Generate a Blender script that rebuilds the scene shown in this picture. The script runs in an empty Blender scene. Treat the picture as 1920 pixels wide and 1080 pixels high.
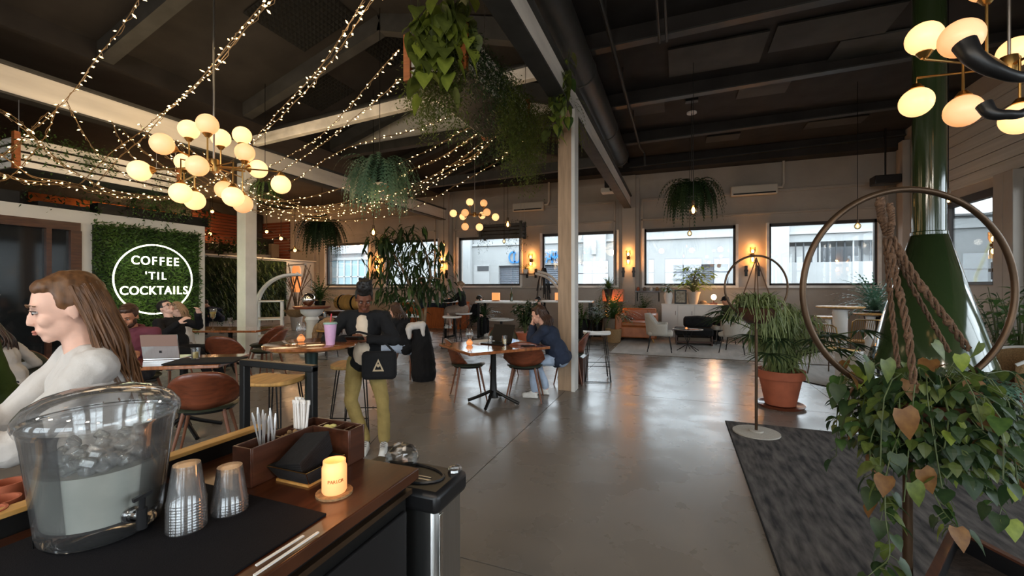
import bpy, math, random
from mathutils import Vector as V, Matrix
sin, cos, pi = math.sin, math.cos, math.pi
R = math.radians
S = bpy.context.scene
COL = S.collection
rnd = random.Random(7)

# ------------------------------------------------------------ camera
TH = math.atan2(310.0, 800.0)
CH = 1.5
cam_d = bpy.data.cameras.new('camera')
cam = bpy.data.objects.new('camera', cam_d)
COL.objects.link(cam)
cam.location = (0, 0, CH)
cam.rotation_euler = (pi / 2, 0, TH)
cam_d.sensor_width = 36.0
cam_d.lens = 15.0
cam_d.shift_y = -3.0 / 1920
cam_d.clip_start = 0.02
cam_d.clip_end = 200
S.camera = cam

# ------------------------------------------------------------ view, world, daylight
S.view_settings.view_transform = 'Standard'
S.view_settings.look = 'None'
S.view_settings.exposure = 0.5
S.view_settings.gamma = 1.0
S.view_settings.use_curve_mapping = False
S.cycles.use_denoising = True
S.cycles.max_bounces = 7
S.cycles.diffuse_bounces = 4
S.cycles.glossy_bounces = 3
S.cycles.transmission_bounces = 5
S.cycles.transparent_max_bounces = 40
S.cycles.caustics_reflective = False
S.cycles.caustics_refractive = False
S.cycles.sample_clamp_indirect = 4.0

world = bpy.data.worlds.new('overcast_sky')
S.world = world
world.use_nodes = True
wn = world.node_tree.nodes
bg = wn['Background']
bg.inputs[0].default_value = (0.86, 0.94, 1.0, 1)
bg.inputs[1].default_value = 6.0
SKY = bg

WALL_Y = 14.4
WALL_X = 5.47
FAR_WIN = [(-14.2, -11.95), (-11.05, -8.6), (-7.72, -5.24), (-4.42, -1.86), (-0.99, 1.63), (2.5, 5.06)]
SIDE_WIN = [(10.54, 13.1), (7.25, 9.85), (3.9, 6.5), (0.9, 3.5), (-2.6, 0.0)]
BACK_WIN = [(-7.6, -5.0), (-4.2, -1.6), (-0.9, 1.7), (2.4, 5.0)]  # unseen windows in the back wall, added to bring in more daylight
WZ0, WZ1 = 1.53, 3.34

def portal(loc, rot, sx, sy):
    d = bpy.data.lights.new('window_daylight', 'AREA')
    d.shape = 'RECTANGLE'; d.size = sx; d.size_y = sy
    d.cycles.is_portal = True
    o = bpy.data.objects.new('window_daylight', d)
    COL.objects.link(o); o.location = loc; o.rotation_euler = rot
for a, b in FAR_WIN:
    portal(((a + b) / 2, WALL_Y + .02, (WZ0 + WZ1) / 2), (-pi / 2, 0, 0), b - a, WZ1 - WZ0)
for a, b in SIDE_WIN:
    portal((WALL_X + .02, (a + b) / 2, (WZ0 + WZ1) / 2 + (0 if a > 10 else -.35)), (0, pi / 2, 0), (WZ1 - WZ0) + (0 if a > 10 else .7), b - a)
for a, b in BACK_WIN:
    portal(((a + b) / 2, -5.02, 2.0), (pi / 2, 0, 0), b - a, 3.2)

def lamp(name, loc, power, color=(1, .62, .3), r=.05, kind='POINT', size=1.0, rot=(0, 0, 0)):
    d = bpy.data.lights.new(name, kind)
    d.energy = power; d.color = color
    if kind == 'POINT': d.shadow_soft_size = r
    if kind == 'AREA': d.size = size
    o = bpy.data.objects.new(name, d); COL.objects.link(o); o.location = loc; o.rotation_euler = rot
    return o
# added fill lamps, unseen behind the camera, to brighten the room
for x_ in (-4.2, -2.6, -1.0, .9, 2.6):
    lamp('unseen_fill_lamp', (x_, -1.8, 3.9), 70, (1, .86, .7), r=.16)

# ------------------------------------------------------------ pixel helpers (measurements of the photograph -> places in the room)
cT, sT = cos(TH), sin(TH)
def ray(px):
    u = (px - 960) / 800.0
    return (-sT + u * cT, cT + u * sT)
def P(px, py, t):
    x, y = ray(px); return V((x * t, y * t, CH - (py - 537) * t / 800.0))
def PZ(px, py, z=0.0):
    return P(px, py, 800.0 * (CH - z) / (py - 537))
def PX(px, py, X):
    return P(px, py, X / ray(px)[0])
def PY(px, py, Y):
    return P(px, py, Y / ray(px)[1])
def yaw_to(a, b):
    return math.atan2(b[1] - a[1], b[0] - a[0]) - pi / 2   # local +Y towards b

# ------------------------------------------------------------ mesh builder
class MB:
    def __init__(s): s.v = []; s.f = []; s.m = []; s.k = 0
    def add(s, vs, fs):
        n = len(s.v); s.v.extend([tuple(v) for v in vs]); s.f.extend([tuple(i + n for i in f) for f in fs]); s.m.extend([s.k] * len(fs)); return s
    def bb(s, x0, x1, y0, y1, z0, z1, M=None):
        vs = [V(p) for p in ((x0,y0,z0),(x1,y0,z0),(x1,y1,z0),(x0,y1,z0),(x0,y0,z1),(x1,y0,z1),(x1,y1,z1),(x0,y1,z1))]
        if M is not None: vs = [M @ v for v in vs]
        return s.add(vs, [(0,3,2,1),(4,5,6,7),(0,1,5,4),(1,2,6,5),(2,3,7,6),(3,0,4,7)])
    def box(s, c, d, M=None):
        return s.bb(c[0]-d[0]/2,c[0]+d[0]/2,c[1]-d[1]/2,c[1]+d[1]/2,c[2]-d[2]/2,c[2]+d[2]/2,M)
    def beam(s, a, b, w, h, up=(0, 0, 1)):
        a, b = V(a), V(b); d = (b - a); L = d.length; d.normalize()
        x = d.cross(V(up))
        if x.length < 1e-4: x = V((1, 0, 0))
        x.normalize(); z = x.cross(d)
        vs = []
        for p in (a, b):
            for i, j in ((-1,-1),(1,-1),(1,1),(-1,1)): vs.append(p + x * (i * w / 2) + z * (j * h / 2))
        return s.add(vs, [(0,1,2,3),(7,6,5,4),(0,4,5,1),(1,5,6,2),(2,6,7,3),(3,7,4,0)])
    def tube(s, pts, r, n=8, closed=False, caps=True):
        pts = [V(p) for p in pts]; N = len(pts)
        rr = r if isinstance(r, (list, tuple)) else [r] * N
        def tan(i):
            if closed: return (pts[(i + 1) % N] - pts[i - 1]).normalized()
            a = pts[max(i - 1, 0)]; b = pts[min(i + 1, N - 1)]; d = b - a
            return d.normalized() if d.length > 1e-9 else V((0, 0, 1))
        t0 = tan(0); ref = V((0, 0, 1)) if abs(t0.z) < .9 else V((1, 0, 0))
        x = t0.cross(ref).normalized(); vs = []
        for i in range(N):
            t = tan(i); x = (x - t * x.dot(t))
            if x.length < 1e-6: x = t.orthogonal()
            x.normalize(); y = t.cross(x)
            for j in range(n):
                a = 2 * pi * j / n; vs.append(pts[i] + (x * cos(a) + y * sin(a)) * rr[i])
        fs = []
        for i in range(N if closed else N - 1):
            k = (i + 1) % N
            for j in range(n):
                l = (j + 1) % n; fs.append((i*n+j, i*n+l, k*n+l, k*n+j))
        if caps and not closed:
            fs.append(tuple(reversed(range(n)))); fs.append(tuple((N-1)*n + j for j in range(n)))
        return s.add(vs, fs)
    def lathe(s, prof, n=24, c=(0,0,0), M=None, cap=True, sx=1, sy=1):
        vs = []
        for r, z in prof:
            for j in range(n):
                a = 2*pi*j/n; v = V((r*cos(a)*sx, r*sin(a)*sy, z))
                if M is not None: v = M @ v
                vs.append(v + V(c))
        fs = []
        for i in range(len(prof)-1):
            for j in range(n):
                l=(j+1)%n; fs.append((i*n+j, i*n+l, (i+1)*n+l, (i+1)*n+j))
        if cap:
            if prof[0][0] > 1e-5: fs.append(tuple(reversed(range(n))))
            if prof[-1][0] > 1e-5: fs.append(tuple((len(prof)-1)*n+j for j in range(n)))
        return s.add(vs, fs)
    def ell(s, c, r, n=12, m=8, M=None):
        if not isinstance(r, (tuple, list, V)): r = (r, r, r)
        c = V(c); vs = [V((0,0,-r[2]))]
        for i in range(1, m):
            p = -pi/2 + pi*i/m
            for j in range(n):
                a = 2*pi*j/n; vs.append(V((r[0]*cos(p)*cos(a), r[1]*cos(p)*sin(a), r[2]*sin(p))))
        vs.append(V((0,0,r[2])))
        if M is not None: vs = [M @ v for v in vs]
        vs = [v + c for v in vs]; fs = []
        for j in range(n): fs.append((0, 1+(j+1)%n, 1+j))
        for i in range(m-2):
            for j in range(n):
                l=(j+1)%n; fs.append((1+i*n+j,1+i*n+l,1+(i+1)*n+l,1+(i+1)*n+j))
        k = 1+(m-2)*n
        for j in range(n): fs.append((k+j, k+(j+1)%n, k+n))
        return s.add(vs, fs)
    def cap(s, a, b, ra, rb, n=10):            # rounded, tapered limb
        a, b = V(a), V(b); d = b - a; L = d.length
        if L < 1e-6: return s.ell(a, ra, n, 6)
        d.normalize(); pts = [a - d*ra*.95, a - d*ra*.6, a, a.lerp(b,.5), b, b + d*rb*.6, b + d*rb*.95]
        return s.tube(pts, [ra*.3, ra*.8, ra, (ra+rb)/2, rb, rb*.8, rb*.3], n)
    def leaf(s, p, d, n, L, w, fold=.15, droop=0.0, seg=3):
        p, d, n = V(p), V(d).normalized(), V(n)
        x = d.cross(n)
        if x.length < 1e-5: x = d.orthogonal()
        x.normalize(); n = x.cross(d).normalized()
        if seg <= 1:
            a = p + d*L*.45
            return s.add([p, a + x*w/2, p + d*L - n*droop*L, a - x*w/2], [(0,1,2,3)])
        vs = [p]; fs = []
        prof = (.85, .95, .55) if seg == 3 else (.7, 1, .8, .4)
        for i, q in enumerate(prof):
            t = (i+1)/(len(prof)+1); c = p + d*L*t - n*droop*L*t*t
            vs += [c + x*w/2*q + n*fold*w*q, c, c - x*w/2*q + n*fold*w*q]
        vs.append(p + d*L - n*droop*L)
        k = len(prof)
        fs += [(0,1,2),(0,2,3)]
        for i in range(k-1):
            b = 1+3*i; fs += [(b,b+3,b+4,b+1),(b+1,b+4,b+5,b+2)]
        b = 1+3*(k-1); e = len(vs)-1; fs += [(b,e,b+1),(b+1,e,b+2)]
        return s.add(vs, fs)
    def mesh(s, name, mats, smooth=True, ang=40):
        me = bpy.data.meshes.new(name); me.from_pydata(s.v, [], s.f)
        for m in (mats if isinstance(mats, (list, tuple)) else [mats]): me.materials.append(m)
        if any(s.m): me.polygons.foreach_set('material_index', s.m)
        if smooth:
            me.polygons.foreach_set('use_smooth', [True]*len(me.polygons))
            try: me.set_sharp_from_angle(angle=R(ang))
            except Exception: pass
        me.update(); return me

def link(name, data, parent=None, loc=None, rz=None, M=None):
    o = bpy.data.objects.new(name, data); COL.objects.link(o)
    if parent is not None: o.parent = parent
    if loc is not None: o.location = loc
    if rz is not None: o.rotation_euler = (0, 0, rz)
    if M is not None: o.matrix_local = M
    return o
def B(mb, name, mat, parent=None, smooth=True, bevel=0, stuff=False, label=None, solid=0, sub=0, loc=None, rz=None, ang=40):
    o = link(name, mb.mesh(name, mat, smooth, ang), parent, loc, rz)
    if solid: m = o.modifiers.new('s', 'SOLIDIFY'); m.thickness = solid; m.offset = 0
    if bevel: m = o.modifiers.new('b', 'BEVEL'); m.width = bevel; m.segments = 2; m.limit_method = 'ANGLE'; m.angle_limit = R(50)
    if sub: m = o.modifiers.new('u', 'SUBSURF'); m.levels = sub; m.render_levels = sub
    if stuff: o['kind'] = 'stuff'
    if label: o['label'] = label
    return o
def tag(o, label, cat, group=None, kind=None):
    o['label'] = label; o['category'] = cat
    if group: o['group'] = group
    if kind: o['kind'] = kind
    return o
def T(name, label, cat, loc=(0, 0, 0), rz=0, group=None, kind=None):
    o = link(name, None, None, loc, rz); o.empty_display_size = .1
    return tag(o, label, cat, group, kind)
def O(mb, name, mat, label, cat, group=None, loc=None, rz=None, **k):
    return tag(B(mb, name, mat, None, loc=loc, rz=rz, **k), label, cat, group)
def ST(mb, name, mat, parent=None, **k):
    o = B(mb, name, mat, parent, **k)
    if parent is None: o['kind'] = 'structure'
    return o
KIDS = {}
def dup(root, loc, rz, label, group=None, scale=None):
    ch = {}
    for o in COL.objects:
        if o.parent: ch.setdefault(o.parent.name, []).append(o)
    def cp(o, par):
        c = o.copy(); COL.objects.link(c); c.parent = par
        for k in ch.get(o.name, ()): cp(k, c)
        return c
    r = cp(root, None); r.location = loc; r.rotation_euler = (0, 0, rz)
    if scale: r.scale = (scale,)*3
    r['label'] = label
    if group: r['group'] = group
    return r
def arc(c, r, a0, a1, n, ax=(1,0,0), ay=(0,0,1)):
    c, ax, ay = V(c), V(ax), V(ay)
    return [c + ax*r*cos(a0+(a1-a0)*i/n) + ay*r*sin(a0+(a1-a0)*i/n) for i in range(n+1)]
def spline(pts, k=6):
    pts = [V(p) for p in pts]; q = [pts[0]*2-pts[1]] + pts + [pts[-1]*2-pts[-2]]; out = []
    for i in range(1, len(q)-2):
        a,b,c,d = q[i-1],q[i],q[i+1],q[i+2]
        for j in range(k):
            t = j/k; out.append(.5*((2*b)+(c-a)*t+(2*a-5*b+4*c-d)*t*t+(3*b-a-3*c+d)*t**3))
    out.append(pts[-1]); return out

# ------------------------------------------------------------ materials
def mat(name, col, rough=.5, metal=0., var=.12, scale=18., bump=0., bscale=None, spec=.5, stretch=None, emit=None, es=0., col2=None, sheen=0, trans=0, coat=0, alpha=1.0, ior=1.45, samp=True, tl=0):
    m = bpy.data.materials.new(name); m.use_nodes = True
    nt = m.node_tree; N, L = nt.nodes, nt.links; b = N['Principled BSDF']
    b.inputs['Roughness'].default_value = rough; b.inputs['Metallic'].default_value = metal
    b.inputs['Specular IOR Level'].default_value = spec; b.inputs['IOR'].default_value = ior
    if trans: b.inputs['Transmission Weight'].default_value = trans
    if coat: b.inputs['Coat Weight'].default_value = coat; b.inputs['Coat Roughness'].default_value = .08
    if sheen: b.inputs['Sheen Weight'].default_value = sheen
    if alpha < 1: b.inputs['Alpha'].default_value = alpha
    if emit: b.inputs['Emission Color'].default_value = (*emit, 1); b.inputs['Emission Strength'].default_value = es
    if not samp: m.cycles.emission_sampling = 'NONE'
    if var > 0 or bump > 0 or col2:
        tc = N.new('ShaderNodeTexCoord'); mp = N.new('ShaderNodeMapping'); L.new(tc.outputs['Object'], mp.inputs[0])
        if stretch: mp.inputs['Scale'].default_value = stretch
        nz = N.new('ShaderNodeTexNoise'); nz.inputs['Scale'].default_value = scale; nz.inputs['Detail'].default_value = 5
        L.new(mp.outputs[0], nz.inputs['Vector'])
        cr = N.new('ShaderNodeValToRGB'); cr.color_ramp.elements[0].position = .32; cr.color_ramp.elements[1].position = .68
        c2 = col2 or tuple(min(1, x*(1+var)) for x in col); c1 = tuple(x*(1-var) for x in col) if not col2 else col
        cr.color_ramp.elements[0].color = (*c1, 1); cr.color_ramp.elements[1].color = (*c2, 1)
        L.new(nz.outputs['Fac'], cr.inputs[0]); L.new(cr.outputs[0], b.inputs['Base Color'])
        if bump > 0:
            bp = N.new('ShaderNodeBump'); bp.inputs['Strength'].default_value = bump; bp.inputs['Distance'].default_value = .01
            if bscale:
                n2 = N.new('ShaderNodeTexNoise'); n2.inputs['Scale'].default_value = bscale; n2.inputs['Detail'].default_value = 4
                L.new(mp.outputs[0], n2.inputs['Vector']); L.new(n2.outputs['Fac'], bp.inputs['Height'])
            else: L.new(nz.outputs['Fac'], bp.inputs['Height'])
            L.new(bp.outputs[0], b.inputs['Normal'])
    else: b.inputs['Base Color'].default_value = (*col, 1)
    if tl:
        tr = N.new('ShaderNodeBsdfTranslucent'); tr.inputs[0].default_value = (*[min(1, x*1.6) for x in col], 1)
        mx = N.new('ShaderNodeMixShader'); mx.inputs[0].default_value = tl
        L.new(b.outputs[0], mx.inputs[1]); L.new(tr.outputs[0], mx.inputs[2]); L.new(mx.outputs[0], N['Material Output'].inputs[0])
    return m
def srgb(r, g, b):
    f = lambda x: ((x/255+.055)/1.055)**2.4 if x > 10 else x/255/12.92
    return (f(r), f(g), f(b))
def thin_glass(name, tint=(.97, .99, 1), refl=.06, rough=0.0, haze=0):
    m = bpy.data.materials.new(name); m.use_nodes = True; N, L = m.node_tree.nodes, m.node_tree.links
    N.remove(N['Principled BSDF'])
    t = N.new('ShaderNodeBsdfTransparent'); t.inputs[0].default_value = (*tint, 1)
    g = N.new('ShaderNodeBsdfGlossy'); g.inputs['Roughness'].default_value = rough
    fr = N.new('ShaderNodeFresnel'); fr.inputs[0].default_value = 1.45
    ma = N.new('ShaderNodeMath'); ma.operation = 'MULTIPLY_ADD'; ma.inputs[1].default_value = .8; ma.inputs[2].default_value = refl
    mx = N.new('ShaderNodeMixShader'); L.new(fr.outputs[0], ma.inputs[0]); L.new(ma.outputs[0], mx.inputs[0])
    L.new(t.outputs[0], mx.inputs[1]); L.new(g.outputs[0], mx.inputs[2]); out = mx
    if haze:
        d = N.new('ShaderNodeBsdfDiffuse'); d.inputs[0].default_value = (.8, .8, .8, 1); m2 = N.new('ShaderNodeMixShader'); m2.inputs[0].default_value = haze
        L.new(mx.outputs[0], m2.inputs[1]); L.new(d.outputs[0], m2.inputs[2]); out = m2
    L.new(out.outputs[0], N['Material Output'].inputs[0])
    return m
def leafmat(name, c1, c2, rough=.45):
    m = mat(name, c1, rough, col2=c2, scale=3.0, tl=.35); return m

def floor_mat():
    m = mat('polished_concrete', (.20, .178, .156), .3, col2=(.228, .205, .18), scale=.7, bump=.015, bscale=5)
    N, L = m.node_tree.nodes, m.node_tree.links; b = N['Principled BSDF']
    tc = N.new('ShaderNodeTexCoord'); nz = N.new('ShaderNodeTexNoise'); nz.inputs['Scale'].default_value = 2.3; nz.inputs['Detail'].default_value = 8
    L.new(tc.outputs['Object'], nz.inputs['Vector'])
    mr = N.new('ShaderNodeMapRange'); mr.inputs[1].default_value = .3; mr.inputs[2].default_value = .75; mr.inputs[3].default_value = .22; mr.inputs[4].default_value = .36
    L.new(nz.outputs['Fac'], mr.inputs[0]); L.new(mr.outputs[0], b.inputs['Roughness'])
    return m
def rug_mat(name, a, b_, scale=2.5):
    m = mat(name, a, .95, col2=b_, scale=scale, bump=.6, bscale=260, stretch=(3, .6, 1)); return m
M = dict(
    floor=floor_mat(), joint=mat('joint_black', (.03, .03, .03), .8, var=0),
    wall=mat('painted_block', (.40, .355, .31), .8, var=.08, scale=1.5, bump=.35, bscale=14),
    wallw=mat('white_painted_wall', (.66, .66, .64), .7, var=.05, scale=2),
    wallo=mat('white_plank_wall', (.5, .49, .46), .75, var=.1, scale=3, stretch=(1, .2, 6)),
    ceil=mat('black_ceiling', (.026, .023, .022), .8, var=.3, scale=2),
    ceilp=mat('grey_ceiling_panel', (.065, .065, .062), .75, var=.3, scale=1.2),
    foam=mat('foam_black', (.012, .012, .012), .9, var=0),
    duct=mat('grey_duct', (.05, .05, .048), .45, metal=.3, var=.15, scale=5),
    beamw=mat('whitewashed_beam', (.78, .75, .70), .65, var=.18, scale=3.5, stretch=(1, .15, 1), bump=.1),
    beamg=mat('grey_beam', (.055, .055, .053), .7, var=.2, scale=4),
    postt=mat('raw_wood_post', (.40, .27, .17), .7, var=.15, scale=5, stretch=(6, 6, .6), bump=.2),
    postw=mat('white_post_paint', (.68, .66, .62), .6, var=.06, scale=4),
    black=mat('black_metal', (.010, .010, .010), .4, metal=.4, var=0), frame=mat('window_frame_dark', (.03, .026, .024), .5, var=0),
    blackp=mat('black_plastic', (.009, .009, .010), .38, var=0), blackm=mat('black_rubber_mat', (.006, .006, .008), .9, spec=.2, var=.2, scale=400, bump=.2),
    fabb=mat('black_fabric', (.006, .006, .007), .95, var=.3, scale=60, bump=.2),
    walnut=mat('walnut', srgb(112, 58, 36), .35, var=.3, scale=4, stretch=(1, 8, 8), bump=.05, coat=.3),
    walnutd=mat('dark_walnut', srgb(70, 42, 30), .35, var=.35, scale=5, stretch=(9, 1, 9), bump=.05, coat=.3),
    ctop=mat('stained_wood_top', srgb(66, 36, 20), .28, var=.35, scale=5, stretch=(14, 1, 1), coat=.4),
    table=mat('table_wood', srgb(150, 88, 48), .14, var=.35, scale=3, stretch=(10, 1, 1), coat=1, spec=.8),
    pine=mat('pine', srgb(196, 150, 84), .5, var=.25, scale=3, stretch=(10, 1, 1)),
    legw=mat('leg_wood', srgb(120, 76, 54), .45, var=.2, scale=8),
    green_l=mat('green_leather', srgb(52, 56, 44), .35, var=.15, scale=12), tan_l=mat('tan_leather', srgb(158, 92, 52), .4, var=.2, scale=5),
    grey_f=mat('grey_fabric', srgb(176, 170, 160), .95, var=.1, scale=90, bump=.2), grey_d=mat('brown_grey_fabric', srgb(110, 98, 86), .95, var=.1, scale=90, bump=.2),
    brass=mat('brass', srgb(176, 140, 84), .3, metal=1, var=0), brassd=mat('aged_brass', srgb(80, 62, 46), .38, metal=.7, var=.2, scale=10),
    cutl=mat('cutlery_steel', (.8, .8, .8), .3, metal=.75, var=0), steel=mat('stainless_steel', (.55, .55, .54), .28, metal=1, var=.05, scale=3, stretch=(30, 30, 1)), chrome=mat('chrome', (.8, .8, .8), .08, metal=1, var=0),
    terra=mat('terracotta', srgb(168, 92, 64), .8, var=.15, scale=7, bump=.1), soil=mat('soil', (.03, .02, .015), .95, var=.4, scale=40, bump=.5),
    white=mat('white_paint', (.72, .71, .68), .5, var=.04, scale=3), whitec=mat('white_ceramic', (.7, .7, .68), .2, var=0), paper=mat('paper_white', (.75, .74, .72), .8, var=.05),
    cream=mat('ac_plastic', (.62, .56, .48), .5, var=0), basket=mat('woven_basket', srgb(140, 112, 78), .85, var=.35, scale=90, bump=.5),
    green_e=mat('green_enamel', (.026, .044, .015), .15, var=0, coat=.8), rope=mat('cotton_rope', srgb(92, 68, 50), .9, var=.3, scale=120, bump=.6),
    glass=thin_glass('window_glass'), cup=thin_glass('clear_plastic', (.99, .99, .99), .03, .08, .035), gobj=thin_glass('clear_glass', (.985, .99, .99), .06, .03, .03),
    gdark=mat('dark_window_glass', (.012, .014, .016), .06, var=0, spec=.8),
    rugg=rug_mat('light_grey_rug', (.44, .43, .40), (.58, .56, .53)), rugd=rug_mat('charcoal_rug', (.020, .018, .020), (.135, .12, .11), 7.0),
    globe=mat('glowing_opal_glass', (.9, .8, .6), .3, var=0, emit=(1, .52, .20), es=1.1), globed=mat('dim_opal_glass', (.9, .8, .6), .3, var=0, emit=(1, .40, .12), es=.66), fairy=mat('fairy_bulb', (1, .8, .5), .3, var=0, emit=(1, .66, .28), es=6, samp=False),
    bulb=mat('amber_bulb', (1, .6, .3), .3, var=0, emit=(1, .55, .2), es=7, samp=False), bulbh=mat('amber_filament', (1, .6, .3), .3, var=0, emit=(1, .62, .25), es=22, samp=False),
    amberg=thin_glass('amber_glass', (1, .8, .55), .05), neon=mat('neon_tube', (1, 1, .9), .3, var=0, emit=(1, 1, .80), es=2.2),
    candle=mat('lit_candle_glass', (.9, .5, .25), .4, var=0, emit=(1, .30, .07), es=.62), copper=mat('copper_wire', srgb(120, 96, 66), .5, metal=.5, var=0),
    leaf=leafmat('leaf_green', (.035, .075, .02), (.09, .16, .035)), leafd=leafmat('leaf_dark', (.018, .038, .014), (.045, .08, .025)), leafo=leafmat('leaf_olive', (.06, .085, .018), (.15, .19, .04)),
    leafy=leafmat('leaf_yellow_green', (.16, .22, .03), (.30, .36, .06)), leaft=leafmat('leaf_teal', (.05, .11, .075), (.12, .22, .14)), leafb=leafmat('leaf_brown', (.14, .06, .02), (.26, .13, .04)),
    leafp=leafmat('leaf_pale', (.16, .21, .07), (.32, .36, .16)), moss=mat('moss_backing', (.01, .022, .006), .95, var=.4, scale=20, bump=.6), trunk=mat('trunk_bark', srgb(120, 100, 78), .85, var=.3, scale=14, bump=.4), stem=mat('green_stem', (.06, .08, .025), .6, var=.2),
)
# ============================================================ THE SETTING
XL, YB = -19.0, -5.0
# floor: concrete poured in bays with saw-cut joints
fl = MB(); fl.bb(XL, 5.6, YB - .1, 14.5, -.12, -.012)
floor = ST(fl, 'floor', M['joint'], smooth=False)
gx = [XL, -15.0, -11.6, -8.3, -4.9, -1.5, 1.9, 5.5]; gy = [YB, -1.6, 2.1, 6.09, 9.9, 14.42]
for i in range(len(gx)-1):
    for j in range(len(gy)-1):
        b = MB(); b.bb(gx[i]+.004, gx[i+1]-.004, gy[j]+.004, gy[j+1]-.004, -.012, 0)
        B(b, 'concrete_slab', M['floor'], floor, smooth=False)

def wall_x(name, y0, y1, x0, x1, z1, wins, m, parent=None):      # wall running along X, with openings
    b = MB(); xs = x0
    for a, c, z0, zt in wins:
        b.bb(xs, a, y0, y1, 0, z1); b.bb(a, c, y0, y1, 0, z0); b.bb(a, c, y0, y1, zt, z1); xs = c
    b.bb(xs, x1, y0, y1, 0, z1)
    return ST(b, name, m, smooth=False)
def wall_y(name, x0, x1, y0, y1, z1, wins, m):
    b = MB(); ys = y0
    for a, c, z0, zt in sorted(wins):
        b.bb(x0, x1, ys, a, 0, z1); b.bb(x0, x1, a, c, 0, z0); b.bb(x0, x1, a, c, zt, z1); ys = c
    b.bb(x0, x1, ys, y1, 0, z1)
    return ST(b, name, m, smooth=False)

wf = wall_x('wall_far', WALL_Y, WALL_Y+.28, XL, 5.75, 6.6, [(a, c, WZ0, WZ1) for a, c in FAR_WIN], M['wall'])
wr = wall_y('wall_right', WALL_X, WALL_X+.28, YB, WALL_Y, 6.6, [(a, c, WZ0 if a > 10 else .9, WZ1) for a, c in SIDE_WIN], M['wall'])
wb = wall_x('wall_back', YB-.28, YB, XL, 5.75, 6.6, [(a, c, .35, 3.6) for a, c in BACK_WIN], M['wallw'])
b = MB(); b.bb(XL-.2, XL, YB-.2, 14.7, 0, 6.6); ST(b, 'wall_left', M['wall'], smooth=False)
# raised mouldings of the far wall: pilasters, panel frames, ledges
b = MB()
for x in (-15.0, -8.33, -1.47):
    b.bb(x-.21, x+.21, WALL_Y-.16, WALL_Y, 0, 5.1)
    b.bb(x-.32, x+.32, WALL_Y-.06, WALL_Y, 0, 5.0)
B(b, 'pilaster', M['wall'], wf, smooth=False, bevel=.012)
for x0, x1 in ((-14.7, -8.75), (-7.95, -1.9), (-1.1, 5.3)):
    b = MB()
    b.bb(x0, x1, WALL_Y-.05, WALL_Y, 4.25, 4.33); b.bb(x0, x1, WALL_Y-.05, WALL_Y, 3.62, 3.68)
    b.bb(x0, x0+.07, WALL_Y-.05, WALL_Y, 0, 4.3); b.bb(x1-.07, x1, WALL_Y-.05, WALL_Y, 0, 4.3)
    b.bb(x0, x1, WALL_Y-.09, WALL_Y, WZ0-.1, WZ0-.03)
    B(b, 'wall_moulding', M['wall'], wf, smooth=False, bevel=.01)
def window_y(n, a, c, z0, z1, y, mullions=(), d=.05):
    w = MB(); f = .06
    w.bb(a, c, y-.02, y+.08, z1-f-.03, z1); w.bb(a, c, y-.02, y+.08, z0, z0+f); w.bb(a, a+f, y-.02, y+.08, z0, z1); w.bb(c-f, c, y-.02, y+.08, z0, z1)
    for x in mullions: w.bb(x-.03, x+.03, y-.02, y+.08, z0, z1)
    o = ST(w, 'window_%d' % n, M['frame'], smooth=False)
    g = MB(); g.bb(a+f, c-f, y+.02, y+.028, z0+f, z1-f-.03); B(g, 'pane', M['glass'], o, smooth=False)
    r = MB()   # light painted reveal and sill
    r.bb(a-.07, a, y-.10, y+.0, z0-.02, z1+.02); r.bb(c, c+.07, y-.10, y+.0, z0-.02, z1+.02); r.bb(a-.07, c+.07, y-.14, y+.0, z0-.07, z0-.005)
    B(r, 'sill_trim', M['beamw'], o, smooth=False)
    return o
for i, (a, c) in enumerate(FAR_WIN): window_y(i+1, a, c, WZ0, WZ1, WALL_Y)
for i, (a, c) in enumerate(SIDE_WIN):
    z0 = WZ0 if a > 10 else .9; w = MB(); f = .06; x = WALL_X
    for q in ((a, a+f), (c-f, c), ((a+c)/2+.15, (a+c)/2+.23)): w.bb(x-.02, x+.08, q[0], q[1], z0, WZ1)
    w.bb(x-.02, x+.08, a, c, WZ1-.16, WZ1); w.bb(x-.02, x+.08, a, c, z0, z0+f)
    o = ST(w, 'window_%d' % (i+7), M['frame'], smooth=False)
    g = MB(); g.bb(x+.02, x+.028, a+f, c-f, z0+f, WZ1-.16); B(g, 'pane', M['glass'], o, smooth=False)
for i, (a, c) in enumerate(BACK_WIN):
    w = MB(); f = .07
    for q in ((a, a+f), (c-f, c), ((a+c)/2-.03, (a+c)/2+.03)): w.bb(q[0], q[1], YB-.1, YB+.02, .35, 3.6)
    w.bb(a, c, YB-.1, YB+.02, 3.5, 3.6); w.bb(a, c, YB-.1, YB+.02, .35, .45); w.bb(a, c, YB-.1, YB+.02, 2.5, 2.57)
    o = ST(w, 'window_%d' % (i+12), M['frame'], smooth=False)
    g = MB(); g.bb(a+f, c-f, YB-.05, YB-.042, .45, 3.5); B(g, 'pane', M['glass'], o, smooth=False)
# white planks high on the right wall
for k in range(7):
    z = 3.52 + k*.235
    b = MB(); b.bb(WALL_X-.035, WALL_X, 4.0, WALL_Y-1.35, z, z+.222); B(b, 'plank', M['wallo'], wr, smooth=False, bevel=.006)
for y in (13.75, 10.2, 9.95, 6.9):
    b = MB(); b.bb(WALL_X-.16, WALL_X, y-.12, y+.12, 0, 3.5 if y < 12 else 5.2); B(b, 'pilaster', M['wall'], wr, smooth=False, bevel=.01)
for y in (13.3, 12.9, 12.5):
    b = MB(); b.tube([(WALL_X-.05, y, 3.5), (WALL_X-.05, y, 5.0)], .025, 6); B(b, 'conduit', M['wall'], wr)

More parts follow.
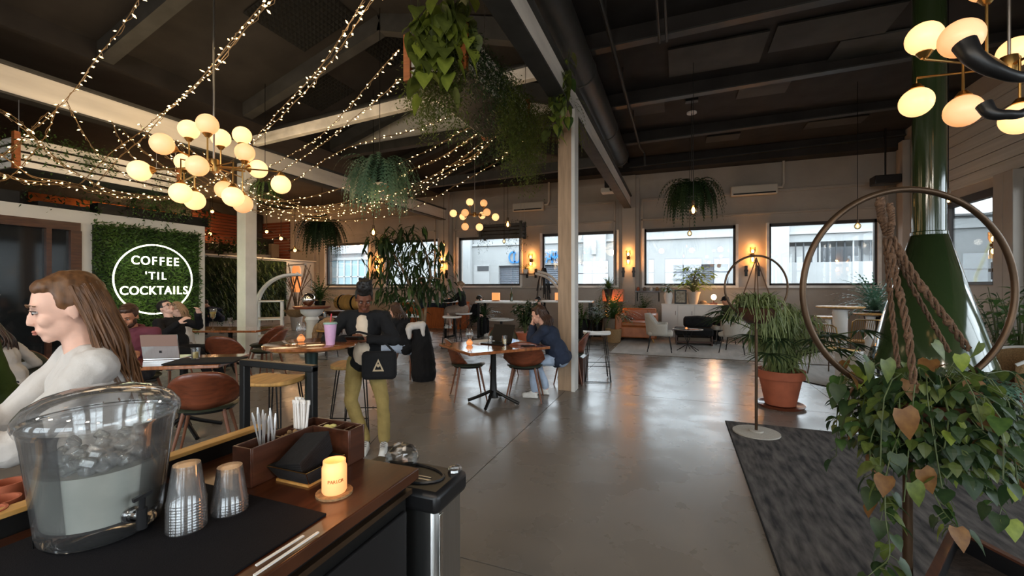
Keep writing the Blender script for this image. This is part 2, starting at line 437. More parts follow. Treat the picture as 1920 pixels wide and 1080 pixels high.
# ceiling: flat right bay, gabled middle bay, flat left bay
EZ, RZ = 5.25, 6.3
b = MB(); b.bb(-1.5, 5.7, YB, WALL_Y+.2, EZ+.28, EZ+.36); cl = ST(b, 'ceiling', M['ceil'], smooth=False)
def slope(x0, z0, x1, z1, y0, y1, th=.06):
    q = MB(); q.add([(x0,y0,z0),(x1,y0,z1),(x1,y1,z1),(x0,y1,z0),(x0,y0,z0+th),(x1,y0,z1+th),(x1,y1,z1+th),(x0,y1,z0+th)], [(0,1,2,3),(7,6,5,4),(0,4,5,1),(1,5,6,2),(2,6,7,3),(3,7,4,0)]); return q
B(slope(-8.33, EZ, -4.9, RZ, YB, WALL_Y+.2), 'roof_slope', M['ceil'], cl, smooth=False)
B(slope(-4.9, RZ, -1.5, EZ+.25, YB, WALL_Y+.2), 'roof_slope', M['ceil'], cl, smooth=False)
b = MB(); b.bb(XL, -8.33, YB, WALL_Y+.2, 5.0, 5.1); b.bb(-8.4, -8.3, YB, WALL_Y+.2, 4.95, 5.45); b.bb(-1.56, -1.45, YB, WALL_Y+.2, 5.4, 5.65); B(b, 'left_roof', M['ceil'], cl, smooth=False)
for y in (13.9, 11.6, 9.15, 6.85, 4.5, 2.2, -.2, -2.6):         # purlins of the right bay, rising slightly to the right
    q = MB(); q.beam((-1.4, y, EZ+.12), (5.45, y, EZ+.26), .09, .30)
    B(q, 'purlin', M['ceil'], cl, smooth=False)
    q = MB(); q.beam((-1.4, y-.04, EZ-.02), (5.45, y-.04, EZ+.12), .16, .025); B(q, 'purlin_flange', M['duct'], cl, smooth=False)  # flange paler than its purlin: a highlight line put into the colour
b = MB(); b.bb(-8.3, 5.45, WALL_Y-.5, WALL_Y, 5.12, 5.4); B(b, 'soffit', M['ceil'], cl, smooth=False)
for y in (1.6, 3.9, 6.25, 8.6, 10.9, 13.1):
    q = MB(); q.beam((-8.33, y, EZ-.1), (-4.9, y, RZ-.12), .34, .2, up=(0,1,0)); q.beam((-4.9, y, RZ-.12), (-1.5, y, EZ-.02), .34, .2, up=(0,1,0))
    B(q, 'rafter', M['beamg'], cl, smooth=False)
for px, py, Yc, sx, sy in ((1640, 95, 0, 1.2, .9), (1340, 110, 0, 1.5, 1.0), (1430, 172, 0, .9, .6), (1355, 262, 0, .8, .5), (1565, 233, 0, 1.2, .5), (1215, 208, 0, .7, .6), (1560, 60, 0, 1.6, .8)):
    p = PZ(px, py, EZ+.2); q = MB(); q.box((p.x, p.y, EZ+.25), (sx, sy, .03)); B(q, 'ceiling_patch', M['ceilp'], cl, smooth=False)
# acoustic foam panels of small pyramids on the roof slope
def foam(px0, py0, w, d, nx, ny):
    p = P(px0, py0, 5.0); x = min(-5.0, p.x)
    # walk the ray until it meets the slope
    best = None
    for k in range(20, 140):
        q = P(px0, py0, k*.1); zs = (EZ + (q.x+8.33)/3.43*(RZ-EZ)) if q.x < -4.9 else (RZ - (q.x+4.9)/3.4*(RZ-EZ-.25))
        if q.z >= zs: best = q; break
    if best is None: return
    q = MB(); sl = (RZ-EZ)/3.43 if best.x < -4.9 else -(RZ-EZ-.25)/3.4
    for i in range(nx):
        for j in range(ny):
            xx = best.x + (i-nx/2)*w/nx; yy = best.y + (j-ny/2)*d/ny; a = w/nx*.5; c = d/ny*.5
            f = lambda x, y, h: (x, y, best.z + (x-best.x)*sl - .03 - h)
            q.add([f(xx-a,yy-c,0), f(xx+a,yy-c,0), f(xx+a,yy+c,0), f(xx-a,yy+c,0), f(xx,yy,.05)], [(0,1,4),(1,2,4),(2,3,4),(3,0,4)])
    B(q, 'foam_panel', M['foam'], cl, smooth=False, stuff=True)
foam(345, 120, 1.2, 1.3, 16, 16); foam(575, 25, 1.2, 1.2, 14, 14); foam(745, 85, .9, .9, 10, 10); foam(600, 165, 1.0, 1.2, 12, 14)

# columns and girders
def post(name, x, y, w, z, m, label):
    q = MB(); q.bb(x-w/2, x+w/2, y-w/2, y+w/2, 0, z)
    o = O(q, name, m, label, 'column', smooth=False, bevel=.006); o['kind'] = 'structure'; return o
o = post('column', -1.5, 6.1, .22, 4.03, M['postt'], 'raw timber post in the middle of the room beside the bar stool')
q = MB(); q.bb(-1.385, -1.36, 5.99, 6.21, 0, 4.03); q.bb(-1.41, -1.36, 5.975, 5.99, 0, 4.03); B(q, 'edge_board', M['postw'], o, smooth=False)
post('column', -8.33, 6.27, .25, 4.03, M['postw'], 'white painted post beside the neon sign wall')
def girder(x, y0, y1, z0, z1, w, label):
    q = MB(); q.bb(x-w/2, x+w/2, y0, y1, z0, z1); o = O(q, 'girder', M['beamw'], label, 'beam', smooth=False, bevel=.01); o['kind'] = 'structure'
    q = MB(); q.bb(x-w/2-.05, x+w/2+.05, y0, y1, z1, z1+.04); q.bb(x-w/2-.03, x+w/2+.03, y0, y1, z0-.03, z0); B(q, 'flange', M['beamg'], o, smooth=False)
girder(-1.5, YB, WALL_Y-.16, 4.06, 4.40, .16, 'whitewashed girder running from the ceiling planter to the far wall pilaster')
girder(-8.33, YB, WALL_Y-.16, 4.06, 4.42, .16, 'whitewashed girder over the neon sign wall and white post')
def cross(a, b_, w, h, m, label, name='cross_beam'):
    q = MB(); q.beam(a, b_, w, h); o = O(q, name, m, label, 'beam', smooth=False, bevel=.01); o['kind'] = 'structure'; return o
cross((-8.2, 6.35, 4.52), (-1.6, 6.35, 4.86), .12, .2, M['beamw'], 'white tie beam rising from the white post toward the hanging planter')
q = MB(); q.tube([(-8.1, 6.5, 4.74), (-1.6, 6.5, 5.08)], .07, 10); O(q, 'duct_pipe', M['duct'], 'thin grey pipe lying along the white tie beam', 'pipe')
cross((-8.4, 9.0, 5.05), (-1.6, 9.0, 5.15), .2, .22, M['beamg'], 'dark grey cross beam under the white gable panel')
cross((-8.2, 11.6, 4.72), (-1.6, 11.6, 4.88), .16, .26, M['beamg'], 'grey cross beam in front of the far wall air conditioner')
q = MB(); q.add([(-8.3, 9.0, 5.2), (-1.7, 9.0, 5.3), (-4.9, 9.0, 6.28), (-8.3, 9.04, 5.2), (-1.7, 9.04, 5.3), (-4.9, 9.04, 6.28)], [(0,1,2),(5,4,3),(0,3,4,1),(1,4,5,2),(2,5,3,0)])
o = O(q, 'gable_panel', M['white'], 'white triangular gable panel high under the ridge', 'panel', smooth=False); o['kind'] = 'structure'
q = MB(); q.bb(-6.85, -6.78, 8.97, 9.0, 5.2, 5.7); B(q, 'stile', M['beamw'], o, smooth=False)

# left side: the neon sign wall, the low green wall behind it and the kitchen
NX = -9.0
b = MB(); b.bb(NX-.2, NX, YB, 1.0, 0, 2.72); b.bb(NX-.2, NX, 3.9, 5.86, 0, 2.72); b.bb(NX-.2, NX, 1.0, 3.9, 2.5, 2.72); b.bb(-13.0, NX-.2, 5.66, 5.86, 0, 2.72)
b.bb(-13.0, NX-.2, YB, 5.66, 2.6, 2.68)
nw = ST(b, 'wall_neon', M['wallw'], smooth=False)
b = MB(); b.bb(NX-.06, NX+.04, 1.0, 3.9, 2.39, 2.52); b.bb(NX-.055, NX+.036, 3.78, 3.915, 0, 2.39); b.bb(NX-.055, NX+.036, 3.5, 3.56, 0, 2.39); b.bb(NX-.055, NX+.036, 2.2, 2.28, 0, 2.39)
d1 = ST(b, 'door_1', M['walnutd'], smooth=False)
b = MB(); b.bb(NX-.05, NX-.03, 1.0, 3.78, 0, 2.4); B(b, 'glass_panel', M['gdark'], d1, smooth=False)
b = MB(); b.bb(-15.0, -14.8, 5.9, 14.3, 0, 2.56); lw = ST(b, 'wall_low', M['wallw'], smooth=False)
b = MB(); b.bb(-15.1, -14.7, 5.9, 14.3, 2.56, 2.6); B(b, 'ledge', M['beamw'], lw, smooth=False)
# conduit on the low wall
b = MB(); x = -14.77
b.tube([PX(540,497,x), PX(572,495,x), PX(572,518,x), PX(565,522,x), PX(552,522,x)], .018, 6); b.tube([PX(572,495,x), PX(583,515,x), PX(584,545,x)], .018, 6); b.box(PX(572,496,x), (.04,.1,.1))
B(b, 'conduit', M['steel'], lw)
# kitchen back wall with wooden slats
b = MB(); b.bb(-18.2, -18.0, -2, 14.3, 0, 5.0); kw = ST(b, 'wall_kitchen', M['ceilp'], smooth=False)
for k in range(16):
    z = 2.6 + k*.125
    b = MB(); b.bb(-18.0, -17.93, 11.2, 13.9, z, z+.10); B(b, 'slat', M['walnut'], kw, smooth=False)
for k in range(14):
    z = 2.62 + k*.13
    b = MB(); b.bb(-18.0, -16.35, 14.33, 14.39, z, z+.105); B(b, 'slat', M['walnut'], kw, smooth=False)
for y0, y1 in ((3.2, 5.4), (6.6, 10.6)):
    b = MB(); b.bb(-18.0, -17.9, y0, y1, 3.0, 4.3); B(b, 'wood_panel', M['table'], kw, smooth=False)
# ============================================================ OUTSIDE THE WINDOWS
EXT = dict(wall=mat('stucco_outside', (.28, .29, .29), .9, var=.06, scale=.8), pier=mat('stucco_pier', (.33, .34, .34), .9, var=.04, scale=.8),
    shut=mat('shutter_grey', (.11, .125, .15), .7, var=.05), dark=mat('garage_dark', (.05,.055,.06), .8, var=.1), road=mat('asphalt', (.12, .12, .12), .9, var=.1),
    blue=mat('sign_blue', (.02,.16,.42), .5, var=0), wwin=mat('pale_blue_pane', (.19, .29, .32), .3, var=.05), wfr=mat('white_window_frame', (.37,.38,.38), .6, var=0),
    car=mat('car_paint', (.10, .16, .25), .3, var=0, coat=.5), red=mat('tail_light', (.4, .03, .02), .3, var=0), yel=mat('yellow_pole', (.35, .30, .02), .5, var=0))
g = MB(); g.bb(-60, 60, 14.75, 60, -.3, -.15); g.bb(5.8, 60, -30, 14.75, -.3, -.15); g.bb(-60, 5.8, -40, -5.3, -.3, -.15); ST(g, 'ground_outside', EXT['road'], smooth=False)
FY = 27.0
bl = T('building', 'long pale commercial building across the street with blue lettering', 'building', (0, FY, 0)); bl['kind'] = 'structure'
def fz(py, px): return PY(px, py, FY).z
def fx(px): return PY(px, 500, FY).x
holes = [(fx(935), fx(1095), fz(497, 1000)), (fx(1262), fx(1366), fz(496, 1300))]
b = MB(); xs = -17.5
for a, c, z in holes:
    b.bb(xs, a, 0, 4, 0, 4.3); b.bb(a, c, 0, 4, z, 4.3); xs = c
b.bb(xs, fx(1475), 0, 4, 0, 4.3); a, c = fx(1478), fx(1668)
b.bb(fx(1475), a, 0, 4, 0, 4.3); b.bb(a, c, 0, 4, 0, fz(491, 1560)); b.bb(a, c, 0, 4, fz(452, 1560), 4.3); b.bb(c, 40, 0, 4, 0, 4.3)
B(b, 'facade', EXT['wall'], bl, smooth=False)
b = MB(); b.bb(-17.5, 40, -.12, 0, 4.3, 4.45); b.bb(-17.5, 40, .1, 4, 4.45, 4.9); b.bb(-17.5, 40, -.05, .1, 4.9, 5.0); B(b, 'parapet', EXT['pier'], bl, smooth=False)
for x0, x1 in ((1096, 1137), (1440, 1477), (862, 886), (1668, 1690)):
    b = MB(); b.bb(fx(x0), fx(x1), -.35, 0, 0, 4.9); B(b, 'pier', EXT['pier'], bl, smooth=False)
for a, c, z in holes:
    n = 14
    for k in range(n): 
        b = MB(); z0 = 1.0 + (z-1.0)*k/n; b.bb(a, c, .25, .3, z0, z0+(z-1.0)/n-.03); B(b, 'shutter_slat', EXT['shut'], bl, smooth=False)
    b = MB(); b.bb(a, c, .3, .35, 0, z); B(b, 'shutter_back', EXT['dark'], bl, smooth=False)
b = MB(); b.bb(fx(889), fx(918), -.05, 0, 0, fz(497, 900)); d = B(b, 'side_door', EXT['pier'], bl, smooth=False)
b = MB(); b.bb(fx(896), fx(917), -.08, -.05, fz(508, 900), fz(499, 900)); B(b, 'door_window', EXT['dark'], d, smooth=False)
b = MB(); b.bb(fx(1112), fx(1120), -.5, -.35, fz(478, 1115), fz(452, 1115)); B(b, 'wall_box', EXT['pier'], bl, smooth=False)
# garage strip opening with grille bars
a, c = fx(1478), fx(1668); z0, z1 = fz(491, 1560), fz(452, 1560)
for k in range(13):
    x = a + (c-a)*k/12; b = MB(); b.bb(x-.03, x+.03, .1, .16, z0, z1); B(b, 'bar', EXT['pier'] if k % 4 == 0 else EXT['dark'], bl, smooth=False)
b = MB(); b.bb(a-2, c+2, 8, 8.1, 0, 4.3); b.bb(a-2, c+2, 4, 8, 0, .1); B(b, 'garage_back', EXT['dark'], bl, smooth=False)
b = MB(); b.bb(a+.15, a+1.4, .35, .4, z0, z1-.2); B(b, 'white_board', EXT['wfr'], bl, smooth=False)
car = T('car', 'blue parked car with red tail lights inside the garage opening', 'car', (fx(1590), FY+2.3, .75))
b = MB(); b.bb(-2.2, 2.2, -.85, .85, .35, 1.0); B(b, 'body', EXT['car'], car, bevel=.15)
b = MB(); b.add([(-1.9,-.75,1.0),(1.2,-.75,1.0),(.7,-.6,1.5),(-1.3,-.6,1.5),(-1.9,.75,1.0),(1.2,.75,1.0),(.7,.6,1.5),(-1.3,.6,1.5)],[(0,1,2,3),(7,6,5,4),(3,2,6,7),(0,3,7,4),(1,5,6,2)]); B(b, 'cabin', EXT['dark'], car)
b = MB(); b.bb(-2.25, -2.0, -.88, -.5, .75, 1.0); b.bb(-2.25, -2.0, .5, .88, .75, 1.0); B(b, 'tail_light', EXT['red'], car, bevel=.03)
for x in (-1.4, 1.4):
    b = MB(); b.lathe([(0,-.1),(.33,-.1),(.33,.1),(0,.1)], 20, (x, -.75, .33), Matrix.Rotation(pi/2, 3, 'X')); b.lathe([(0,-.1),(.33,-.1),(.33,.1),(0,.1)], 20, (x, .75, .33), Matrix.Rotation(pi/2, 3, 'X')); B(b, 'wheel', EXT['dark'], car)
def text_me(s, size, ext, m, spacing=1.0, bold=0):
    cu = bpy.data.curves.new('t', 'FONT'); cu.body = s; cu.size = size; cu.extrude = ext; cu.offset = bold; cu.align_x = 'CENTER'; cu.space_character = spacing
    o = bpy.data.objects.new('t', cu); COL.objects.link(o); dg = bpy.context.evaluated_depsgraph_get()
    me = bpy.data.meshes.new_from_object(o.evaluated_get(dg)); bpy.data.objects.remove(o); me.materials.clear(); me.materials.append(m); return me
for s, px0, px1 in (('CUS', 957, 983), ('PARK', 1019, 1052)):
    xs = fx(px0); w = (fx(px1)-xs)/len(s)
    for i, chh in enumerate(s):
        o = link('letter', text_me(chh, 1.15, .03, EXT['blue'], bold=.002), bl); o.location = (xs+w*(i+.5), -.1, fz(495, px0)+.05); o.rotation_euler = (pi/2, 0, 0); o.scale = (.72, 1, 1)
# white house front with divided panes at the far left
b = MB(); hs = T('house', 'white house front with pale blue divided windows beyond the leftmost window', 'house', (0, 22.0, 0)); hs['kind'] = 'structure'
xa, xb = PY(600, 500, 22).x, PY(800, 500, 22).x
b.bb(xa-4, xb, 0, 3, 0, 5.0); B(b, 'wall', EXT['pier'], hs, smooth=False)
b = MB(); b.bb(xa-4, xb+.2, -.3, 0, 3.6, 3.8); b.bb(xa-4, xb+.1, -.15, 0, 3.2, 3.3); B(b, 'cornice', EXT['pier'], hs, smooth=False)
wa, wc = PY(622, 500, 22).x, PY(700, 500, 22).x; z1 = PY(640, 487, 22).z; z0 = 1.0
for k in range(6):
    x0 = wa + (wc-wa)*k/6; x1 = wa + (wc-wa)*(k+1)/6
    for q0, q1 in ((z0, z0+1.1), (z0+1.16, z1)):
        b = MB(); b.bb(x0+.05, x1-.05, -.06, -.04, q0, q1); B(b, 'pane', EXT['wwin'], hs, smooth=False)
b = MB()
for k in range(7):
    x = wa+(wc-wa)*k/6; b.bb(x-.05, x+.05, -.1, 0, z0, z1)
b.bb(wa, wc, -.1, 0, z1, z1+.12); b.bb(wa, wc, -.1, 0, z0+1.1, z0+1.16); B(b, 'window_frame', EXT['wfr'], hs, smooth=False)
# building beyond the right wall
rb = T('building', 'pale building with a dark window strip seen through the right side window', 'building', (15.0, 0, 0)); rb['kind'] = 'structure'
b = MB(); b.bb(0, 4, 8, 40, 0, 1.9); b.bb(0, 4, 8, 40, 3.3, 4.0); b.bb(0, 4, 8, 18.5, 1.9, 3.3); b.bb(0, 4, 25, 40, 1.9, 3.3); b.bb(-.2, 4, 8, 40, 4.0, 4.15); b.bb(.3, 4, 8, 40, 4.15, 5.4); B(b, 'facade', EXT['wall'], rb, smooth=False)
b = MB(); b.bb(.6, .7, 18, 26, 1.9, 3.3); B(b, 'window_strip', EXT['shut'], rb, smooth=False)
b = MB(); b.tube([PX(1829, 520, 9.5), PX(1858, 455, 9.5)], .05, 8); b.tube([PX(1829, 520, 9.5), V((9.5, PX(1829, 520, 9.5).y, -.2))], .05, 8); O(b, 'pole', EXT['yel'], 'slanted yellow pole outside the right side window', 'pole')

# ============================================================ BUILDING SERVICES
q = MB(); dp = [V((-1.5, y, 5.02)) for y in (YB, 0, 4, 8, 11.9)]
q.tube(dp, .27, 20); o = O(q, 'duct', M['duct'], 'long round grey duct running above the whitewashed girder', 'duct')
for y in (1.5, 4.2, 6.9, 9.6, 11.75):
    q = MB(); q.tube([(-1.5, y, 5.02), (-1.5, y+.05, 5.02)], .285, 20); B(q, 'seam_band', M['duct'], o)
    q = MB(); q.tube([(-1.5, y, 5.25), (-1.5, y, 5.7)], .01, 5); B(q, 'hanger', M['duct'], o)
for k, (x, lb) in enumerate(((-.93, 'thin conduit on the ceiling just right of the round duct'), (-.25, 'left conduit of the pair near the top edge of the ceiling'), (-.15, 'right conduit of the pair near the top edge of the ceiling'))):
    q = MB(); y1 = 11.8 if k == 0 else 6.85; q.tube([(x, YB+.1, 5.2), (x, y1, 5.2)] + ([(x+.1, y1+.2, 5.1), (x+.12, y1+.2, 4.75)] if k == 0 else []), .03 if k == 0 else .02, 8)
    for yy in range(-4, int(y1), 2): q.bb(x-.012, x+.012, yy-.012, yy+.012, 5.2, 5.5)
    O(q, 'conduit', M['duct'], lb, 'pipe')
def ac(px0, px1, py0, py1, lb):
    a, c = PY(px0, py1, WALL_Y), PY(px1, py0, WALL_Y); w = c.x-a.x; h = .30
    r = T('air_conditioner', lb, 'air conditioner', ((a.x+c.x)/2, WALL_Y, a.z))
    b = MB(); b.bb(-w/2, w/2, -.24, -.05, 0, h); B(b, 'body', M['cream'], r, bevel=.03)
    b = MB(); b.bb(-w/2+.06, w/2-.06, -.245, -.2, .03, .07); B(b, 'outlet_slot', M['black'], r)
    b = MB(); b.bb(-w/2+.05, w/2-.05, -.232, -.2, .075, .12); B(b, 'louvre', M['cream'], r, bevel=.005)
    b = MB(); b.tube([(w/2-.02, -.09, .2), (w/2+.12, -.09, .2), (w/2+.16, -.09, .3), (w/2+.16, -.09, 1.1)], .035, 8); B(b, 'pipe', M['cream'], r)
ac(965, 1022, 384, 399, 'cream wall air conditioner above the third and fourth windows')
ac(1369, 1456, 348, 371, 'cream wall air conditioner right of the dark hanging fern')
b = MB(); b.box((0,0,0), (.55,.35,.22)); p = P(1660, 338, 10.9); o = O(b, 'speaker', M['blackp'], 'black box speaker in the dark top right corner', 'speaker', loc=p, bevel=.02)
b = MB(); b.tube([(0,0,.1), (0,0,EZ+.3-p.z)], .02, 6); B(b, 'bracket', M['black'], o)
p = P(1141, 358, 12.3); r = T('projector', 'white projector hanging from the far end of the girder', 'projector', p)
b = MB(); b.box((0,0,0), (.40,.32,.13)); B(b, 'body', M['white'], r, bevel=.02)
b = MB(); b.tube([(0,0,.06), (0,0,EZ+.3-p.z)], .025, 8); b.box((0,0,.2), (.2,.2,.2)); B(b, 'bracket', M['black'], r)
b = MB(); b.lathe([(.045,0),(.045,.03)], 14, (.1,-.17,0), Matrix.Rotation(pi/2,3,'X')); B(b, 'lens', M['black'], r)
p = P(1297, 200, 9.2); b = MB(); b.tube([(0,0,EZ+.2-p.z), (0,0,-1.15)], .012, 6); fan = O(b, 'drop_pipe', M['duct'], 'thin drop pipe with a white disc over the dark hanging fern', 'pipe', loc=p)
b = MB(); b.lathe([(.0,.0),(.10,.0),(.10,-.03),(0,-.03)], 20, (0,0,-.12)); B(b, 'disc', M['white'], fan)
b = MB(); b.box((0,0,.14),(.26,.16,.08)); B(b, 'junction_box', M['duct'], fan, bevel=.01)

# ============================================================ CHANDELIERS, PENDANTS, SCONCES
def globe_fixture(name, lb, hub, globes, gr, rodtop, arm=.008):
    r = T(name, lb, "chandelier", hub); rt = (EZ+.3 if hub.x > -1.5 else RZ-abs(hub.x+4.9)*.3)-hub.z
    b = MB(); b.lathe([(0,-.06),(.045,-.06),(.055,0),(.045,.07),(0,.07)], 16); B(b, 'hub', M['brass'], r)
    b = MB(); b.tube([(0,0,.05), (0,0,rt)], .009, 8); b.lathe([(0,rt-.03),(.07,rt-.03),(.07,rt),(0,rt)], 16); B(b, 'rod', M['steel'], r)
    gm = None; gd = None; gi = 3
    for g in globes:
        v = V(g) - hub; s = 1
        h = V((v.x, v.y, 0)); side = h.normalized() if h.length > .05 else V((1,0,0))
        b = MB()
        if abs(v.z) > .13:                       # horizontal arm, then a vertical drop or riser
            k = h * .72; e = V((h.x, h.y, v.z - math.copysign(gr, v.z)))
            b.tube([V((0,0,0)), h, e], arm, 8); n = V((0,0,math.copysign(1, v.z)))
        else:
            e = v - v.normalized()*gr; b.tube([V((0,0,0)), e], arm, 8); n = v.normalized()
        Mz = V((0,0,1)).rotation_difference(n).to_matrix()
        b.lathe([(0,-.03),(.02,-.03),(.045,.004),(.035,.018),(0,.018)], 12, e, Mz); B(b, 'arm', M['brass'], r)
        if gm is None: gm = MB().ell((0,0,0), gr, 24, 16).mesh('globe', M['globe'])
        if gd is None: gd = MB().ell((0,0,0), gr, 24, 16).mesh('globe', M['globed'])
        gi += 1; o = link('globe', gd if gi % 5 in (0, 2) else gm, r, loc=v)
    return r
def gl(cx, cy, t0, lst, dia):
    hub = P(cx, cy, t0); out = []
    for px, py, d in lst: out.append(P(px, py, dia*800/d))
    return hub, out
import itertools
# main chandelier; depths alternate around the hub ring
H = 4.4
ch1 = [(262,320,4.15),(304,270,4.0),(354,243,4.5),(389,233,4.2),(414,259,4.7),(454,254,4.85),(459,286,4.6),(345,304,5.0),(370,311,4.1),(339,362,4.15),(365,376,4.45),(421,356,4.75),(437,369,4.25),(455,382,4.55),(484,317,4.75),(527,346,4.6)]
hub = P(401, 312, H); globe_fixture('globe_chandelier', 'large chandelier of glowing opal globes in front of the white girder', hub, [P(a, b_, c_) for a, b_, c_ in ch1], .098, 5.9)
ch2 = [(881,379,12.1),(907,381,12.3),(850,400,12.3),(872,399,12.0),(868,406,12.7),(904,404,12.8),(913,398,12.1),(929,407,12.3),(872,425,12.2),(899,426,12.1)]
hub = P(890, 403, 12.4); globe_fixture('globe_chandelier', 'smaller distant chandelier of round globes beside the wall air conditioner', hub, [P(a, b_, c_) for a, b_, c_ in ch2], .105, 5.2)
ch3 = [(1733,72,2.75),(1802,72,2.35),(1718,192,3.0),(1806,208,2.75),(1905,98,2.9),(1912,222,2.75),(1850,-30,2.7),(1990,150,2.5),(1960,60,3.1)]
hub = P(1892, 126, 2.85); r3 = globe_fixture('globe_chandelier', 'close chandelier with glowing globes at the top right edge', hub, [P(a, b_, c_) for a, b_, c_ in ch3], .098, 5.4)
# smooth dark horn shaped arms of a second fixture in front of it
r = T('horn_light', 'dark curved horn shaped lamp arms in front of the close chandelier globes', 'light fixture', P(2010, 120, 1.75))
o_ = r.location
def horn(pts, rr):
    b = MB(); s_ = spline([P(*p)-o_ for p in pts], 7); n = len(s_)
    b.tube(s_, [rr[0]+(rr[1]-rr[0])*(i/(n-1)) for i in range(n)], 16); B(b, 'arm', M['blackp'], r)
horn([(1808,82,1.75),(1828,110,1.72),(1868,133,1.7),(1925,145,1.7),(2010,125,1.75)], (.040, .012))
horn([(1845,196,1.8),(1858,212,1.78),(1885,215,1.76),(1930,205,1.75),(2010,125,1.75)], (.028, .012))
b = MB(); b.tube([(0,0,0), (0,0,5.3-o_.z)], .01, 8); b.ell((0,0,0), .05, 12, 8); B(b, 'rod', M['black'], r)

def roofz(x):
    return EZ+.3 if x > -1.5 else (RZ-(x+4.9)/3.4*(RZ-EZ-.25) if x > -4.9 else (EZ+(x+8.33)/3.43*(RZ-EZ) if x > -8.33 else 5.02))
def pendant(px, py, t, top, lb, hot=False, big=1.0):
    p = P(px, py, t); r = T('pendant_bulb', lb, 'lamp', p, group=None)
    b = MB(); b.tube([(0,0,.09*big), (0,0,roofz(p.x)-p.z)], .006, 5); B(b, 'cord', M['black'], r)
    b = MB(); b.lathe([(.018*big,.06*big),(.024*big,.09*big),(.02*big,.13*big),(0,.13*big)], 10); B(b, 'socket', M['brassd'], r)
    b = MB(); b.lathe([(0,-.085*big),(.035*big,-.075*big),(.06*big,-.04*big),(.065*big,0),(.045*big,.04*big),(.02*big,.065*big)], 14, cap=False); B(b, 'glass_bulb', M['amberg'], r)
    b = MB(); b.ell((0,0,-.01*big), (.022*big,.022*big,.045*big), 8, 6); B(b, 'filament', M['bulbh'] if hot else M['bulb'], r)
    return r
for a in ((1300,393,7.6,5.3,'glowing amber bulb in front of the dark hanging fern',True,1.25), (1293,437,11.5,5.3,'dim bulb below the dark hanging fern',False,1.0), (700,435,9.5,5.6,'glowing amber bulb above the leafy indoor tree',True,1.2),
          (832,459,11.5,5.6,'dim bulb left of the third window beside the wall lamp',False,.9), (952,420,10.5,5.5,'glowing amber bulb right of the distant chandelier',True,1.2), (945,452,13.0,5.2,'dim bulb at the top of the third window behind the trailing planter',False,.8),
          (1608,423,8.4,5.3,'clear bulb hanging in the rightmost far window seen through the near hoop',False,.9), (1778,372,5.2,5.3,'glowing amber bulb just right of the green fireplace pipe',True,.9)):
    pendant(*a)
def shade_pendant(px, py, t, lb):
    p = P(px, py, t); r = T('shaded_pendant', lb, 'lamp', p)
    b = MB(); b.tube([(0,0,.2), (0,0,5.0-p.z)], .012, 5); B(b, 'cord', M['black'], r)
    b = MB(); b.lathe([(.04,.2),(.05,.12),(.28,.0),(.3,-.02)], 18, cap=False); B(b, 'shade', M['amberg'], r)
    b = MB(); b.ell((0,0,.04), .06, 10, 8); B(b, 'bulb', M['bulbh'], r)
for a in ((527,449,16.0,'shaded pendant lamp in the kitchen right of the white post'), (500,436,17.2,'shaded pendant lamp in the kitchen closest to the white post'), (553,471,16.6,'lowest shaded pendant lamp by the kitchen slat wall'), (394,440,17.0,'shaded pendant lamp over the kitchen just left of the white post'), (398,398,17.0,'high shaded pendant lamp above the neon sign wall corner')):
    shade_pendant(*a)
for px, py, lb in ((221,398,'twin amber spot lamps glowing above the left half of the neon wall'), (356,411,'twin amber spot lamps glowing above the right half of the neon wall')):
    p = PX(px, py, -17.6); r = T('twin_spot_lamp', lb, 'lamp', p)
    b = MB(); b.box((0,0,.06),(.1,.9,.05)); b.beam((0,0,.06),(-.4,0,.06),.05,.05); B(b, 'bar', M['black'], r)
    for k in (-.25, .25):
        b = MB(); b.ell((0,k,-.03), .10, 10, 8); B(b, 'bulb', M['bulbh'], r)
    lamp('kitchen_spot_light', (p.x+1.0, p.y, p.z), 16, (1, .5, .2), .15)
for px, py, t in ((527,455,15.8), (400,445,16.8), (560,470,16.6)):
    lamp('kitchen_pendant_light', P(px, py, t), 34, (1, .58, .28), .1)
sc = None
for x, lb in ((-14.6+3.12, 'brass up and down wall lamp behind the leafy indoor tree'), (-8.33, 'brass up and down wall lamp left of the third window'), (-4.83, 'brass up and down wall lamp between the two lettering windows'), (-1.47, 'brass up and down wall lamp on the pilaster right of the raw timber post'), (2.07, 'brass up and down wall lamp above the far hoop planter')):
    y = WALL_Y - (.17 if x in (-8.33, -1.47) else .0); p = V((x, y, 2.42))
    if sc is None:
        r = T('wall_sconce', lb, 'wall lamp', p); sc = r
        b = MB(); b.box((0,-.03,0), (.10,.06,.10)); b.tube([(0,-.03,0),(0,-.12,0)], .015, 8); b.lathe([(.04,-.03),(.055,0),(.04,.03)], 14, (0,-.12,0)); b.lathe([(.02,.03),(.03,.07)],12,(0,-.12,0)); b.lathe([(.03,-.07),(.02,-.03)],12,(0,-.12,0)); B(b, 'bracket', M['brassd'], r)
        for s_ in (-1, 1):
            b = MB(); b.ell((0,-.12,s_*.11), (.035,.035,.05), 10, 8); B(b, 'bulb', M['bulbh'], r)
            b = MB(); b.lathe([(.05,.05*s_),(.075,.12*s_),(.075,.24*s_)], 16, (0,-.12,0), cap=False); B(b, 'glass_shade', M['amberg'], r)
        for s_ in (-1, 1):
            b = MB(); b.bb(s_*.16-.035, s_*.16+.035, -.06, 0, -.62, -.30); b.bb(s_*.16-.05, s_*.16+.05, -.09, 0, -.48, -.42); B(b, 'hook_plate', M['black'], r)
    else: r = dup(sc, p, 0, lb)
    for dz in (-.17, .17): lamp('sconce_light', (x, y-.13, 2.42+dz), 9, (1, .45, .14), .03)
p = PX(1880, 480, WALL_X); r = dup(sc, (WALL_X, p.y, 2.25), -pi/2, 'brass up and down wall lamp on the right wall beside the side window')
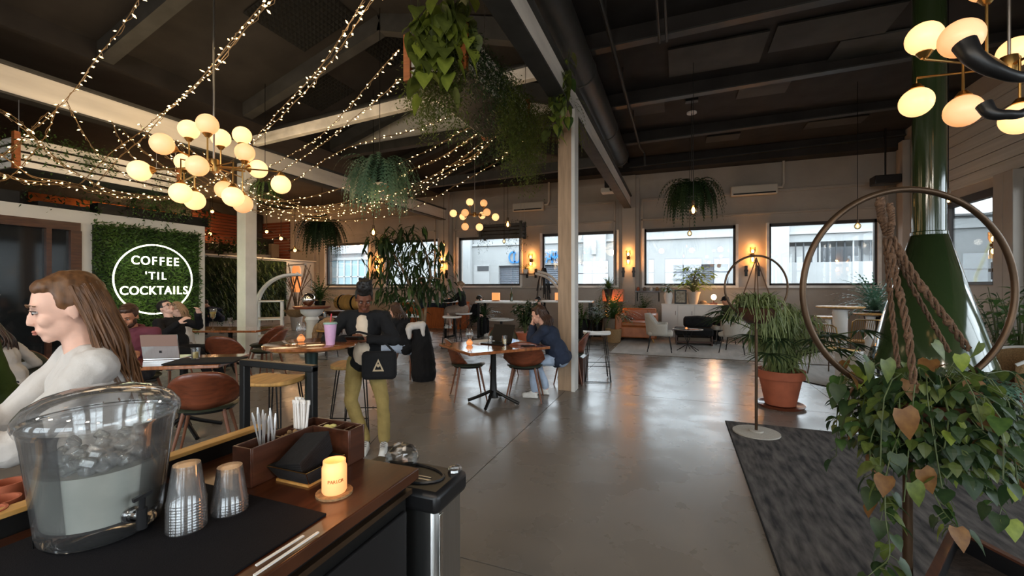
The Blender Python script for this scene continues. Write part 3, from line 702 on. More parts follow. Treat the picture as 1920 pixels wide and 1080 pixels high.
for dz in (-.17, .17): lamp('sconce_light', (WALL_X-.14, p.y, 2.25+dz), 6, (1, .5, .18), .03)

# neon sign on a panel of greenery
def on_neon(px, py): return PX(px, py, NX+.1)
ga, gb = on_neon(178, 560), on_neon(374, 560); gz1 = 2.52; gz0 = .62
r = T('green_wall_panel', 'square panel of dense green foliage behind the neon sign', 'plant wall', (NX+.02, (ga.y+gb.y)/2, 0))
b = MB(); hw = (gb.y-ga.y)/2; b.bb(0, .06, -hw, hw, gz0, gz1); B(b, 'backing', M['moss'], r, smooth=False)
b = MB(); rr = random.Random(3)
for k in range(7500):
    y, z = rr.uniform(-hw-.02, hw+.02), rr.uniform(gz0-.05, gz1+.06); d = V((rr.uniform(.3,1), rr.uniform(-.8,.8), rr.uniform(-.9,.6)))
    b.leaf((.05, y, z), d, (1, rr.uniform(-.5,.5), rr.uniform(0,1)), rr.uniform(.05,.10), rr.uniform(.018,.035), seg=1)
B(b, 'foliage', [M['leaf'], M['leafd']], r, smooth=False, stuff=True)
cc = on_neon(285, 524); r = T('neon_sign', 'glowing round neon sign reading COFFEE TIL COCKTAILS on green foliage', 'sign', (NX+.20, cc.y, cc.z))
RR = .62
b = MB(); b.tube([(0, RR*cos(2*pi*i/64), RR*sin(2*pi*i/64)) for i in range(64)], .013, 8, closed=True); B(b, 'ring', M['neon'], r)
for a in (0.05, pi-.05, pi/2, -pi/2):
    b = MB(); b.box((-.04, RR*cos(a), RR*sin(a)), (.1,.02,.03)); B(b, 'clip', M['black'], r)
def neon_line(s, z, h, width):
    n = len(s); 
    adv = {'I': .5, "'": .35, 'L': .8, 'C': 1.05, 'O': 1.1, 'K': .95, 'A': 1.0, 'T': .9, 'F': .85, 'E': .85, 'S': .85}
    tot = sum(adv[c_] for c_ in s); y = -width/2
    for c_ in s:
        a = adv[c_]/tot*width
        cu = bpy.data.curves.new('t', 'FONT'); cu.body = c_; cu.size = h*1.38; cu.extrude = .008; cu.offset = .004; cu.align_x = 'CENTER'
        me = text_me(c_, h*1.38, .008, M['neon'], bold=.0005)
        o = link('letter', me, r); o.location = (.02, y+a/2, z); o.rotation_euler = (pi/2, 0, pi/2); o.scale = (.86, 1, 1); y += a
neon_line('COFFEE', .26, .155, .78); neon_line("'TIL", -.0, .14, .36); neon_line('COCKTAILS', -.27, .155, 1.1)
for k in range(4):
    lamp('neon_sign_light', (NX+.32, cc.y+.5*cos(k*pi/2+.8), cc.z+.5*sin(k*pi/2+.8)), 2.6, (.95, 1, .5), .12)

# ============================================================ FAIRY LIGHTS
def fairy(pts, lb, seed, dens=.13, bs=1.0):
    rr = random.Random(seed); s_ = spline([P(*p) for p in pts], 10)
    r = T('fairy_light_string', lb, 'string lights', s_[0], group='fairy light strings')
    b0 = s_[0]; s_ = [p-b0 for p in s_]
    w = MB(); w.tube(s_, .0045, 4, caps=False); w2 = [p + V((rr.uniform(-.02,.02), rr.uniform(-.02,.02), rr.uniform(-.03,.01))) for p in s_]; w.tube(w2, .0035, 4, caps=False); B(w, 'wire', M['copper'], r)
    b = MB(); acc = 0; k = 0
    for i in range(len(s_)-1):
        d = s_[i+1]-s_[i]; L = d.length; q = acc
        while q < L:
            p = s_[i] + d*(q/L); a = rr.uniform(0, 6.28); o = V((cos(a), sin(a), rr.uniform(-.8,.3))).normalized(); p = p + o*rr.uniform(.015, .05)
            h = rr.uniform(.014, .024)*bs; t1 = rr.uniform(.006, .010)*bs; x = o.orthogonal().normalized(); y = o.cross(x)
            b.add([p-o*h, p+x*t1, p+y*t1, p-x*t1, p-y*t1, p+o*h], [(0,2,1),(0,3,2),(0,4,3),(0,1,4),(5,1,2),(5,2,3),(5,3,4),(5,4,1)])
            q += dens*rr.uniform(.5, 1.5)
        acc = q-L
    B(b, 'bulb', M['fairy'], r, smooth=False, stuff=True)
FS = [
 ([(270,-20,3.6),(225,55,4.2),(180,110,4.8),(142,165,5.6),(95,215,5.6),(40,262,5.2),(-25,312,5.0)], 'fairy light string falling from the top edge to the left edge, leftmost at the top'),
 ([(525,-15,3.6),(460,55,4.3),(385,145,5.3),(300,215,7.0),(262,248,6.7),(210,285,6.4),(150,345,6.2)], 'left twin of the fairy light pair crossing behind the chandelier rod'),
 ([(512,-15,3.5),(445,62,4.2),(372,152,5.2),(304,218,7.0),(272,255,6.6),(225,295,6.3),(175,350,6.1)], 'right twin of the fairy light pair crossing behind the chandelier rod'),
 ([(705,-15,3.7),(655,65,4.6),(600,140,5.8),(545,200,7.2),(482,262,8.7),(455,285,8.6),(430,305,8.2)], 'upper fairy light string of the pair running beside the big diagonal rafter'),
 ([(690,-15,3.6),(645,60,4.5),(590,138,5.7),(535,195,7.1),(478,258,8.6),(448,268,8.2)], 'lower fairy light string of the pair running beside the big diagonal rafter'),
 ([(748,92,4.7),(705,140,5.4),(655,200,6.4),(600,255,7.4),(548,288,8.4),(490,320,8.8),(440,350,8.3),(385,372,7.6)], 'fairy light string leaving the wooden end of the hanging planter, upper one'),
 ([(748,148,4.8),(715,180,5.4),(660,225,6.5),(610,265,7.5),(560,300,8.4),(515,328,8.8),(460,360,8.2)], 'fairy light string leaving the wooden end of the hanging planter, lower one'),
 ([(850,215,6.0),(770,245,6.8),(700,262,7.4),(640,282,7.8),(590,312,8.2),(550,338,8.6),(500,362,8.4),(455,378,8.0)], 'fairy light string crossing just under the white gable panel'),
 ([(905,225,6.2),(850,255,6.7),(795,285,7.2),(740,310,7.6),(680,340,8.0),(620,358,8.2),(550,375,8.2),(480,372,7.8),(430,352,7.4),(395,318,7.2),(380,285,7.4)], 'uppermost of the sagging fairy lights across the big hanging fern'),
 ([(930,222,6.2),(880,260,6.7),(830,292,7.2),(760,325,7.6),(715,352,7.8),(650,378,8.0),(580,388,8.0),(520,384,7.8),(460,362,7.4),(420,330,7.2),(370,290,7.2),(330,262,7.4)], 'second of the sagging fairy lights across the big hanging fern'),
 ([(948,218,6.2),(905,265,6.7),(860,300,7.1),(800,335,7.4),(740,362,7.7),(670,388,7.9),(600,400,7.9),(540,398,7.7),(480,384,7.4),(420,352,7.2),(350,312,7.0),(285,262,7.2)], 'third of the sagging fairy lights across the big hanging fern'),
 ([(940,240,6.3),(890,290,6.8),(845,312,7.1),(790,345,7.4),(725,375,7.6),(660,398,7.8),(590,408,7.8),(520,402,7.6),(455,386,7.4),(400,358,7.2),(340,330,7.0),(270,285,6.8),(220,230,6.9)], 'fourth of the sagging fairy lights across the big hanging fern'),
 ([(985,262,6.4),(935,300,7.0),(890,328,7.4),(850,350,7.6),(800,378,7.8),(745,400,7.9),(680,412,7.9),(610,414,7.8),(540,404,7.6),(485,390,7.4)], 'lowest sagging fairy light string ending at the right of the hanging planter'),
 ([(-20,195,4.6),(30,222,4.8),(70,262,5.0),(110,300,5.2),(160,335,5.5),(215,358,5.8),(290,368,6.2),(350,362,6.5),(410,335,7.0),(470,300,8.0)], 'fairy light string sagging from the left edge along the slatted planter'),
 ([(125,188,5.7),(140,220,5.6),(160,255,5.6),(185,290,5.6),(230,325,5.7),(290,350,6.0),(360,358,6.4),(430,350,7.0),(470,345,7.6)], 'fairy light string dropping from the girder over the slatted planter, left one'),
 ([(210,228,6.4),(225,262,6.2),(255,300,6.2),(300,330,6.4),(350,348,6.6),(420,362,7.0),(500,375,7.6),(560,380,8.0)], 'fairy light string dropping over the right end of the slatted planter'),
 ([(-20,318,4.8),(50,338,5.0),(115,343,5.2),(185,360,5.5),(240,362,5.8),(320,368,6.2),(400,352,6.8)], 'fairy light string lying along the bottom of the slatted planter'),
 ([(-20,278,4.7),(20,302,4.9),(60,330,5.1),(120,340,5.3),(170,352,5.6),(225,372,5.8),(265,365,6.0)], 'fairy light string curling over the wooden end of the left slatted planter'),
 ([(262,232,6.9),(285,262,6.8),(315,295,6.8),(345,318,6.9),(380,340,7.0),(440,368,7.4),(520,392,7.7),(600,404,7.9)], 'fairy light string passing just under the leftmost chandelier globes'),
 ([(330,262,7.3),(360,300,7.2),(395,322,7.3),(440,345,7.6),(490,372,7.9),(560,390,8.0),(640,392,8.0)], 'fairy light string threading between the chandelier globes'),
 ([(90,210,5.7),(60,240,5.5),(25,280,5.2),(-20,300,5.0)], 'short fairy light string at the far left under the girder'),
 ([(110,195,5.7),(85,255,5.5),(50,300,5.3),(20,330,5.1),(-20,345,5.0)], 'short fairy light string hanging over the left planter wooden end'),
 ([(500,362,7.8),(560,385,7.8),(620,396,7.9),(690,396,8.0),(750,380,8.0),(800,352,7.8),(850,322,7.5)], 'fairy light string sagging over the middle of the big hanging fern'),
]
for i, (p, l) in enumerate(FS):
    fairy(p, l, i, .19 if i < 5 else .13, 1.25 if i < 5 else 1.0)
    if i in (9, 11, 13, 16): fairy([(a+rnd.uniform(-6,6), b_+rnd.uniform(-1,9), c_+rnd.uniform(-.2,.3)) for a, b_, c_ in p], ('doubled ' + l), i+50, .15)

# the light the strings of bulbs give together
for px, py, t in ((150,200,5.6),(60,320,5.0),(300,250,6.6),(440,330,7.4),(480,280,7.6),(600,200,6.8),(590,400,7.6),(700,370,7.6),(850,300,6.6),(640,60,4.4),(400,120,4.8),(820,215,5.2)):
    lamp('fairy_light_glow', P(px, py, t), 9, (1, .72, .42), .35)
# ============================================================ THE SERVICE COUNTER
CX1, CX0, CY1, CZ = -.77, -1.45, 1.165, .92
r = T('service_counter', 'dark wooden self service counter with a stained top in the foreground', 'counter', (-1.11, .2, 0))
ox, oy = -1.11, .2
b = MB(); b.bb(CX0-ox, CX1-ox, -1.0-oy, CY1-oy, CZ-.035, CZ); B(b, 'counter_top', M['ctop'], r, bevel=.004)
b = MB(); b.bb(CX0+.02-ox, CX1-.03-ox, -1.0-oy, CY1-.03-oy, .03, CZ-.035); B(b, 'body', M['black'], r, smooth=False)
b = MB(); b.bb(CX1-.035-ox, CX1-.012-ox, -1.0-oy, CY1-.02-oy, CZ-.075, CZ-.06); B(b, 'front_trim', M['brassd'], r, smooth=False)
b = MB(); b.bb(CX1-.03-ox, CX1-.018-ox, -1.0-oy, CY1-.04-oy, .1, CZ-.12); B(b, 'front_panel', M['blackp'], r, bevel=.004)
b = MB(); b.bb(CX0-.035-ox, CX0-ox, -1.0-oy, CY1-oy, CZ-.02, CZ+.045); B(b, 'back_rail', M['black'], r, smooth=False)
b = MB(); b.bb(CX0-.04-ox, CX0+.005-ox, -1.0-oy, CY1-oy, CZ+.045, CZ+.058); B(b, 'rail_cap', M['pine'], r, bevel=.002)
r = T('guard_frame', 'black square steel frame standing at the far end of the counter', 'frame', (-1.43, 1.20, 0))
b = MB(); b.bb(-.19,-.162,-.014,.014,0,1.205); b.bb(.162,.19,-.014,.014,0,1.205); B(b, 'post', M['black'], r, bevel=.003, stuff=True)
b = MB(); b.bb(-.19,.19,-.015,.015,1.185,1.21); B(b, 'top_bar', M['black'], r, bevel=.003)
b = MB(); b.bb(-.0,.555-.0,-.28,.28,0,.006); 
mt = MB(); mt.bb(-.28, .28, -.55, .55, 0, .006); O(mt, 'rubber_mat', M['blackm'], 'thin black rubber bar mat under the glass dispenser and cup stacks', 'mat', loc=(-1.108, .288, CZ), bevel=.002)
for k, (p, q) in enumerate((((569,1007),(480,1063)), ((597,1000),(476,1082)))):
    a, c = PZ(*p, CZ+.004), PZ(*q, CZ+.004); b = MB(); b.beam((0,0,.003), c-a+V((0,0,.003)), .006, .003)
    O(b, 'stir_stick', M['white'], ('inner', 'outer')[k] + ' of two pale stir sticks lying beside the black mat', 'stick', 'stir sticks', loc=a)
ZM = CZ+.006
# glass drink dispenser
dc = V((-1.268, .592, ZM)); r = T('drink_dispenser', 'large clear glass water dispenser with chrome tap on the black mat', 'dispenser', dc)
gm = bpy.data.materials.new('thick_glass'); gm = mat('thick_glass', (.97,.98,.97), .02, var=0, trans=1.0, ior=1.12, spec=.9)
cl = mat('cloudy_water', (.74,.75,.66), .12, var=.10, scale=14, alpha=.93)
ice = thin_glass('ice', (.93,.93,.90), .08, .12, .22)
prof = [(.0,.0),(.098,.002),(.108,.012),(.112,.03),(.132,.22),(.137,.25),(.139,.26),(.134,.262),(.129,.245),(.108,.04),(.0,.035)]
b = MB(); b.lathe(prof, 48, cap=False); B(b, 'jar', M['gobj'], r)
b = MB(); b.lathe([(0,.042),(.103,.044),(.118,.165),(0,.167)], 48); B(b, 'water', cl, r)
b = MB(); rr = random.Random(4)
for k in range(90):
    a = rr.uniform(0, 6.28); q = math.sqrt(rr.random())*.108; mm = Matrix.Rotation(rr.uniform(0,3),3,'X') @ Matrix.Rotation(rr.uniform(0,3),3,'Z')
    b.box((0,0,0), (.028,.024,.02), Matrix.Translation((q*cos(a), q*sin(a), .168+rr.uniform(0,.034))) @ mm.to_4x4())
B(b, 'ice', ice, r, bevel=.004, stuff=True)
b = MB(); b.lathe([(.142,.255),(.147,.270),(.145,.285),(.130,.306),(.10,.324),(.06,.335),(.0,.338)], 48, cap=False); B(b, 'lid', M['gobj'], r)
b = MB(); b.lathe([(.140,.262),(.143,.266),(.140,.270)], 48, cap=False); B(b, 'lid_gasket', M['gobj'], r)
b = MB(); b.lathe([(.092,-.001),(.096,.006),(.088,.01)], 40); B(b, 'base_ring', M['chrome'], r)
dv = (V((0,0,0)) - V((dc.x, dc.y, 0))).normalized(); ax = Matrix.Rotation(math.atan2(dv.y, dv.x)+.45, 4, 'Z')
tp = MB()
for pts, rad in (([(.09,0,.055),(.125,0,.055)], .013), ([(.125,0,.055),(.14,0,.055)], .009)): tp.tube([ax @ V(p) for p in pts], rad, 12)
tp.ell(ax @ V((.10,0,.055)), (.02,.02,.02), 14, 10); B(tp, 'tap_flange', M['chrome'], r)
tp = MB(); tp.tube([ax @ V((.145,0,.075)), ax @ V((.145,0,.03))], .010, 12); tp.tube([ax @ V((.145,0,.07)), ax @ V((.147,0,.10))], .006, 10); tp.beam(ax @ V((.147,-.018,.10)), ax @ V((.147,.018,.106)), .008, .008); B(tp, 'tap', M['blackp'], r)
b = MB(); a = PZ(62, 1012, ZM+.02); c = PZ(97, 1012, ZM+.02); w = (c-a)
b.tube([V((0,0,-.02)), V((0,0,0)), w, w+V((0,0,-.02))], .0018, 6); O(b, 'wire_sign_holder', M['black'], 'tiny black wire sign holder at the foot of the dispenser', 'holder', loc=a)
# cup stacks
def cups(loc, n, lb):
    r = T('cup_stack', lb, 'cup stack', loc, group='clear plastic cups stacked upside down')
    me = None
    for k in range(n):
        z = k*.0065
        if me is None:
            b = MB(); b.lathe([(.039,0),(.041,.003),(.0395,.006),(.036,.03),(.029,.082),(.028,.088),(.0,.088)], 28, cap=False); me = b.mesh('cup', M['cup'])
        link('cup', me, r, loc=(0,0,z))
cups(PZ(350, 990, ZM), 11, 'taller stack of clear plastic cups beside the water dispenser')
cups(PZ(431, 957, ZM), 5, 'shorter stack of clear plastic cups near the wooden caddy')
# wooden caddy
r = T('wooden_caddy', 'dark L shaped wooden caddy with compartments on the counter back edge', 'caddy', (-1.18, 1.0, CZ)); cy = 1.0; cx = -1.18; h = .113
b = MB(); w = .006
def cb(x0, x1, y0, y1, z0=0, z1=h): b.bb(x0-cx, x1-cx, y0-cy, y1-cy, z0, z1)
cb(-1.215,-1.209,.875,1.17); cb(-1.146,-1.14,.875,1.10); cb(-1.215,-1.14,.869,.875); cb(-1.215,-.99,1.164,1.17); cb(-1.14,-.99,1.094,1.10); cb(-.996,-.99,1.10,1.164)
cb(-1.209,-1.146,.875,1.164,0,.006); cb(-1.146,-.996,1.10,1.164,0,.006)
B(b, 'box', M['walnutd'], r, bevel=.0015)
for x0, x1, y0, y1 in ((-1.209,-1.146,.985,.99), (-1.209,-1.146,1.06,1.065), (-1.14,-1.135,1.10,1.164), (-1.075,-1.07,1.10,1.164), (-1.03,-1.025,1.10,1.164)):
    b = MB(); b.bb(x0-cx, x1-cx, y0-cy, y1-cy, .006, h-.006); B(b, 'divider', M['walnutd'], r)
rr = random.Random(9)
for k in range(11):            # cutlery
    x, y = -1.178+rr.uniform(-.02,.02), .955+rr.uniform(-.02,.025); dx, dy = rr.uniform(-.02,.02), rr.uniform(-.035,.03)
    b = MB(); L = .19+rr.uniform(-.02,.012); p0, p1 = V((0,0,0)), V((dx,dy,L)); b.tube([p0, p0.lerp(p1,.6), p0.lerp(p1,.9), p1], [.0022,.002,.0045,.002], 6)
    O(b, 'fork', M['cutl'], 'steel fork standing handle up in the wooden caddy', 'cutlery', 'cutlery in the wooden caddy', loc=(x, y, CZ+.008))
for k in range(26):            # straws
    x, y = -1.178+rr.uniform(-.02,.02), 1.087+rr.uniform(-.018,.016); d = V((rr.uniform(-.014,.014), rr.uniform(-.016,.016), .185+rr.uniform(-.008,.008)))
    b = MB(); b.tube([V((0,0,0)), d], .0033, 6); b.box(d, (.009,.004,.012))
    O(b, 'straw', M['paper'], 'paper wrapped white straw standing in the wooden caddy', 'straw', 'wrapped straws in the wooden caddy', loc=(x, y, CZ+.008))
b = MB()
for k in range(26):
    b.ell((rr.uniform(-.022,.022), rr.uniform(-.028,.028), .0+rr.uniform(.06,.095)), (.009,.007,.007), 6, 5)
b.box((0,0,.03),(.05,.055,.06)); O(b, 'sugar_packets', M['basket'], 'brown sugar packets heaped between the forks and the straws', 'packets', loc=(-1.178, 1.025, CZ+.008), smooth=False)['kind'] = 'stuff'
lem = mat('lemon_packet', srgb(214, 204, 130), .5, var=.1)
for k, (x, y) in enumerate(((-1.115,1.13),(-1.10,1.14),(-1.09,1.12))):
    b = MB(); b.ell((0,0,0),(.015,.010,.009),10,6, Matrix.Rotation(k*1.1,3,'Z') @ Matrix.Rotation(.5,3,'X')); b.bb(-.012,.012,-.012,.012,-.09,-.004); O(b, 'lemon_wedge', lem, ('leftmost','middle','rightmost')[k] + ' pale yellow lemon wedge in the end compartment of the caddy', 'lemon', 'lemon wedges in the caddy', loc=(x, y, CZ+.10))
# napkin tray
r = T('napkin_tray', 'black napkin tray with gold wire edges in front of the caddy', 'tray', (-1.055, .995, CZ)); tx, ty = -1.055, .995
lo = [(-.055,-.055),(.06,-.055),(.06,.055),(-.055,.055)]; hi = [(-.085,-.075),(.07,-.075),(.07,.075),(-.085,.075)]
b = MB(); vs = [(x,y,.004) for x,y in lo] + [(x,y,.045) for x,y in hi]; b.add(vs, [(3,2,1,0),(0,1,5,4),(1,2,6,5),(2,3,7,6),(3,0,4,7)]); B(b, 'tray_body', M['fabb'], r, solid=.002)
b = MB(); b.tube([V((x,y,.046)) for x,y in hi], .0016, 6, closed=True); b.tube([V((x,y,.005)) for x,y in lo], .0016, 6, closed=True)
for i in range(4): b.tube([V((*lo[i],.005)), V((*hi[i],.046))], .0014, 6)
B(b, 'gold_wire', M['brass'], r)
b = MB(); b.bb(-.062,.065,-.062,.062,0,.006); B(b, 'wood_base', M['pine'], r)
r2 = T('napkin_stack', 'stack of black napkins leaning up in the wire tray', 'napkins', (tx, ty, CZ+.01))
for k in range(9):
    b = MB(); Mx = Matrix.Translation((-.018+.002*k, -.004*k+.012, .012+.0085*k)) @ Matrix.Rotation(.5, 4, 'X') @ Matrix.Rotation(-.25, 4, 'Y'); b.box((0,0,0), (.115,.125,.008), Mx); B(b, 'napkin', M['fabb'], r2, bevel=.002)
# candle
p = PZ(627, 925, CZ); r = T('candle_jar', 'glowing amber candle jar marked PARLOR on a cork coaster', 'candle', (p.x, p.y, CZ+.006))
b = MB(); b.lathe([(0,0),(.03,0),(.033,.005),(.033,.07),(.030,.076),(.030,.088),(.027,.088),(.027,.074),(0,.072)], 32); B(b, 'jar', M['candle'], r)
tm = mat('candle_print', (.25,.09,.02), .6, var=0)
for i, c_ in enumerate('PARLOR'):
    a = math.atan2(-p.y, -p.x) + (i-2.5)*.22 + .1; o = link('letter', text_me(c_, .0125, .0004, tm), r); o.location = (.0334*cos(a), .0334*sin(a), .035); o.rotation_euler = (pi/2, 0, a+pi/2)
b = MB(); b.lathe([(0,0),(.049,0),(.049,.006),(0,.006)], 32); O(b, 'coaster', M['basket'], 'round dark coaster under the glowing candle jar', 'coaster', loc=(p.x, p.y, CZ))
lamp('candle_light', (p.x+.06, p.y-.06, CZ+.13), .35, (1,.45,.15), .03)
for k, (px, py) in enumerate(((8, 985), (22, 948), (-20, 1010))):
    q = PZ(px, py, CZ); b = MB(); b.lathe([(0,0),(.03,0),(.036,.05),(.036,.06),(.031,.06),(.027,.01),(0,.008)], 20); O(b, 'clay_cup', M['terra'], ('brown clay cup at the bottom left edge beside the dispenser', 'brown clay cup behind the dispenser at the left edge', 'brown clay cup partly cut by the left edge')[k], 'cup', loc=(q.x-.02, q.y, CZ))
# waste bin
r = T('waste_bin', 'stainless steel waste bin with black lid beside the counter end', 'bin', (-.90, 1.275, 0))
b = MB(); b.bb(-.18,.18,-.09,.09,0,.79); B(b, 'body', M['steel'], r, bevel=.02)
b = MB(); b.bb(-.20,.195,-.105,.105,.77,.84); B(b, 'lid', M['blackp'], r, bevel=.018)
b = MB(); b.tube([V((.15*cos(a), .07*sin(a), .842)) for a in [2*pi*i/28 for i in range(28)]], .006, 6, closed=True); B(b, 'lid_rim', M['blackp'], r)
b = MB(); b.bb(.04,.12,-.03,-.022,.84,.8425); b.bb(.05,.11,-.01,-.004,.84,.8425); B(b, 'lid_marking', M['steel'], r)
b = MB(); b.bb(.178,.183,-.07,-.05,.03,.76); B(b, 'edge_strip', M['chrome'], r, bevel=.002)
bagm = thin_glass('clear_bag', (.82,.82,.80), .22, .25)
b = MB(); rr = random.Random(5)
b.ell((-.05,.05,.87), (.065,.05,.05), 18, 12); b.v = [(x*(1)+rr.uniform(-.006,.006), y+rr.uniform(-.006,.006), z+rr.uniform(-.006,.006)) for x,y,z in b.v]
B(b, 'bin_liner', bagm, r, smooth=False)
b = MB(); b.ell((.16,.07,.845), (.025,.03,.02), 12, 8); B(b, 'bin_liner', bagm, r, smooth=False)

# ============================================================ CHAIRS, STOOLS, TABLES
def shell_chair(lb, back=None, seat=None):
    r = T('shell_chair', lb, 'chair')
    b = MB(); b.lathe([(0,.435),(.19,.435),(.235,.45),(.24,.465),(.20,.485),(.1,.478),(0,.472)], 28, sy=.95); B(b, 'seat', seat or M['green_l'], r)
    b = MB(); n, m = 18, 6; vs = []; fs = []
    for i in range(n+1):
        a = (i/n*2-1); an = a*R(74); top = .80 - .24*abs(a)**2.6; bot = .50 - .03*(1-abs(a)); rad = .235
        for j in range(m+1):
            t = j/m; z = bot + (top-bot)*t; q = rad + .035*t + .015*t*t
            vs.append((sin(an)*q, -cos(an)*q + .02 - .05*t, z))
    for i in range(n):
        for j in range(m): k = i*(m+1)+j; fs.append((k, k+m+1, k+m+2, k+1))
    b.add(vs, fs); B(b, 'backrest', back or M['walnut'], r, solid=.014)
    b = MB(); b.v = []; 
    c = MB(); vs2 = []
    for (x, y, z) in vs:
        vs2.append((x*.945, y*.945, z-.004 if z > .6 else z))
    c.add(vs2, fs); B(c, 'upholstery', seat or M['green_l'], r, solid=.012)
    b = MB(); b.tube([V((.205*cos(a), .19*sin(a), .432)) for a in [2*pi*i/24 for i in range(24)]], .008, 6, closed=True); B(b, 'seat_ring', M['black'], r)
    for x, y in ((-1,1),(1,1),(-1,-1),(1,-1)):
        b = MB(); b.tube([(x*.14, y*.13, .44), (x*.235, y*.215, 0)], [.017, .009], 10); B(b, 'leg', M['legw'], r)
    return r
ch0 = shell_chair('x')
def put(src, loc, rz, lb, group=None, first=[None], scale=None):
    if src.get('used') is None:
        src['used'] = 1; src.location = loc; src.rotation_euler = (0,0,rz); src['label'] = lb
        if group: src['group'] = group
        return src
    c = dup(src, loc, rz, lb, group, scale); return c
GC = 'brown shell chairs with green leather seats'
def facing(x, y):  # yaw so that local +Y points along world (x, y)
    return math.atan2(y, x) - pi/2
fwd = V((-sT, cT, 0)); rgt = V((cT, sT, 0))
def face(f, r_): d = fwd*f + rgt*r_; return facing(d.x, d.y)
tc_ = P(945, 600, 5.55); tc_.z = 0
c = PZ(878, 745); put(ch0, (c.x, c.y, 0), face(.25, 1), 'brown shell chair left of the middle table, seen from its side', GC)
c = PZ(984, 748); put(ch0, (c.x, c.y, 0), face(1, .12), 'brown shell chair in front of the middle table, its back to us', GC)
c = PZ(1068, 716); put(ch0, (c.x, c.y, 0), face(.25, -1), 'brown shell chair under the person in the navy jacket', GC)
c = PZ(944, 700); put(ch0, (c.x, c.y, 0), face(-1, .1), 'brown shell chair on the far side of the middle table', GC)
c = P(388, 700, 3.75); put(ch0, (c.x, c.y, 0), face(.9, -.45), 'large looking brown shell chair just beyond the dispenser and cup stacks', GC)
c = P(432, 650, 6.3); put(ch0, (c.x, c.y, 0), face(1, -.05), 'brown shell chair at the champagne table, its back to us', GC)
c = P(500, 640, 7.0); put(ch0, (c.x, c.y, 0), face(-.1, -1), 'nearer of two brown shell chairs at the right end of the champagne table', GC)
c = P(496, 640, 7.65); put(ch0, (c.x, c.y, 0), face(.1, -1), 'farther of two brown shell chairs at the right end of the champagne table', GC)
c = P(255, 650, 4.95); put(ch0, (c.x, c.y, 0), face(-1, .25), 'brown shell chair under the bearded man in burgundy', GC)
c = P(318, 650, 6.6); put(ch0, (c.x, c.y, 0), face(-.1, 1), 'brown shell chair under the person in black leaning back', GC)
c = P(770, 690, 7.15); put(ch0, (c.x, c.y, 0), face(.6, -1), 'brown shell chair under the person in black, draped with a coat', GC)
c = P(55, 690, 4.6); put(ch0, (c.x, c.y, 0), face(-.3, 1), 'brown shell chair behind the woman in white at the left', GC)

def bar_stool(lb, seatm, h=.75, slab=False, rod=.006):
    r = T('bar_stool', lb, 'stool')
    b = MB(); n = 32; vs = []; fs = []
    for z in (h-.045, h-.035, h-.012, h):
        for j in range(n):
            a = 2*pi*j/n; c_, s_ = cos(a), sin(a); e = .55
            x = .215*math.copysign(abs(c_)**e, c_); y = (.185 - .02*c_)*math.copysign(abs(s_)**e, s_)
            q = .95 if z in (h-.045,) else 1.0
            vs.append((x*q, y*q, z - (.02*(1-(x/.215)**2) if z > h-.02 else 0)))
    for i in range(3):
        for j in range(n): l=(j+1)%n; fs.append((i*n+j,i*n+l,(i+1)*n+l,(i+1)*n+j))
    vs.append((0,0,h-.02)); vs.append((0,0,h-.045)); k = len(vs)
    for j in range(n): fs.append((3*n+j, 3*n+(j+1)%n, k-2)); fs.append((j, k-1, (j+1)%n))
    b.add(vs, fs); B(b, 'seat', seatm, r)
    for sx in (-1, 1):     # each side: a sled loop of doubled rods
        b = MB()
        b.tube([(sx*.14,-.13,h-.04), (sx*.20,-.21,.012), (sx*.20,.21,.012), (sx*.14,.13,h-.04)], rod, 7)
        b.tube([(sx*.11,-.14,h-.04), (sx*.19,-.205,.02)], rod, 6); b.tube([(sx*.11,.14,h-.04), (sx*.19,.205,.02)], rod, 6); B(b, 'leg_frame', M['black'], r)
    b = MB(); b.tube([(-.178,-.18,.25), (.178,-.18,.25)], rod, 6); b.tube([(-.178,.18,.25), (.178,.18,.25)], rod, 6); b.tube([(-.2,-.21,.012),(.2,-.21,.012)], rod, 6); B(b, 'footrest', M['black'], r)
    return r
st0 = bar_stool('x', M['pine']); st1 = bar_stool('x', M['white'], .78)
c = P(515, 700, 3.55); put(st0, (c.x, c.y, 0), face(1, .1), 'pale wooden bar stool framed by the black guard frame', 'wooden bar stools')
c = P(668, 700, 4.22); put(st0, (c.x, c.y, 0), face(1, .0), 'wooden bar stool right behind the standing woman', 'wooden bar stools')
c = P(1119, 640, 6.85); put(st1, (c.x, c.y, 0), face(1, .1), 'white topped wire bar stool right of the raw timber post', 'white topped wire stools')
for px, t, lb in ((765, 11.2, 'white topped wire stool at the left end of the tall table by the windows'), (782, 10.6, 'white topped wire stool with a pair of crossed feet near it'), (870, 11.7, 'white topped wire stool under the person in the grey skirt'), (848, 10.4, 'white topped wire stool in front of the tall table by the windows')):
    c = P(px, 640, t); put(st1, (c.x, c.y, 0), face(1, .2), lb, 'white topped wire stools')
def round_table(lb, loc, R_, h, top, colm, fat=.05, cat='table', base='disc'):
    r = T('round_table', lb, cat, loc)
    b = MB(); b.lathe([(0,h-.035),(R_-.02,h-.035),(R_,h-.02),(R_,h-.004),(R_-.006,h),(0,h)], 48); B(b, 'table_top', top, r)
    b = MB(); b.lathe([(fat*1.8,h-.06),(fat*1.1,h-.05),(fat,h-.16),(fat,.08),(fat*1.4,.05)], 20); b.lathe([(R_*.5,h-.045),(R_*.5,h-.035)], 24); B(b, 'column', colm, r)
    b = MB(); b.lathe([(0,0),(R_*.68,0),(R_*.68,.015),(fat*1.5,.06),(0,.06)], 32); B(b, 'base', colm, r)
    return r
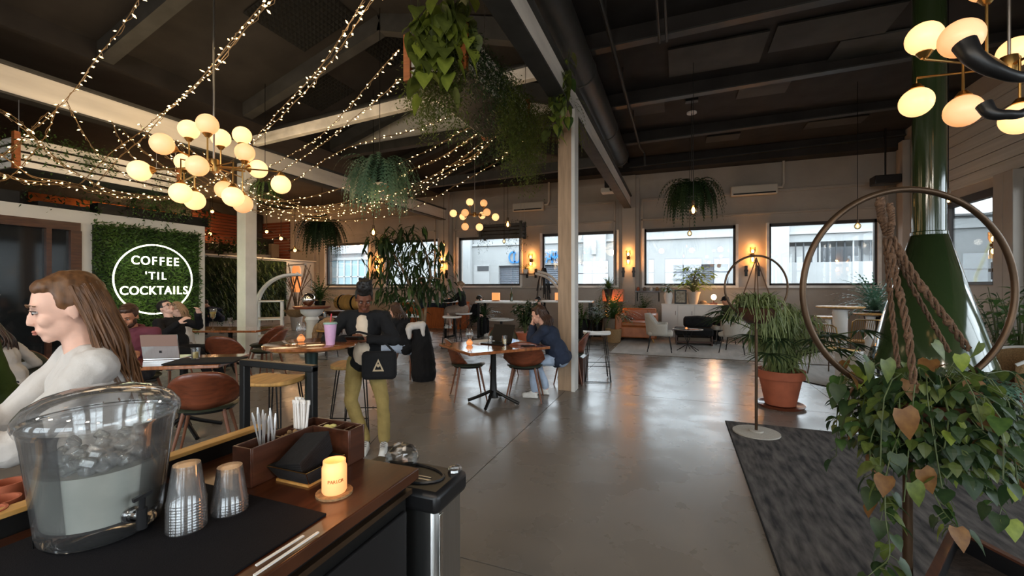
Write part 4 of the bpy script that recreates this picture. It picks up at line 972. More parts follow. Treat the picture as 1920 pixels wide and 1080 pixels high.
c = P(584, 650, 3.62); T2 = round_table('round wooden high top table holding the pink drink', (c.x, c.y, 0), .37, 1.02, M['table'], mat('green_black_iron', (.02,.035,.03), .4, metal=.5, var=.1), .05)
TT = V((c.x, c.y, 0))
# rectangular tables
def slab_table(lb, c, w, d, rz, h, top, legs='pedestal', th=.035, edge=None):
    r = T('dining_table', lb, 'table', (c.x, c.y, 0), rz)
    b = MB(); b.bb(-w/2, w/2, -d/2, d/2, h-th, h); B(b, 'table_top', top, r, bevel=.006)
    if legs == 'pedestal':
        b = MB(); b.lathe([(.05,h-.06),(.035,h-.1),(.04,.3),(.05,.12),(.07,.08)], 14); b.beam((-.25,0,h-.05),(.25,0,h-.05),.05,.02); b.beam((0,-.25,h-.05),(0,.25,h-.05),.05,.02); B(b, 'pedestal', M['black'], r)
        for k in range(4):
            a = k*pi/2+pi/4; b = MB(); b.tube(spline([(.03*cos(a),.03*sin(a),.16),(.15*cos(a),.15*sin(a),.10),(.30*cos(a),.30*sin(a),.035),(.34*cos(a),.34*sin(a),.02)],5), .02, 8); B(b, 'foot', M['black'], r)
    else:
        for sx in (-1, 1):
            x = sx*(w/2-.08); b = MB(); b.bb(x-.03,x+.03,-d/2+.05,-d/2+.11,0,h-th); b.bb(x-.03,x+.03,d/2-.11,d/2-.05,0,h-th); b.bb(x-.03,x+.03,-d/2+.05,d/2-.05,0,.05); B(b, 'leg_frame', M['black'], r, bevel=.003)
    return r
A_, B_, C_ = P(882, 662, 4.78), P(1032, 648, 5.35), P(854, 637, 5.9)
e1 = (B_-A_); e1.z = 0; w1 = e1.length; ang = math.atan2(e1.y, e1.x); n1 = V((-sin(ang), cos(ang), 0)); ctr = A_ + e1/2 + n1*.48; ctr.z = 0
slab_table('square wooden table with a glossy top in the middle of the room', ctr, w1, .96, ang, .75, M['table'])
T1, T1a = ctr, ang
def on1(u, v, z=.75): return ctr + V((cos(ang), sin(ang), 0))*u + n1*v + V((0,0,z))
c3 = P(432, 610, 7.6); slab_table('wooden table with a champagne glass in front of the white post', c3, 1.35, .75, TH, .75, M['table'])
c4 = P(345, 680, 4.35); slab_table('wooden table under the open silver laptop at the left', c4, .95, .7, TH+.18, .75, M['table'])
# tables by the windows
c5 = P(792, 562, 12.9); slab_table('tall table with a pale top where two people lounge by the windows', V((c5.x, 11.15, 0)), 1.95, .7, 0.0, 1.07, M['white'], 'frame', th=.05)
c6 = P(950, 560, 12.6); slab_table('tall black legged table with a pale top near the lettering windows', c6, 1.7, .8, .12, 1.07, M['white'], 'frame', th=.05)
# ---- bench seat cabinets under the windows
def cabinet(lb, x0, x1, y0, y1, h, m, nd, hm=None, name='cabinet', top=None):
    r = T(name, lb, 'cabinet', ((x0+x1)/2, (y0+y1)/2, 0)); w, d = x1-x0, y1-y0
    b = MB(); b.bb(-w/2, w/2, -d/2+.02, d/2, .08, h-.03); b.bb(-w/2+.05, w/2-.05, -d/2+.06, d/2, 0, .08); B(b, 'body', m, r, smooth=False)
    b = MB(); b.bb(-w/2-.01, w/2+.01, -d/2-.01, d/2, h-.03, h); B(b, 'top', top or m, r, bevel=.004)
    for k in range(nd):
        a = -w/2+w*k/nd+.012; c_ = -w/2+w*(k+1)/nd-.012; b = MB(); b.bb(a, c_, -d/2, -d/2+.02, .1, h-.045); dd = B(b, 'door', m, r, bevel=.003)
        b = MB(); b.tube([(c_-.05,-d/2-.015,h-.2),(c_-.05,-d/2-.015,h-.32)], .006, 6); B(b, 'handle', M['brassd'], dd)
    return r
cabinet('long orange wooden bench cabinet under the window behind the lounging pair', -9.9, -7.0, 13.2, 13.8, .95, mat('orange_wood', srgb(186,104,52), .4, var=.25, scale=3, stretch=(8,1,1)), 4)
x0, x1 = PY(1240, 575, 13.3).x, PY(1368, 575, 13.3).x
cred = cabinet('long white sideboard under the window behind the grey armchairs', x0, x1, 13.45, 13.9, .98, M['white'], 4)
CRZ = .98
# ---- champagne etc. small glassware
def coupe(loc, lb, h=.18, r0=.035, liquid=None, name='wine_glass', cat='glass'):
    r = T(name, lb, cat, loc)
    b = MB(); b.lathe([(.03,0),(.031,.003),(.004,.008),(.004,h*.5),(r0*.6,h*.58),(r0,h),(r0-.002,h),(r0*.55,h*.6),(0,h*.54)], 20, cap=False); B(b, 'glass', M['gobj'], r)
    if liquid: b = MB(); b.lathe([(0,h*.55),(r0*.52,h*.62),(r0*.85,h*.85),(0,h*.85)], 16); B(b, 'drink', liquid, r)
    return r
def tumbler(loc, lb, h=.11, r0=.035, liquid=None, cat='glass'):
    r = T('tumbler', lb, cat, loc)
    b = MB(); b.lathe([(0,0),(r0*.85,0),(r0,h),(r0-.003,h),(r0*.8,.008),(0,.008)], 20, cap=False); B(b, 'glass', M['gobj'], r)
    if liquid: b = MB(); b.lathe([(0,.01),(r0*.78,.01),(r0*.86,h*.62),(0,h*.62)], 16); B(b, 'drink', liquid, r)
    return r
gold = mat('golden_drink', srgb(226,196,110), .2, var=0, alpha=.75); amb = mat('amber_drink', srgb(200,140,60), .2, var=0, alpha=.8)
def vase(loc, lb, s=1.0):
    r = T('bud_vase', lb, 'vase', loc)
    b = MB(); b.lathe([(0,0),(.03*s,0),(.045*s,.03*s),(.03*s,.06*s),(.016*s,.075*s),(.045*s,.11*s),(.05*s,.14*s),(.03*s,.19*s),(.034*s,.2*s)], 20, cap=False); B(b, 'glass', M['gobj'], r)
    b = MB(); b.lathe([(0,.005),(.028*s,.005),(.04*s,.03*s),(.026*s,.055*s),(0,.055*s)], 16); B(b, 'candle_wax', M['candle'], r)
def at(px, py, t, z): v = P(px, py, t); return (v.x, v.y, z)
coupe(at(399,600,7.45,.75), 'tall champagne glass on the table before the white post', .36, .06, gold)
coupe(at(431,600,7.5,.75), 'small stemmed glass right of the champagne glass', .2, .04)
vase(on1(-.28, .12), 'glass bulb vase on the middle table', 1.05)
tumbler(on1(.12, -.08), 'glass of pale iced drink on the middle table', .12, .038, gold)
tumbler(on1(.02, .12), 'small clear water glass on the middle table', .10, .034)
b = MB(); b.box((0,0,.012),(.30,.20,.024)); O(b, 'notebook', M['paper'], 'closed pale notebook lying behind the drinks on the middle table', 'book', loc=on1(.0,.28), rz=ang+.2, bevel=.003)
b = MB(); b.tube(spline([(-.1,0,.006),(0,.04,.012),(.12,-.02,.006),(.2,.03,.006)],6), .006, 6); b.box((.0,-.02,.006),(.15,.07,.01)); O(b, 'black_strap', M['fabb'], 'black strap and sunglasses on the near right corner of the middle table', 'strap', loc=on1(.33,-.3), rz=ang)
def laptop(loc, rz, lb, lid, tilt=1.85, w=.32, d=.22, logo=False, kick=False):
    r = T('laptop', lb, 'laptop', loc, rz)   # user side is -Y, hinge at +Y
    b = MB(); b.bb(-w/2, w/2, -d, 0, 0, .014); B(b, 'keyboard_base', M['black'] if not logo else M['steel'], r, bevel=.003)
    b = MB(); a = tilt - pi/2; Mx = Matrix.Translation((0, 0, .014)) @ Matrix.Rotation(-a, 4, 'X'); b.bb(-w/2, w/2, -.004, .004, 0, d, Mx); l = B(b, 'lid', lid, r, bevel=.003)
    if kick:
        b = MB(); b.bb(-w/2+.002, w/2-.002, .0045, .008, d*.52, d*.995, Mx); B(b, 'upper_back', mat('rose_brown_cover', srgb(150,122,110), .5, var=0), l, bevel=.001)
        b = MB()
        for i in (0, 1):
            for j in (0, 1): b.bb(-.012+i*.0125, -.001+i*.0125, .0045, .0065, d*.24+j*.0125, d*.24+.0115+j*.0125, Mx)
        B(b, 'logo', M['black'], l)
    return r
lp = P(303, 690, 4.35); laptop((lp.x, lp.y, .752), TH+.12+pi*0, 'open silver laptop with a square logo, its back to us', M['steel'], 1.75, .34, .25, True, True).rotation_euler[2] = TH+.15+pi
laptop(on1(.18, .12, .752), ang-pi/2+.25+.2, 'dark laptop open in front of the person in navy', M['black'], 1.95, .34, .24)
b = MB(); b.box((0,0,.008),(.62,.34,.016)); q = P(388, 684, 4.25); O(b, 'placemat', M['fabb'], 'black folder spread on the laptop table', 'folder', loc=(q.x, q.y, .752), rz=TH+.18, bevel=.004)
tumbler(at(367,670,4.3,.77), 'clear glass with a golden drink behind the silver laptop', .11, .04, gold)
vase((TT.x-.15, TT.y+.03, 1.02), 'glass candle bulb on the round high top table', .85)
r = T('iced_drink', 'tall pink iced drink with a red straw on the round table', 'cup', (TT.x+.225, TT.y-.02, 1.02))
b = MB(); b.lathe([(0,0),(.034,0),(.05,.17),(.05,.172)], 28); B(b, 'cup', mat('pink_drink', srgb(214,170,206), .35, var=.05, scale=40), r)
b = MB(); b.lathe([(.0,.186),(.05,.184),(.054,.178),(.054,.17),(.05,.168)], 28); B(b, 'lid', mat('mint_lid', srgb(150,180,168), .4, var=0), r)
b = MB(); b.tube([(0,0,.18),(.012,0,.255)], .005, 8); B(b, 'straw', mat('red_straw', srgb(214,70,80), .4, var=0), r)
# ---- lounge
def rug(name, lb, x0, x1, y0, y1, m, th=.012, border=None):
    r = T(name, lb, 'rug', ((x0+x1)/2, (y0+y1)/2, 0)); w, d = x1-x0, y1-y0
    b = MB(); b.bb(-w/2, w/2, -d/2, d/2, 0, th); B(b, 'pile', m, r, bevel=.004)
    b = MB(); b.tube([(-w/2,-d/2,.006),(w/2,-d/2,.006),(w/2,d/2,.006),(-w/2,d/2,.006)], .007, 6, closed=True); B(b, 'bound_edge', border or M['fabb'], r)
rug('area_rug', 'pale grey rug under the lounge armchairs', -1.42, 2.9, 9.72, 12.6, M['rugg'], border=M['grey_d'])
rug('runner_rug', 'long charcoal rug in the right foreground under the hoop stands', .5, 3.0, -1.2, 5.27, M['rugd'])
def armchair(lb, m):
    r = T('armchair', lb, 'armchair')
    b = MB(); b.bb(-.27,.27,-.25,.29,.36,.47); B(b, 'seat', m, r, bevel=.045)
    n, mm = 22, 5; b = MB(); vs = []; fs = []
    for i in range(n+1):
        a = i/n*2-1; an = a*R(118); top = .86 if abs(a) < .42 else (.86-.22*min(1,(abs(a)-.42)/.2)); bot = .38; rad = .30
        for j in range(mm+1):
            t = j/mm; vs.append((sin(an)*(rad+.05*t), -cos(an)*(rad+.02*t)*.95 - .03*t*(1 if abs(a)<.5 else 0) + .02, bot+(top-bot)*t))
    for i in range(n):
        for j in range(mm): k = i*(mm+1)+j; fs.append((k, k+mm+1, k+mm+2, k+1))
    b.add(vs, fs); B(b, 'backrest', m, r, solid=.05, bevel=0)
    for x, y in ((-1,1),(1,1),(-1,-1),(1,-1)): b = MB(); b.tube([(x*.22,y*.2,.38),(x*.28,y*.26,.0)], .011, 8); B(b, 'leg', M['black'], r)
    return r
ac0 = armchair('x', M['grey_f'])
c = PZ(1236, 662); put(ac0, (c.x, c.y+.28, .012), face(-.35, .95), 'light grey armchair beside the leather sofa', 'lounge armchairs')
c = P(1378, 640, 9.6); put(ac0, (c.x, c.y, .012), face(.7, -.8), 'grey armchair behind the far hoop planter, its back to us', 'lounge armchairs')
c = P(1350, 620, 11.2); put(ac0, (c.x, c.y, .012), face(-.1, -1), 'grey armchair under the person in the dark cap', 'lounge armchairs')
r = T('side_table', 'small oval side table with crossed black legs on the grey rug', 'side table', PZ(1290, 661) + V((0,.25,.012)))
b = MB(); b.lathe([(0,.47),(.31,.47),(.33,.48),(.33,.49),(0,.49)], 32, sy=.7); B(b, 'table_top', M['walnutd'], r)
b = MB(); b.lathe([(.315,.49),(.325,.50),(.335,.49)], 32, sy=.7); B(b, 'rim', M['white'], r)
for k in range(3):
    a = k*pi/3+.3; b = MB(); b.tube([(.25*cos(a),.22*sin(a),.0),(0,0,.16),(-.14*cos(a),-.1*sin(a),.47)], .009, 6); b.tube([(-.25*cos(a),-.22*sin(a),.0),(0,0,.16)], .009, 6); B(b, 'leg', M['black'], r)
sp = PZ(1290, 661) + V((0,.25,.012))
b = MB(); b.ell((0,0,.025),(.03,.03,.025),12,8); O(b, 'tea_light', M['candle'], 'tiny candle on the crossed leg side table', 'candle', loc=(sp.x-.03, sp.y, .502))
b = MB(); b.box((0,0,.008),(.2,.09,.016)); O(b, 'notebook', M['tan_l'], 'small tan notebook on the crossed leg side table', 'book', loc=(sp.x+.12, sp.y-.02, .502), rz=.4)
# leather sofa
c = P(1196, 600, 11.8); r = T('leather_sofa', 'tan leather sofa seen from its side by the pilaster', 'sofa', (c.x-.05, c.y, .0), 0)
b = MB(); b.bb(-.45,.5,-.4,.9,.12,.42); B(b, 'seat_base', M['tan_l'], r, bevel=.03)
b = MB(); b.bb(-.45,.5,.7,.92,.12,.86); B(b, 'backrest', M['tan_l'], r, bevel=.04)
for s_ in (-.47, .42): b = MB(); b.bb(s_-.05,s_+.13,-.42,.9,.1,.74); B(b, 'armrest', M['tan_l'], r, bevel=.04)
b = MB(); b.bb(-.36,.38,-.4,.7,.42,.54); B(b, 'cushion', M['tan_l'], r, bevel=.04)
for x, y in ((-.45,-.38),(.5,-.38),(-.45,.85),(.5,.85)): b = MB(); b.tube([(x*.9,y,.12),(x,y,0)], [.022,.014], 8); B(b, 'leg', M['pine'], r)
r = T('ottoman', 'dark low ottoman with a shelf under the black bag', 'ottoman', at(1300,620,11.0,.012), .05)
b = MB(); b.bb(-.45,.45,-.28,.28,.24,.42); B(b, 'cushion', M['fabb'], r, bevel=.04)
b = MB(); b.bb(-.43,.43,-.26,.26,.06,.10); b.bb(-.43,-.40,-.26,.26,0,.24); b.bb(.40,.43,-.26,.26,0,.24); B(b, 'frame', M['walnutd'], r)
b = MB(); b.bb(-.38,.38,-.22,.22,.10,.19); B(b, 'magazines', M['grey_d'], r)
r = T('duffel_bag', 'black duffel bag resting on the dark ottoman', 'bag', at(1308,600,11.0,.432), .05)
b = MB(); b.tube([(-.34,0,.15),(-.3,0,.15),(0,0,.16),(.3,0,.15),(.34,0,.15)], [.09,.14,.155,.14,.09], 16); B(b, 'body', M['fabb'], r)
b = MB(); b.tube(arc((0,-.15,.16),.12,0,pi,10), .012, 6); B(b, 'handle', M['fabb'], r)
# things on the sideboard
def pot(name, lb, loc, r0, r1, h, m, cat='pot', rim=.012, par=None):
    b = MB(); b.lathe([(0,0),(r0,0),(r1,h*.86),(r1+rim,h*.86),(r1+rim,h),(r1-.01,h),(r1-.015,h*.9),(0,h*.88)], 28)
    if par is not None: return B(b, name, m, par, loc=loc)
    return O(b, name, m, lb, cat, loc=loc)
xx = lambda px: PY(px, 560, 13.65).x
r = T('picture_frame', 'small black framed picture standing on the white sideboard', 'picture', (xx(1276), 13.65, CRZ))
b = MB(); b.bb(-.17,.17,-.015,.015,0,.42); B(b, 'frame', M['black'], r, bevel=.004)
b = MB(); b.bb(-.13,.13,-.02,-.014,.04,.38); B(b, 'print', mat('faded_print', srgb(190,182,165), .8, col2=srgb(120,110,95), scale=18), r)
r = T('table_lamp', 'small amber bulb lamp glowing on the white sideboard', 'lamp', (xx(1338), 13.6, CRZ))
b = MB(); b.bb(-.09,.09,-.06,.06,0,.05); b.tube([(0,0,.05),(0,0,.14)], .012, 8); B(b, 'base', M['walnutd'], r)
b = MB(); b.ell((0,0,.21),(.07,.07,.08),14,10); B(b, 'bulb', M['bulbh'], r)
lamp('table_lamp_light', (xx(1338), 13.5, CRZ+.24), 9, (1,.40,.12), .07)
b = MB(); b.bb(-.22,.22,-.01,.01,0,.04); b.ell((0,0,.06),(.1,.08,.05),12,8); O(b, 'stone_bowl', M['grey_d'], 'low grey bowl between the pots and the lamp on the sideboard', 'bowl', loc=(xx(1318), 13.62, CRZ))
# wall shelf left of the sideboard
r = T('wall_shelf', 'small dark wall shelf with trinkets right of the pilaster', 'shelf', (PY(1215, 546, 14.3).x, 14.3, 1.32))
b = MB(); b.bb(-.4,.4,-.15,.1,0,.04); B(b, 'board', M['walnutd'], r)
for x in (-.33, .33): b = MB(); b.beam((x,.05,-.02),(x,.05,-.3),.03,.03); b.beam((x,.05,-.3),(x,-.1,0),.02,.02); B(b, 'bracket', M['black'], r)
for k, x in enumerate((-.3,-.1,.1,.28)): b = MB(); b.lathe([(0,0),(.04,0),(.055,.06),(.03,.10),(.035,.12)], 12); O(b, 'trinket_pot', (M['terra'], M['grey_d'], M['white'], M['basket'])[k], ('terracotta','grey','white','woven')[k] + ' trinket pot on the small dark wall shelf', 'pot', loc=(r.location.x+x, 14.27, 1.36))
# orange lit planter boxes and glowing table lamps under the windows
for px, y, t, w, z0, z1, lb in ((1150, 550, 12.9, .62, 1.05, 1.42, 'orange lit planter box under the fern left of the pilaster'),):
    r = T('planter_box', lb, 'planter', at(px, y, t, 0))
    b = MB(); b.bb(-w/2,w/2,-.15,.15,z0,z1); B(b, 'box', M['tan_l'], r, bevel=.01)
    b = MB(); b.bb(-w/2+.05,w/2-.05,-.12,.12,0,z0); B(b, 'stand', M['black'], r)
    lamp('planter_glow', (r.location.x, r.location.y-.35, 1.0), 7, (1,.38,.1), .05)
for px, y, t, lb in ((930, 556, 12.75, 'square glowing paper lamp on the tall black legged table'), (1048, 556, 12.9, 'square glowing paper lamp just left of the timber post'), (1336, 0, 0, '')):
    if not lb: continue
    v = P(px, y, t); z = 1.07; r = T('paper_lamp', lb, 'lamp', (v.x, v.y, z)); b = MB(); b.bb(-.11,.11,-.06,.06,.02,.24); B(b, 'shade', M['candle'], r); b = MB(); b.bb(-.09,.09,-.05,.05,0,.02); B(b, 'base', M['black'], r)
c = P(1062, 570, 12.9); slab_table('low white table half hidden behind the timber post', c, 1.6, .7, .1, 1.06, M['white'], 'frame', th=.04)
r = T('drinks_bottle', 'dark slim bottle standing on the tall black legged table', 'bottle', at(959,560,12.5,1.07)); b = MB(); b.lathe([(0,0),(.045,0),(.045,.2),(.015,.28),(.015,.4),(0,.4)], 14); B(b, 'glass', M['green_e'], r)
r = T('carafe', 'clear glass carafe on the lounging pair\'s tall table', 'carafe', at(832,562,12.75,1.07)); b = MB(); b.lathe([(0,0),(.08,0),(.09,.12),(.03,.3),(.03,.38),(.04,.4)], 16, cap=False); B(b, 'glass', M['gobj'], r)
tumbler(at(823,562,12.8,1.07), 'clear tumbler left of the carafe on the tall table', .13, .04); tumbler(at(842,562,12.7,1.07), 'amber drink right of the carafe on the tall table', .12, .04, M['candle'])  # glow put into the amber drink by reusing the lit candle material
b = MB(); b.lathe([(0,0),(.2,0),(.25,.03),(0,.02)], 20); O(b, 'paper_plate', M['white'], 'white plate with papers on the low stool by the window table', 'plate', loc=at(937,590,11.4,.62))
r = round_table('small white round stool table under the white plate', at(940,600,11.45,0), .34, .62, M['white'], M['black'], .03)
# low crate behind the timber post
b = MB(); b.bb(-.2,.12,-.2,.2,.0,.40); b.bb(-.17,.09,-.205,-.2,.04,.36); O(b, 'wooden_crate', M['walnutd'], 'small dark wooden crate at the foot of the timber post', 'crate', loc=at(1084,700,6.75,0), rz=0, bevel=.006)
# ---- white arch swing stand, pedestal, silver ball
r = T('arch_swing', 'white wooden arch stand with shelves and a hanging rope basket', 'swing stand', at(536,600,9.9,0), TH+.45)
for y in (-.3,.3):
    b = MB(); b.tube([V((-.55,y,0))]+arc((.15,y,1.05),.72,pi,pi*.42,14)+[V((.22,y,1.80))], .032, 8); B(b, 'arch', M['white'], r)
for z in (.35,.75,1.15):
    b = MB(); b.bb(-.58,-.05,-.3,.3,z,z+.03); B(b, 'shelf', M['white'], r)
b = MB(); b.bb(.2,.26,-.32,.32,1.74,1.80); b.bb(-.62,.5,-.33,-.27,0,.05); b.bb(-.62,.5,.27,.33,0,.05); b.bb(-.1,-.05,-.3,-.25,.35,1.18); b.bb(-.1,-.05,.25,.3,.35,1.18); B(b, 'frame', M['white'], r)
b = MB()
for x, y in ((.02,-.22),(.02,.22),(.42,-.22),(.42,.22)): b.tube([(.23,y*.3,1.74),(x,y,.95)], .018, 6)
B(b, 'rope', M['rope'], r)
b = MB(); b.lathe([(0,-.18),(.15,-.15),(.26,-.02),(.27,0),(.24,0),(.13,-.12),(0,-.15)], 20, (.22,0,.95)); B(b, 'basket_seat', M['basket'], r)
c = P(585, 600, 9.3); rp = T('pedestal_table', 'ornate white pedestal table with a round wooden top', 'table', (c.x, c.y, 0))
b = MB(); b.lathe([(0,1.02),(.36,1.02),(.38,1.05),(.38,1.07),(0,1.07)], 32); B(b, 'table_top', M['walnut'], rp)
b = MB(); b.lathe([(.24,0),(.26,.05),(.2,.1),(.22,.14),(.15,.2),(.12,.3),(.11,.7),(.15,.78),(.12,.84),(.22,.92),(.25,1.02)], 28); B(b, 'pedestal', M['white'], rp)
b = MB(); b.ell((0,0,.14), .14, 24, 16); O(b, 'mirror_ball', M['chrome'], 'shiny silver ball on the ornate white pedestal table', 'ornament', loc=(c.x-.15, c.y+.05, 1.07))
r = round_table('low dark cafe table with a paper cup behind the standing woman', at(612,590,10.6,0), .42, .74, M['walnutd'], M['black'], .035)
tumbler(at(609,590,10.5,.74), 'small paper cup on the low dark cafe table', .13, .05, M['paper'])
r = T('wooden_barrel', 'small wooden barrel lying under the leftmost windows', 'barrel', at(655,556,13.5,.72)); b = MB(); b.lathe([(0,-.45),(.2,-.45),(.27,0),(.2,.45),(0,.45)], 20, (0,0,.27), Matrix.Rotation(pi/2,3,'Y')); B(b, 'staves', M['pine'], r)
for z in (-.25, .25): b = MB(); b.lathe([(.245,-.03),(.255,0),(.245,.03)], 20, (z,0,.27), Matrix.Rotation(pi/2,3,'Y')); B(b, 'hoop', M['black'], r)
b = MB(); b.bb(-.7,.7,-.3,.3,.62,.72); b.bb(-.6,-.5,-.25,.25,0,.62); b.bb(.5,.6,-.25,.25,0,.62); O(b, 'barrel_bench', M['walnutd'], 'plain bench carrying the small barrel', 'bench', loc=at(655,556,13.5,0))
# ---- right side: gold wire chairs, white pedestal tables
def wire_chair(lb):
    r = T('wire_chair', lb, 'chair'); g = M['brass']
    b = MB(); fr = [(-.24,-.22,.45),(-.24,.24,.45),(.24,.24,.45),(.24,-.22,.45)]; b.tube(fr, .011, 7, closed=True); b.tube([(-.24,-.22,.45),(-.25,-.34,.84),(-.2,-.36,.88),(.2,-.36,.88),(.25,-.34,.84),(.24,-.22,.45)], .011, 7); B(b, 'frame', g, r)
    for k in range(14):
        x = -.21+.42*k/13; b = MB(); b.tube([(x,-.355,.87),(x*.95,-.23,.45),(x,.24,.45)], .0055, 5); B(b, 'cord', g, r)
    for x, y in ((-1,1),(1,1),(-1,-1),(1,-1)): b = MB(); b.tube([(x*.23,y*.21,.45),(x*.27,y*.26,0)], .010, 7); B(b, 'leg', M['brassd'], r)
    return r
wc0 = wire_chair('x')
c = PZ(1548, 706); put(wc0, (c.x+.15, c.y+.1, 0), face(.35, 1), 'gold wire chair nearest the potted palm, seen from its side', 'gold wire chairs')
c = P(1612, 660, 8.2); put(wc0, (c.x, c.y, 0), face(-1, -.3)+pi, 'gold wire chair with a striped back behind the white side table', 'gold wire chairs')
round_table('tall white pedestal table with a pale round top by the far right corner', at(1575,600,9.0,0), .42, 1.08, M['pine'], M['white'], .13)
round_table('white pedestal table with a small pale top right of the gold chair', at(1632,600,9.2,0), .3, .92, M['pine'], M['white'], .08)
round_table('low white stool table beside the tall white pedestal table', at(1553,620,9.4,0), .26, .84, M['pine'], M['white'], .05)
b = MB(); b.bb(-.4,.4,-.25,.25,0,.46); b.bb(-.42,.42,-.27,.27,.46,.5); O(b, 'side_block', M['white'], 'white topped block table behind the near hoop plant', 'side table', loc=at(1640,670,6.3,0), rz=.25, bevel=.01)
r = T('glass_lantern', 'white glass lantern standing on the block table', 'lantern', at(1631,640,6.3,.5)); b = MB(); b.lathe([(0,0),(.07,0),(.075,.03),(.055,.05),(.06,.2),(.075,.22),(.03,.28),(.035,.3),(0,.31)], 16); B(b, 'body', M['whitec'], r)
b = MB(); b.lathe([(0,.0),(1.15,.0),(1.15,.01),(0,.01)], 64); o = O(b, 'round_rug', M['rugg'], 'round pale rug with a thin dark edge under the gold chairs', 'rug', loc=at(1625,700,6.9,0))
b = MB(); b.tube([(1.15*cos(2*pi*i/64),1.15*sin(2*pi*i/64),.006) for i in range(64)], .009, 5, closed=True); B(b, 'bound_edge', M['black'], o)
# wicker chair at the right edge
r = T('wicker_chair', 'brown wicker armchair near the right edge beside the green fireplace', 'armchair', at(1885,660,4.75,0), face(.4,-1))
b = MB(); n = 20; vs = []; fs = []
for i in range(n+1):
    a = (i/n*2-1)*R(105)
    for j in range(5): t = j/4; vs.append((sin(a)*(.30+.04*t), -cos(a)*(.3+.04*t), .40+.42*t*(1-.35*abs(i/n*2-1)**3)))
for i in range(n):
    for j in range(4): k = i*5+j; fs.append((k,k+5,k+6,k+1))
b.add(vs, fs); B(b, 'backrest', M['basket'], r, solid=.02)
b = MB(); b.tube([V(vs[i*5+4]) for i in range(n+1)], .018, 8); B(b, 'rim', M['whitec'], r)
b = MB(); b.lathe([(0,.36),(.28,.38),(.3,.42),(0,.44)], 24); B(b, 'seat', M['walnut'], r)
for x, y in ((-1,1),(1,1),(-1,-1),(1,-1)): b = MB(); b.tube([(x*.2,y*.2,.38),(x*.24,y*.24,0)], .014, 8); B(b, 'leg', M['black'], r)
# green fireplace
fp = P(1742, 600, 4.5); r = T('green_fireplace', 'glossy green enamel cone fireplace with a tall flue pipe', 'fireplace', (fp.x, fp.y, 0))
b = MB(); b.lathe([(.135,2.06),(.135,5.5)], 32, cap=False); B(b, 'flue', M['green_e'], r)
b = MB(); b.lathe([(.148,2.03),(.148,2.07),(.135,2.08)], 32, cap=False); B(b, 'flue_collar', M['green_e'], r)
b = MB(); b.lathe([(.52,.62),(.50,.70),(.14,2.05)], 40, cap=False); B(b, 'cone_hood', M['green_e'], r, solid=.01)
b = MB(); b.lathe([(.10,0),(.36,.03),(.12,.10),(.12,.16),(.40,.28),(.50,.40),(.51,.46),(.47,.46),(.36,.34),(0,.30)], 40, cap=False); B(b, 'fire_bowl', M['green_e'], r)
for a in (0.6, 2.2, 3.9, 5.4): b = MB(); b.tube([(.49*cos(a),.49*sin(a),.44),(.5*cos(a),.5*sin(a),.66)], .014, 8); B(b, 'strut', M['black'], r)
b = MB(); rr = random.Random(2)
for k in range(5): a = k*1.2; b.tube([(.2*cos(a),.2*sin(a),.34),(-.15*cos(a),-.15*sin(a),.44)], .03, 8)
B(b, 'logs', M['trunk'], r, stuff=True)
# dark trough in the near right corner
a, c2 = PZ(1790, 985, .42), PZ(1925, 1053, .42); d = (c2-a).normalized(); nrm = V((d.y, -d.x, 0))
if nrm.dot(V((0,0,0))-a) < 0: nrm = -nrm
PT0, PT1, PT2 = a, c2, PZ(1742, 1082, .42)
r = T('plant_trough', 'dark low planter trough with a wooden rim at the bottom right', 'planter', (a.x, a.y, 0), math.atan2(d.y, d.x))
r.rotation_euler = (0, 0, 0); E1 = d*1.1; E2 = (PT2 - PT0).normalized()*.75
def wallq(p, q, h0, h1, th=.025):
    b_ = MB(); b_.beam(V((p.x, p.y, (h0+h1)/2)), V((q.x, q.y, (h0+h1)/2)), th, h1-h0); return b_
o0 = V((0,0,0)); cs = [o0, E1, E1+E2, E2]
for i in range(4):
    B(wallq(cs[i], cs[(i+1)%4], 0, .40), 'side_panel', M['blackp'], r, smooth=False); B(wallq(cs[i], cs[(i+1)%4], .40, .41, .028), 'rim', M['walnutd'], r, smooth=False)
b = MB(); b.add([V((c_.x, c_.y, .33)) for c_ in cs], [(0,1,2,3)] if E1.cross(E2).z > 0 else [(3,2,1,0)]); B(b, 'soil', M['soil'], r, smooth=False)
q = PZ(1765, 1072, .62); b = MB(); b.lathe([(0,0),(.05,0),(.068,.15),(.066,.19),(.03,.205),(0,.207)], 24); b.tube([(0,0,.2),(.004,.0,.235)], [.01,.006], 8); O(b, 'clay_bottle', M['terra'], 'rounded terracotta watering bottle at the bottom right', 'bottle', loc=(q.x, q.y, .33))
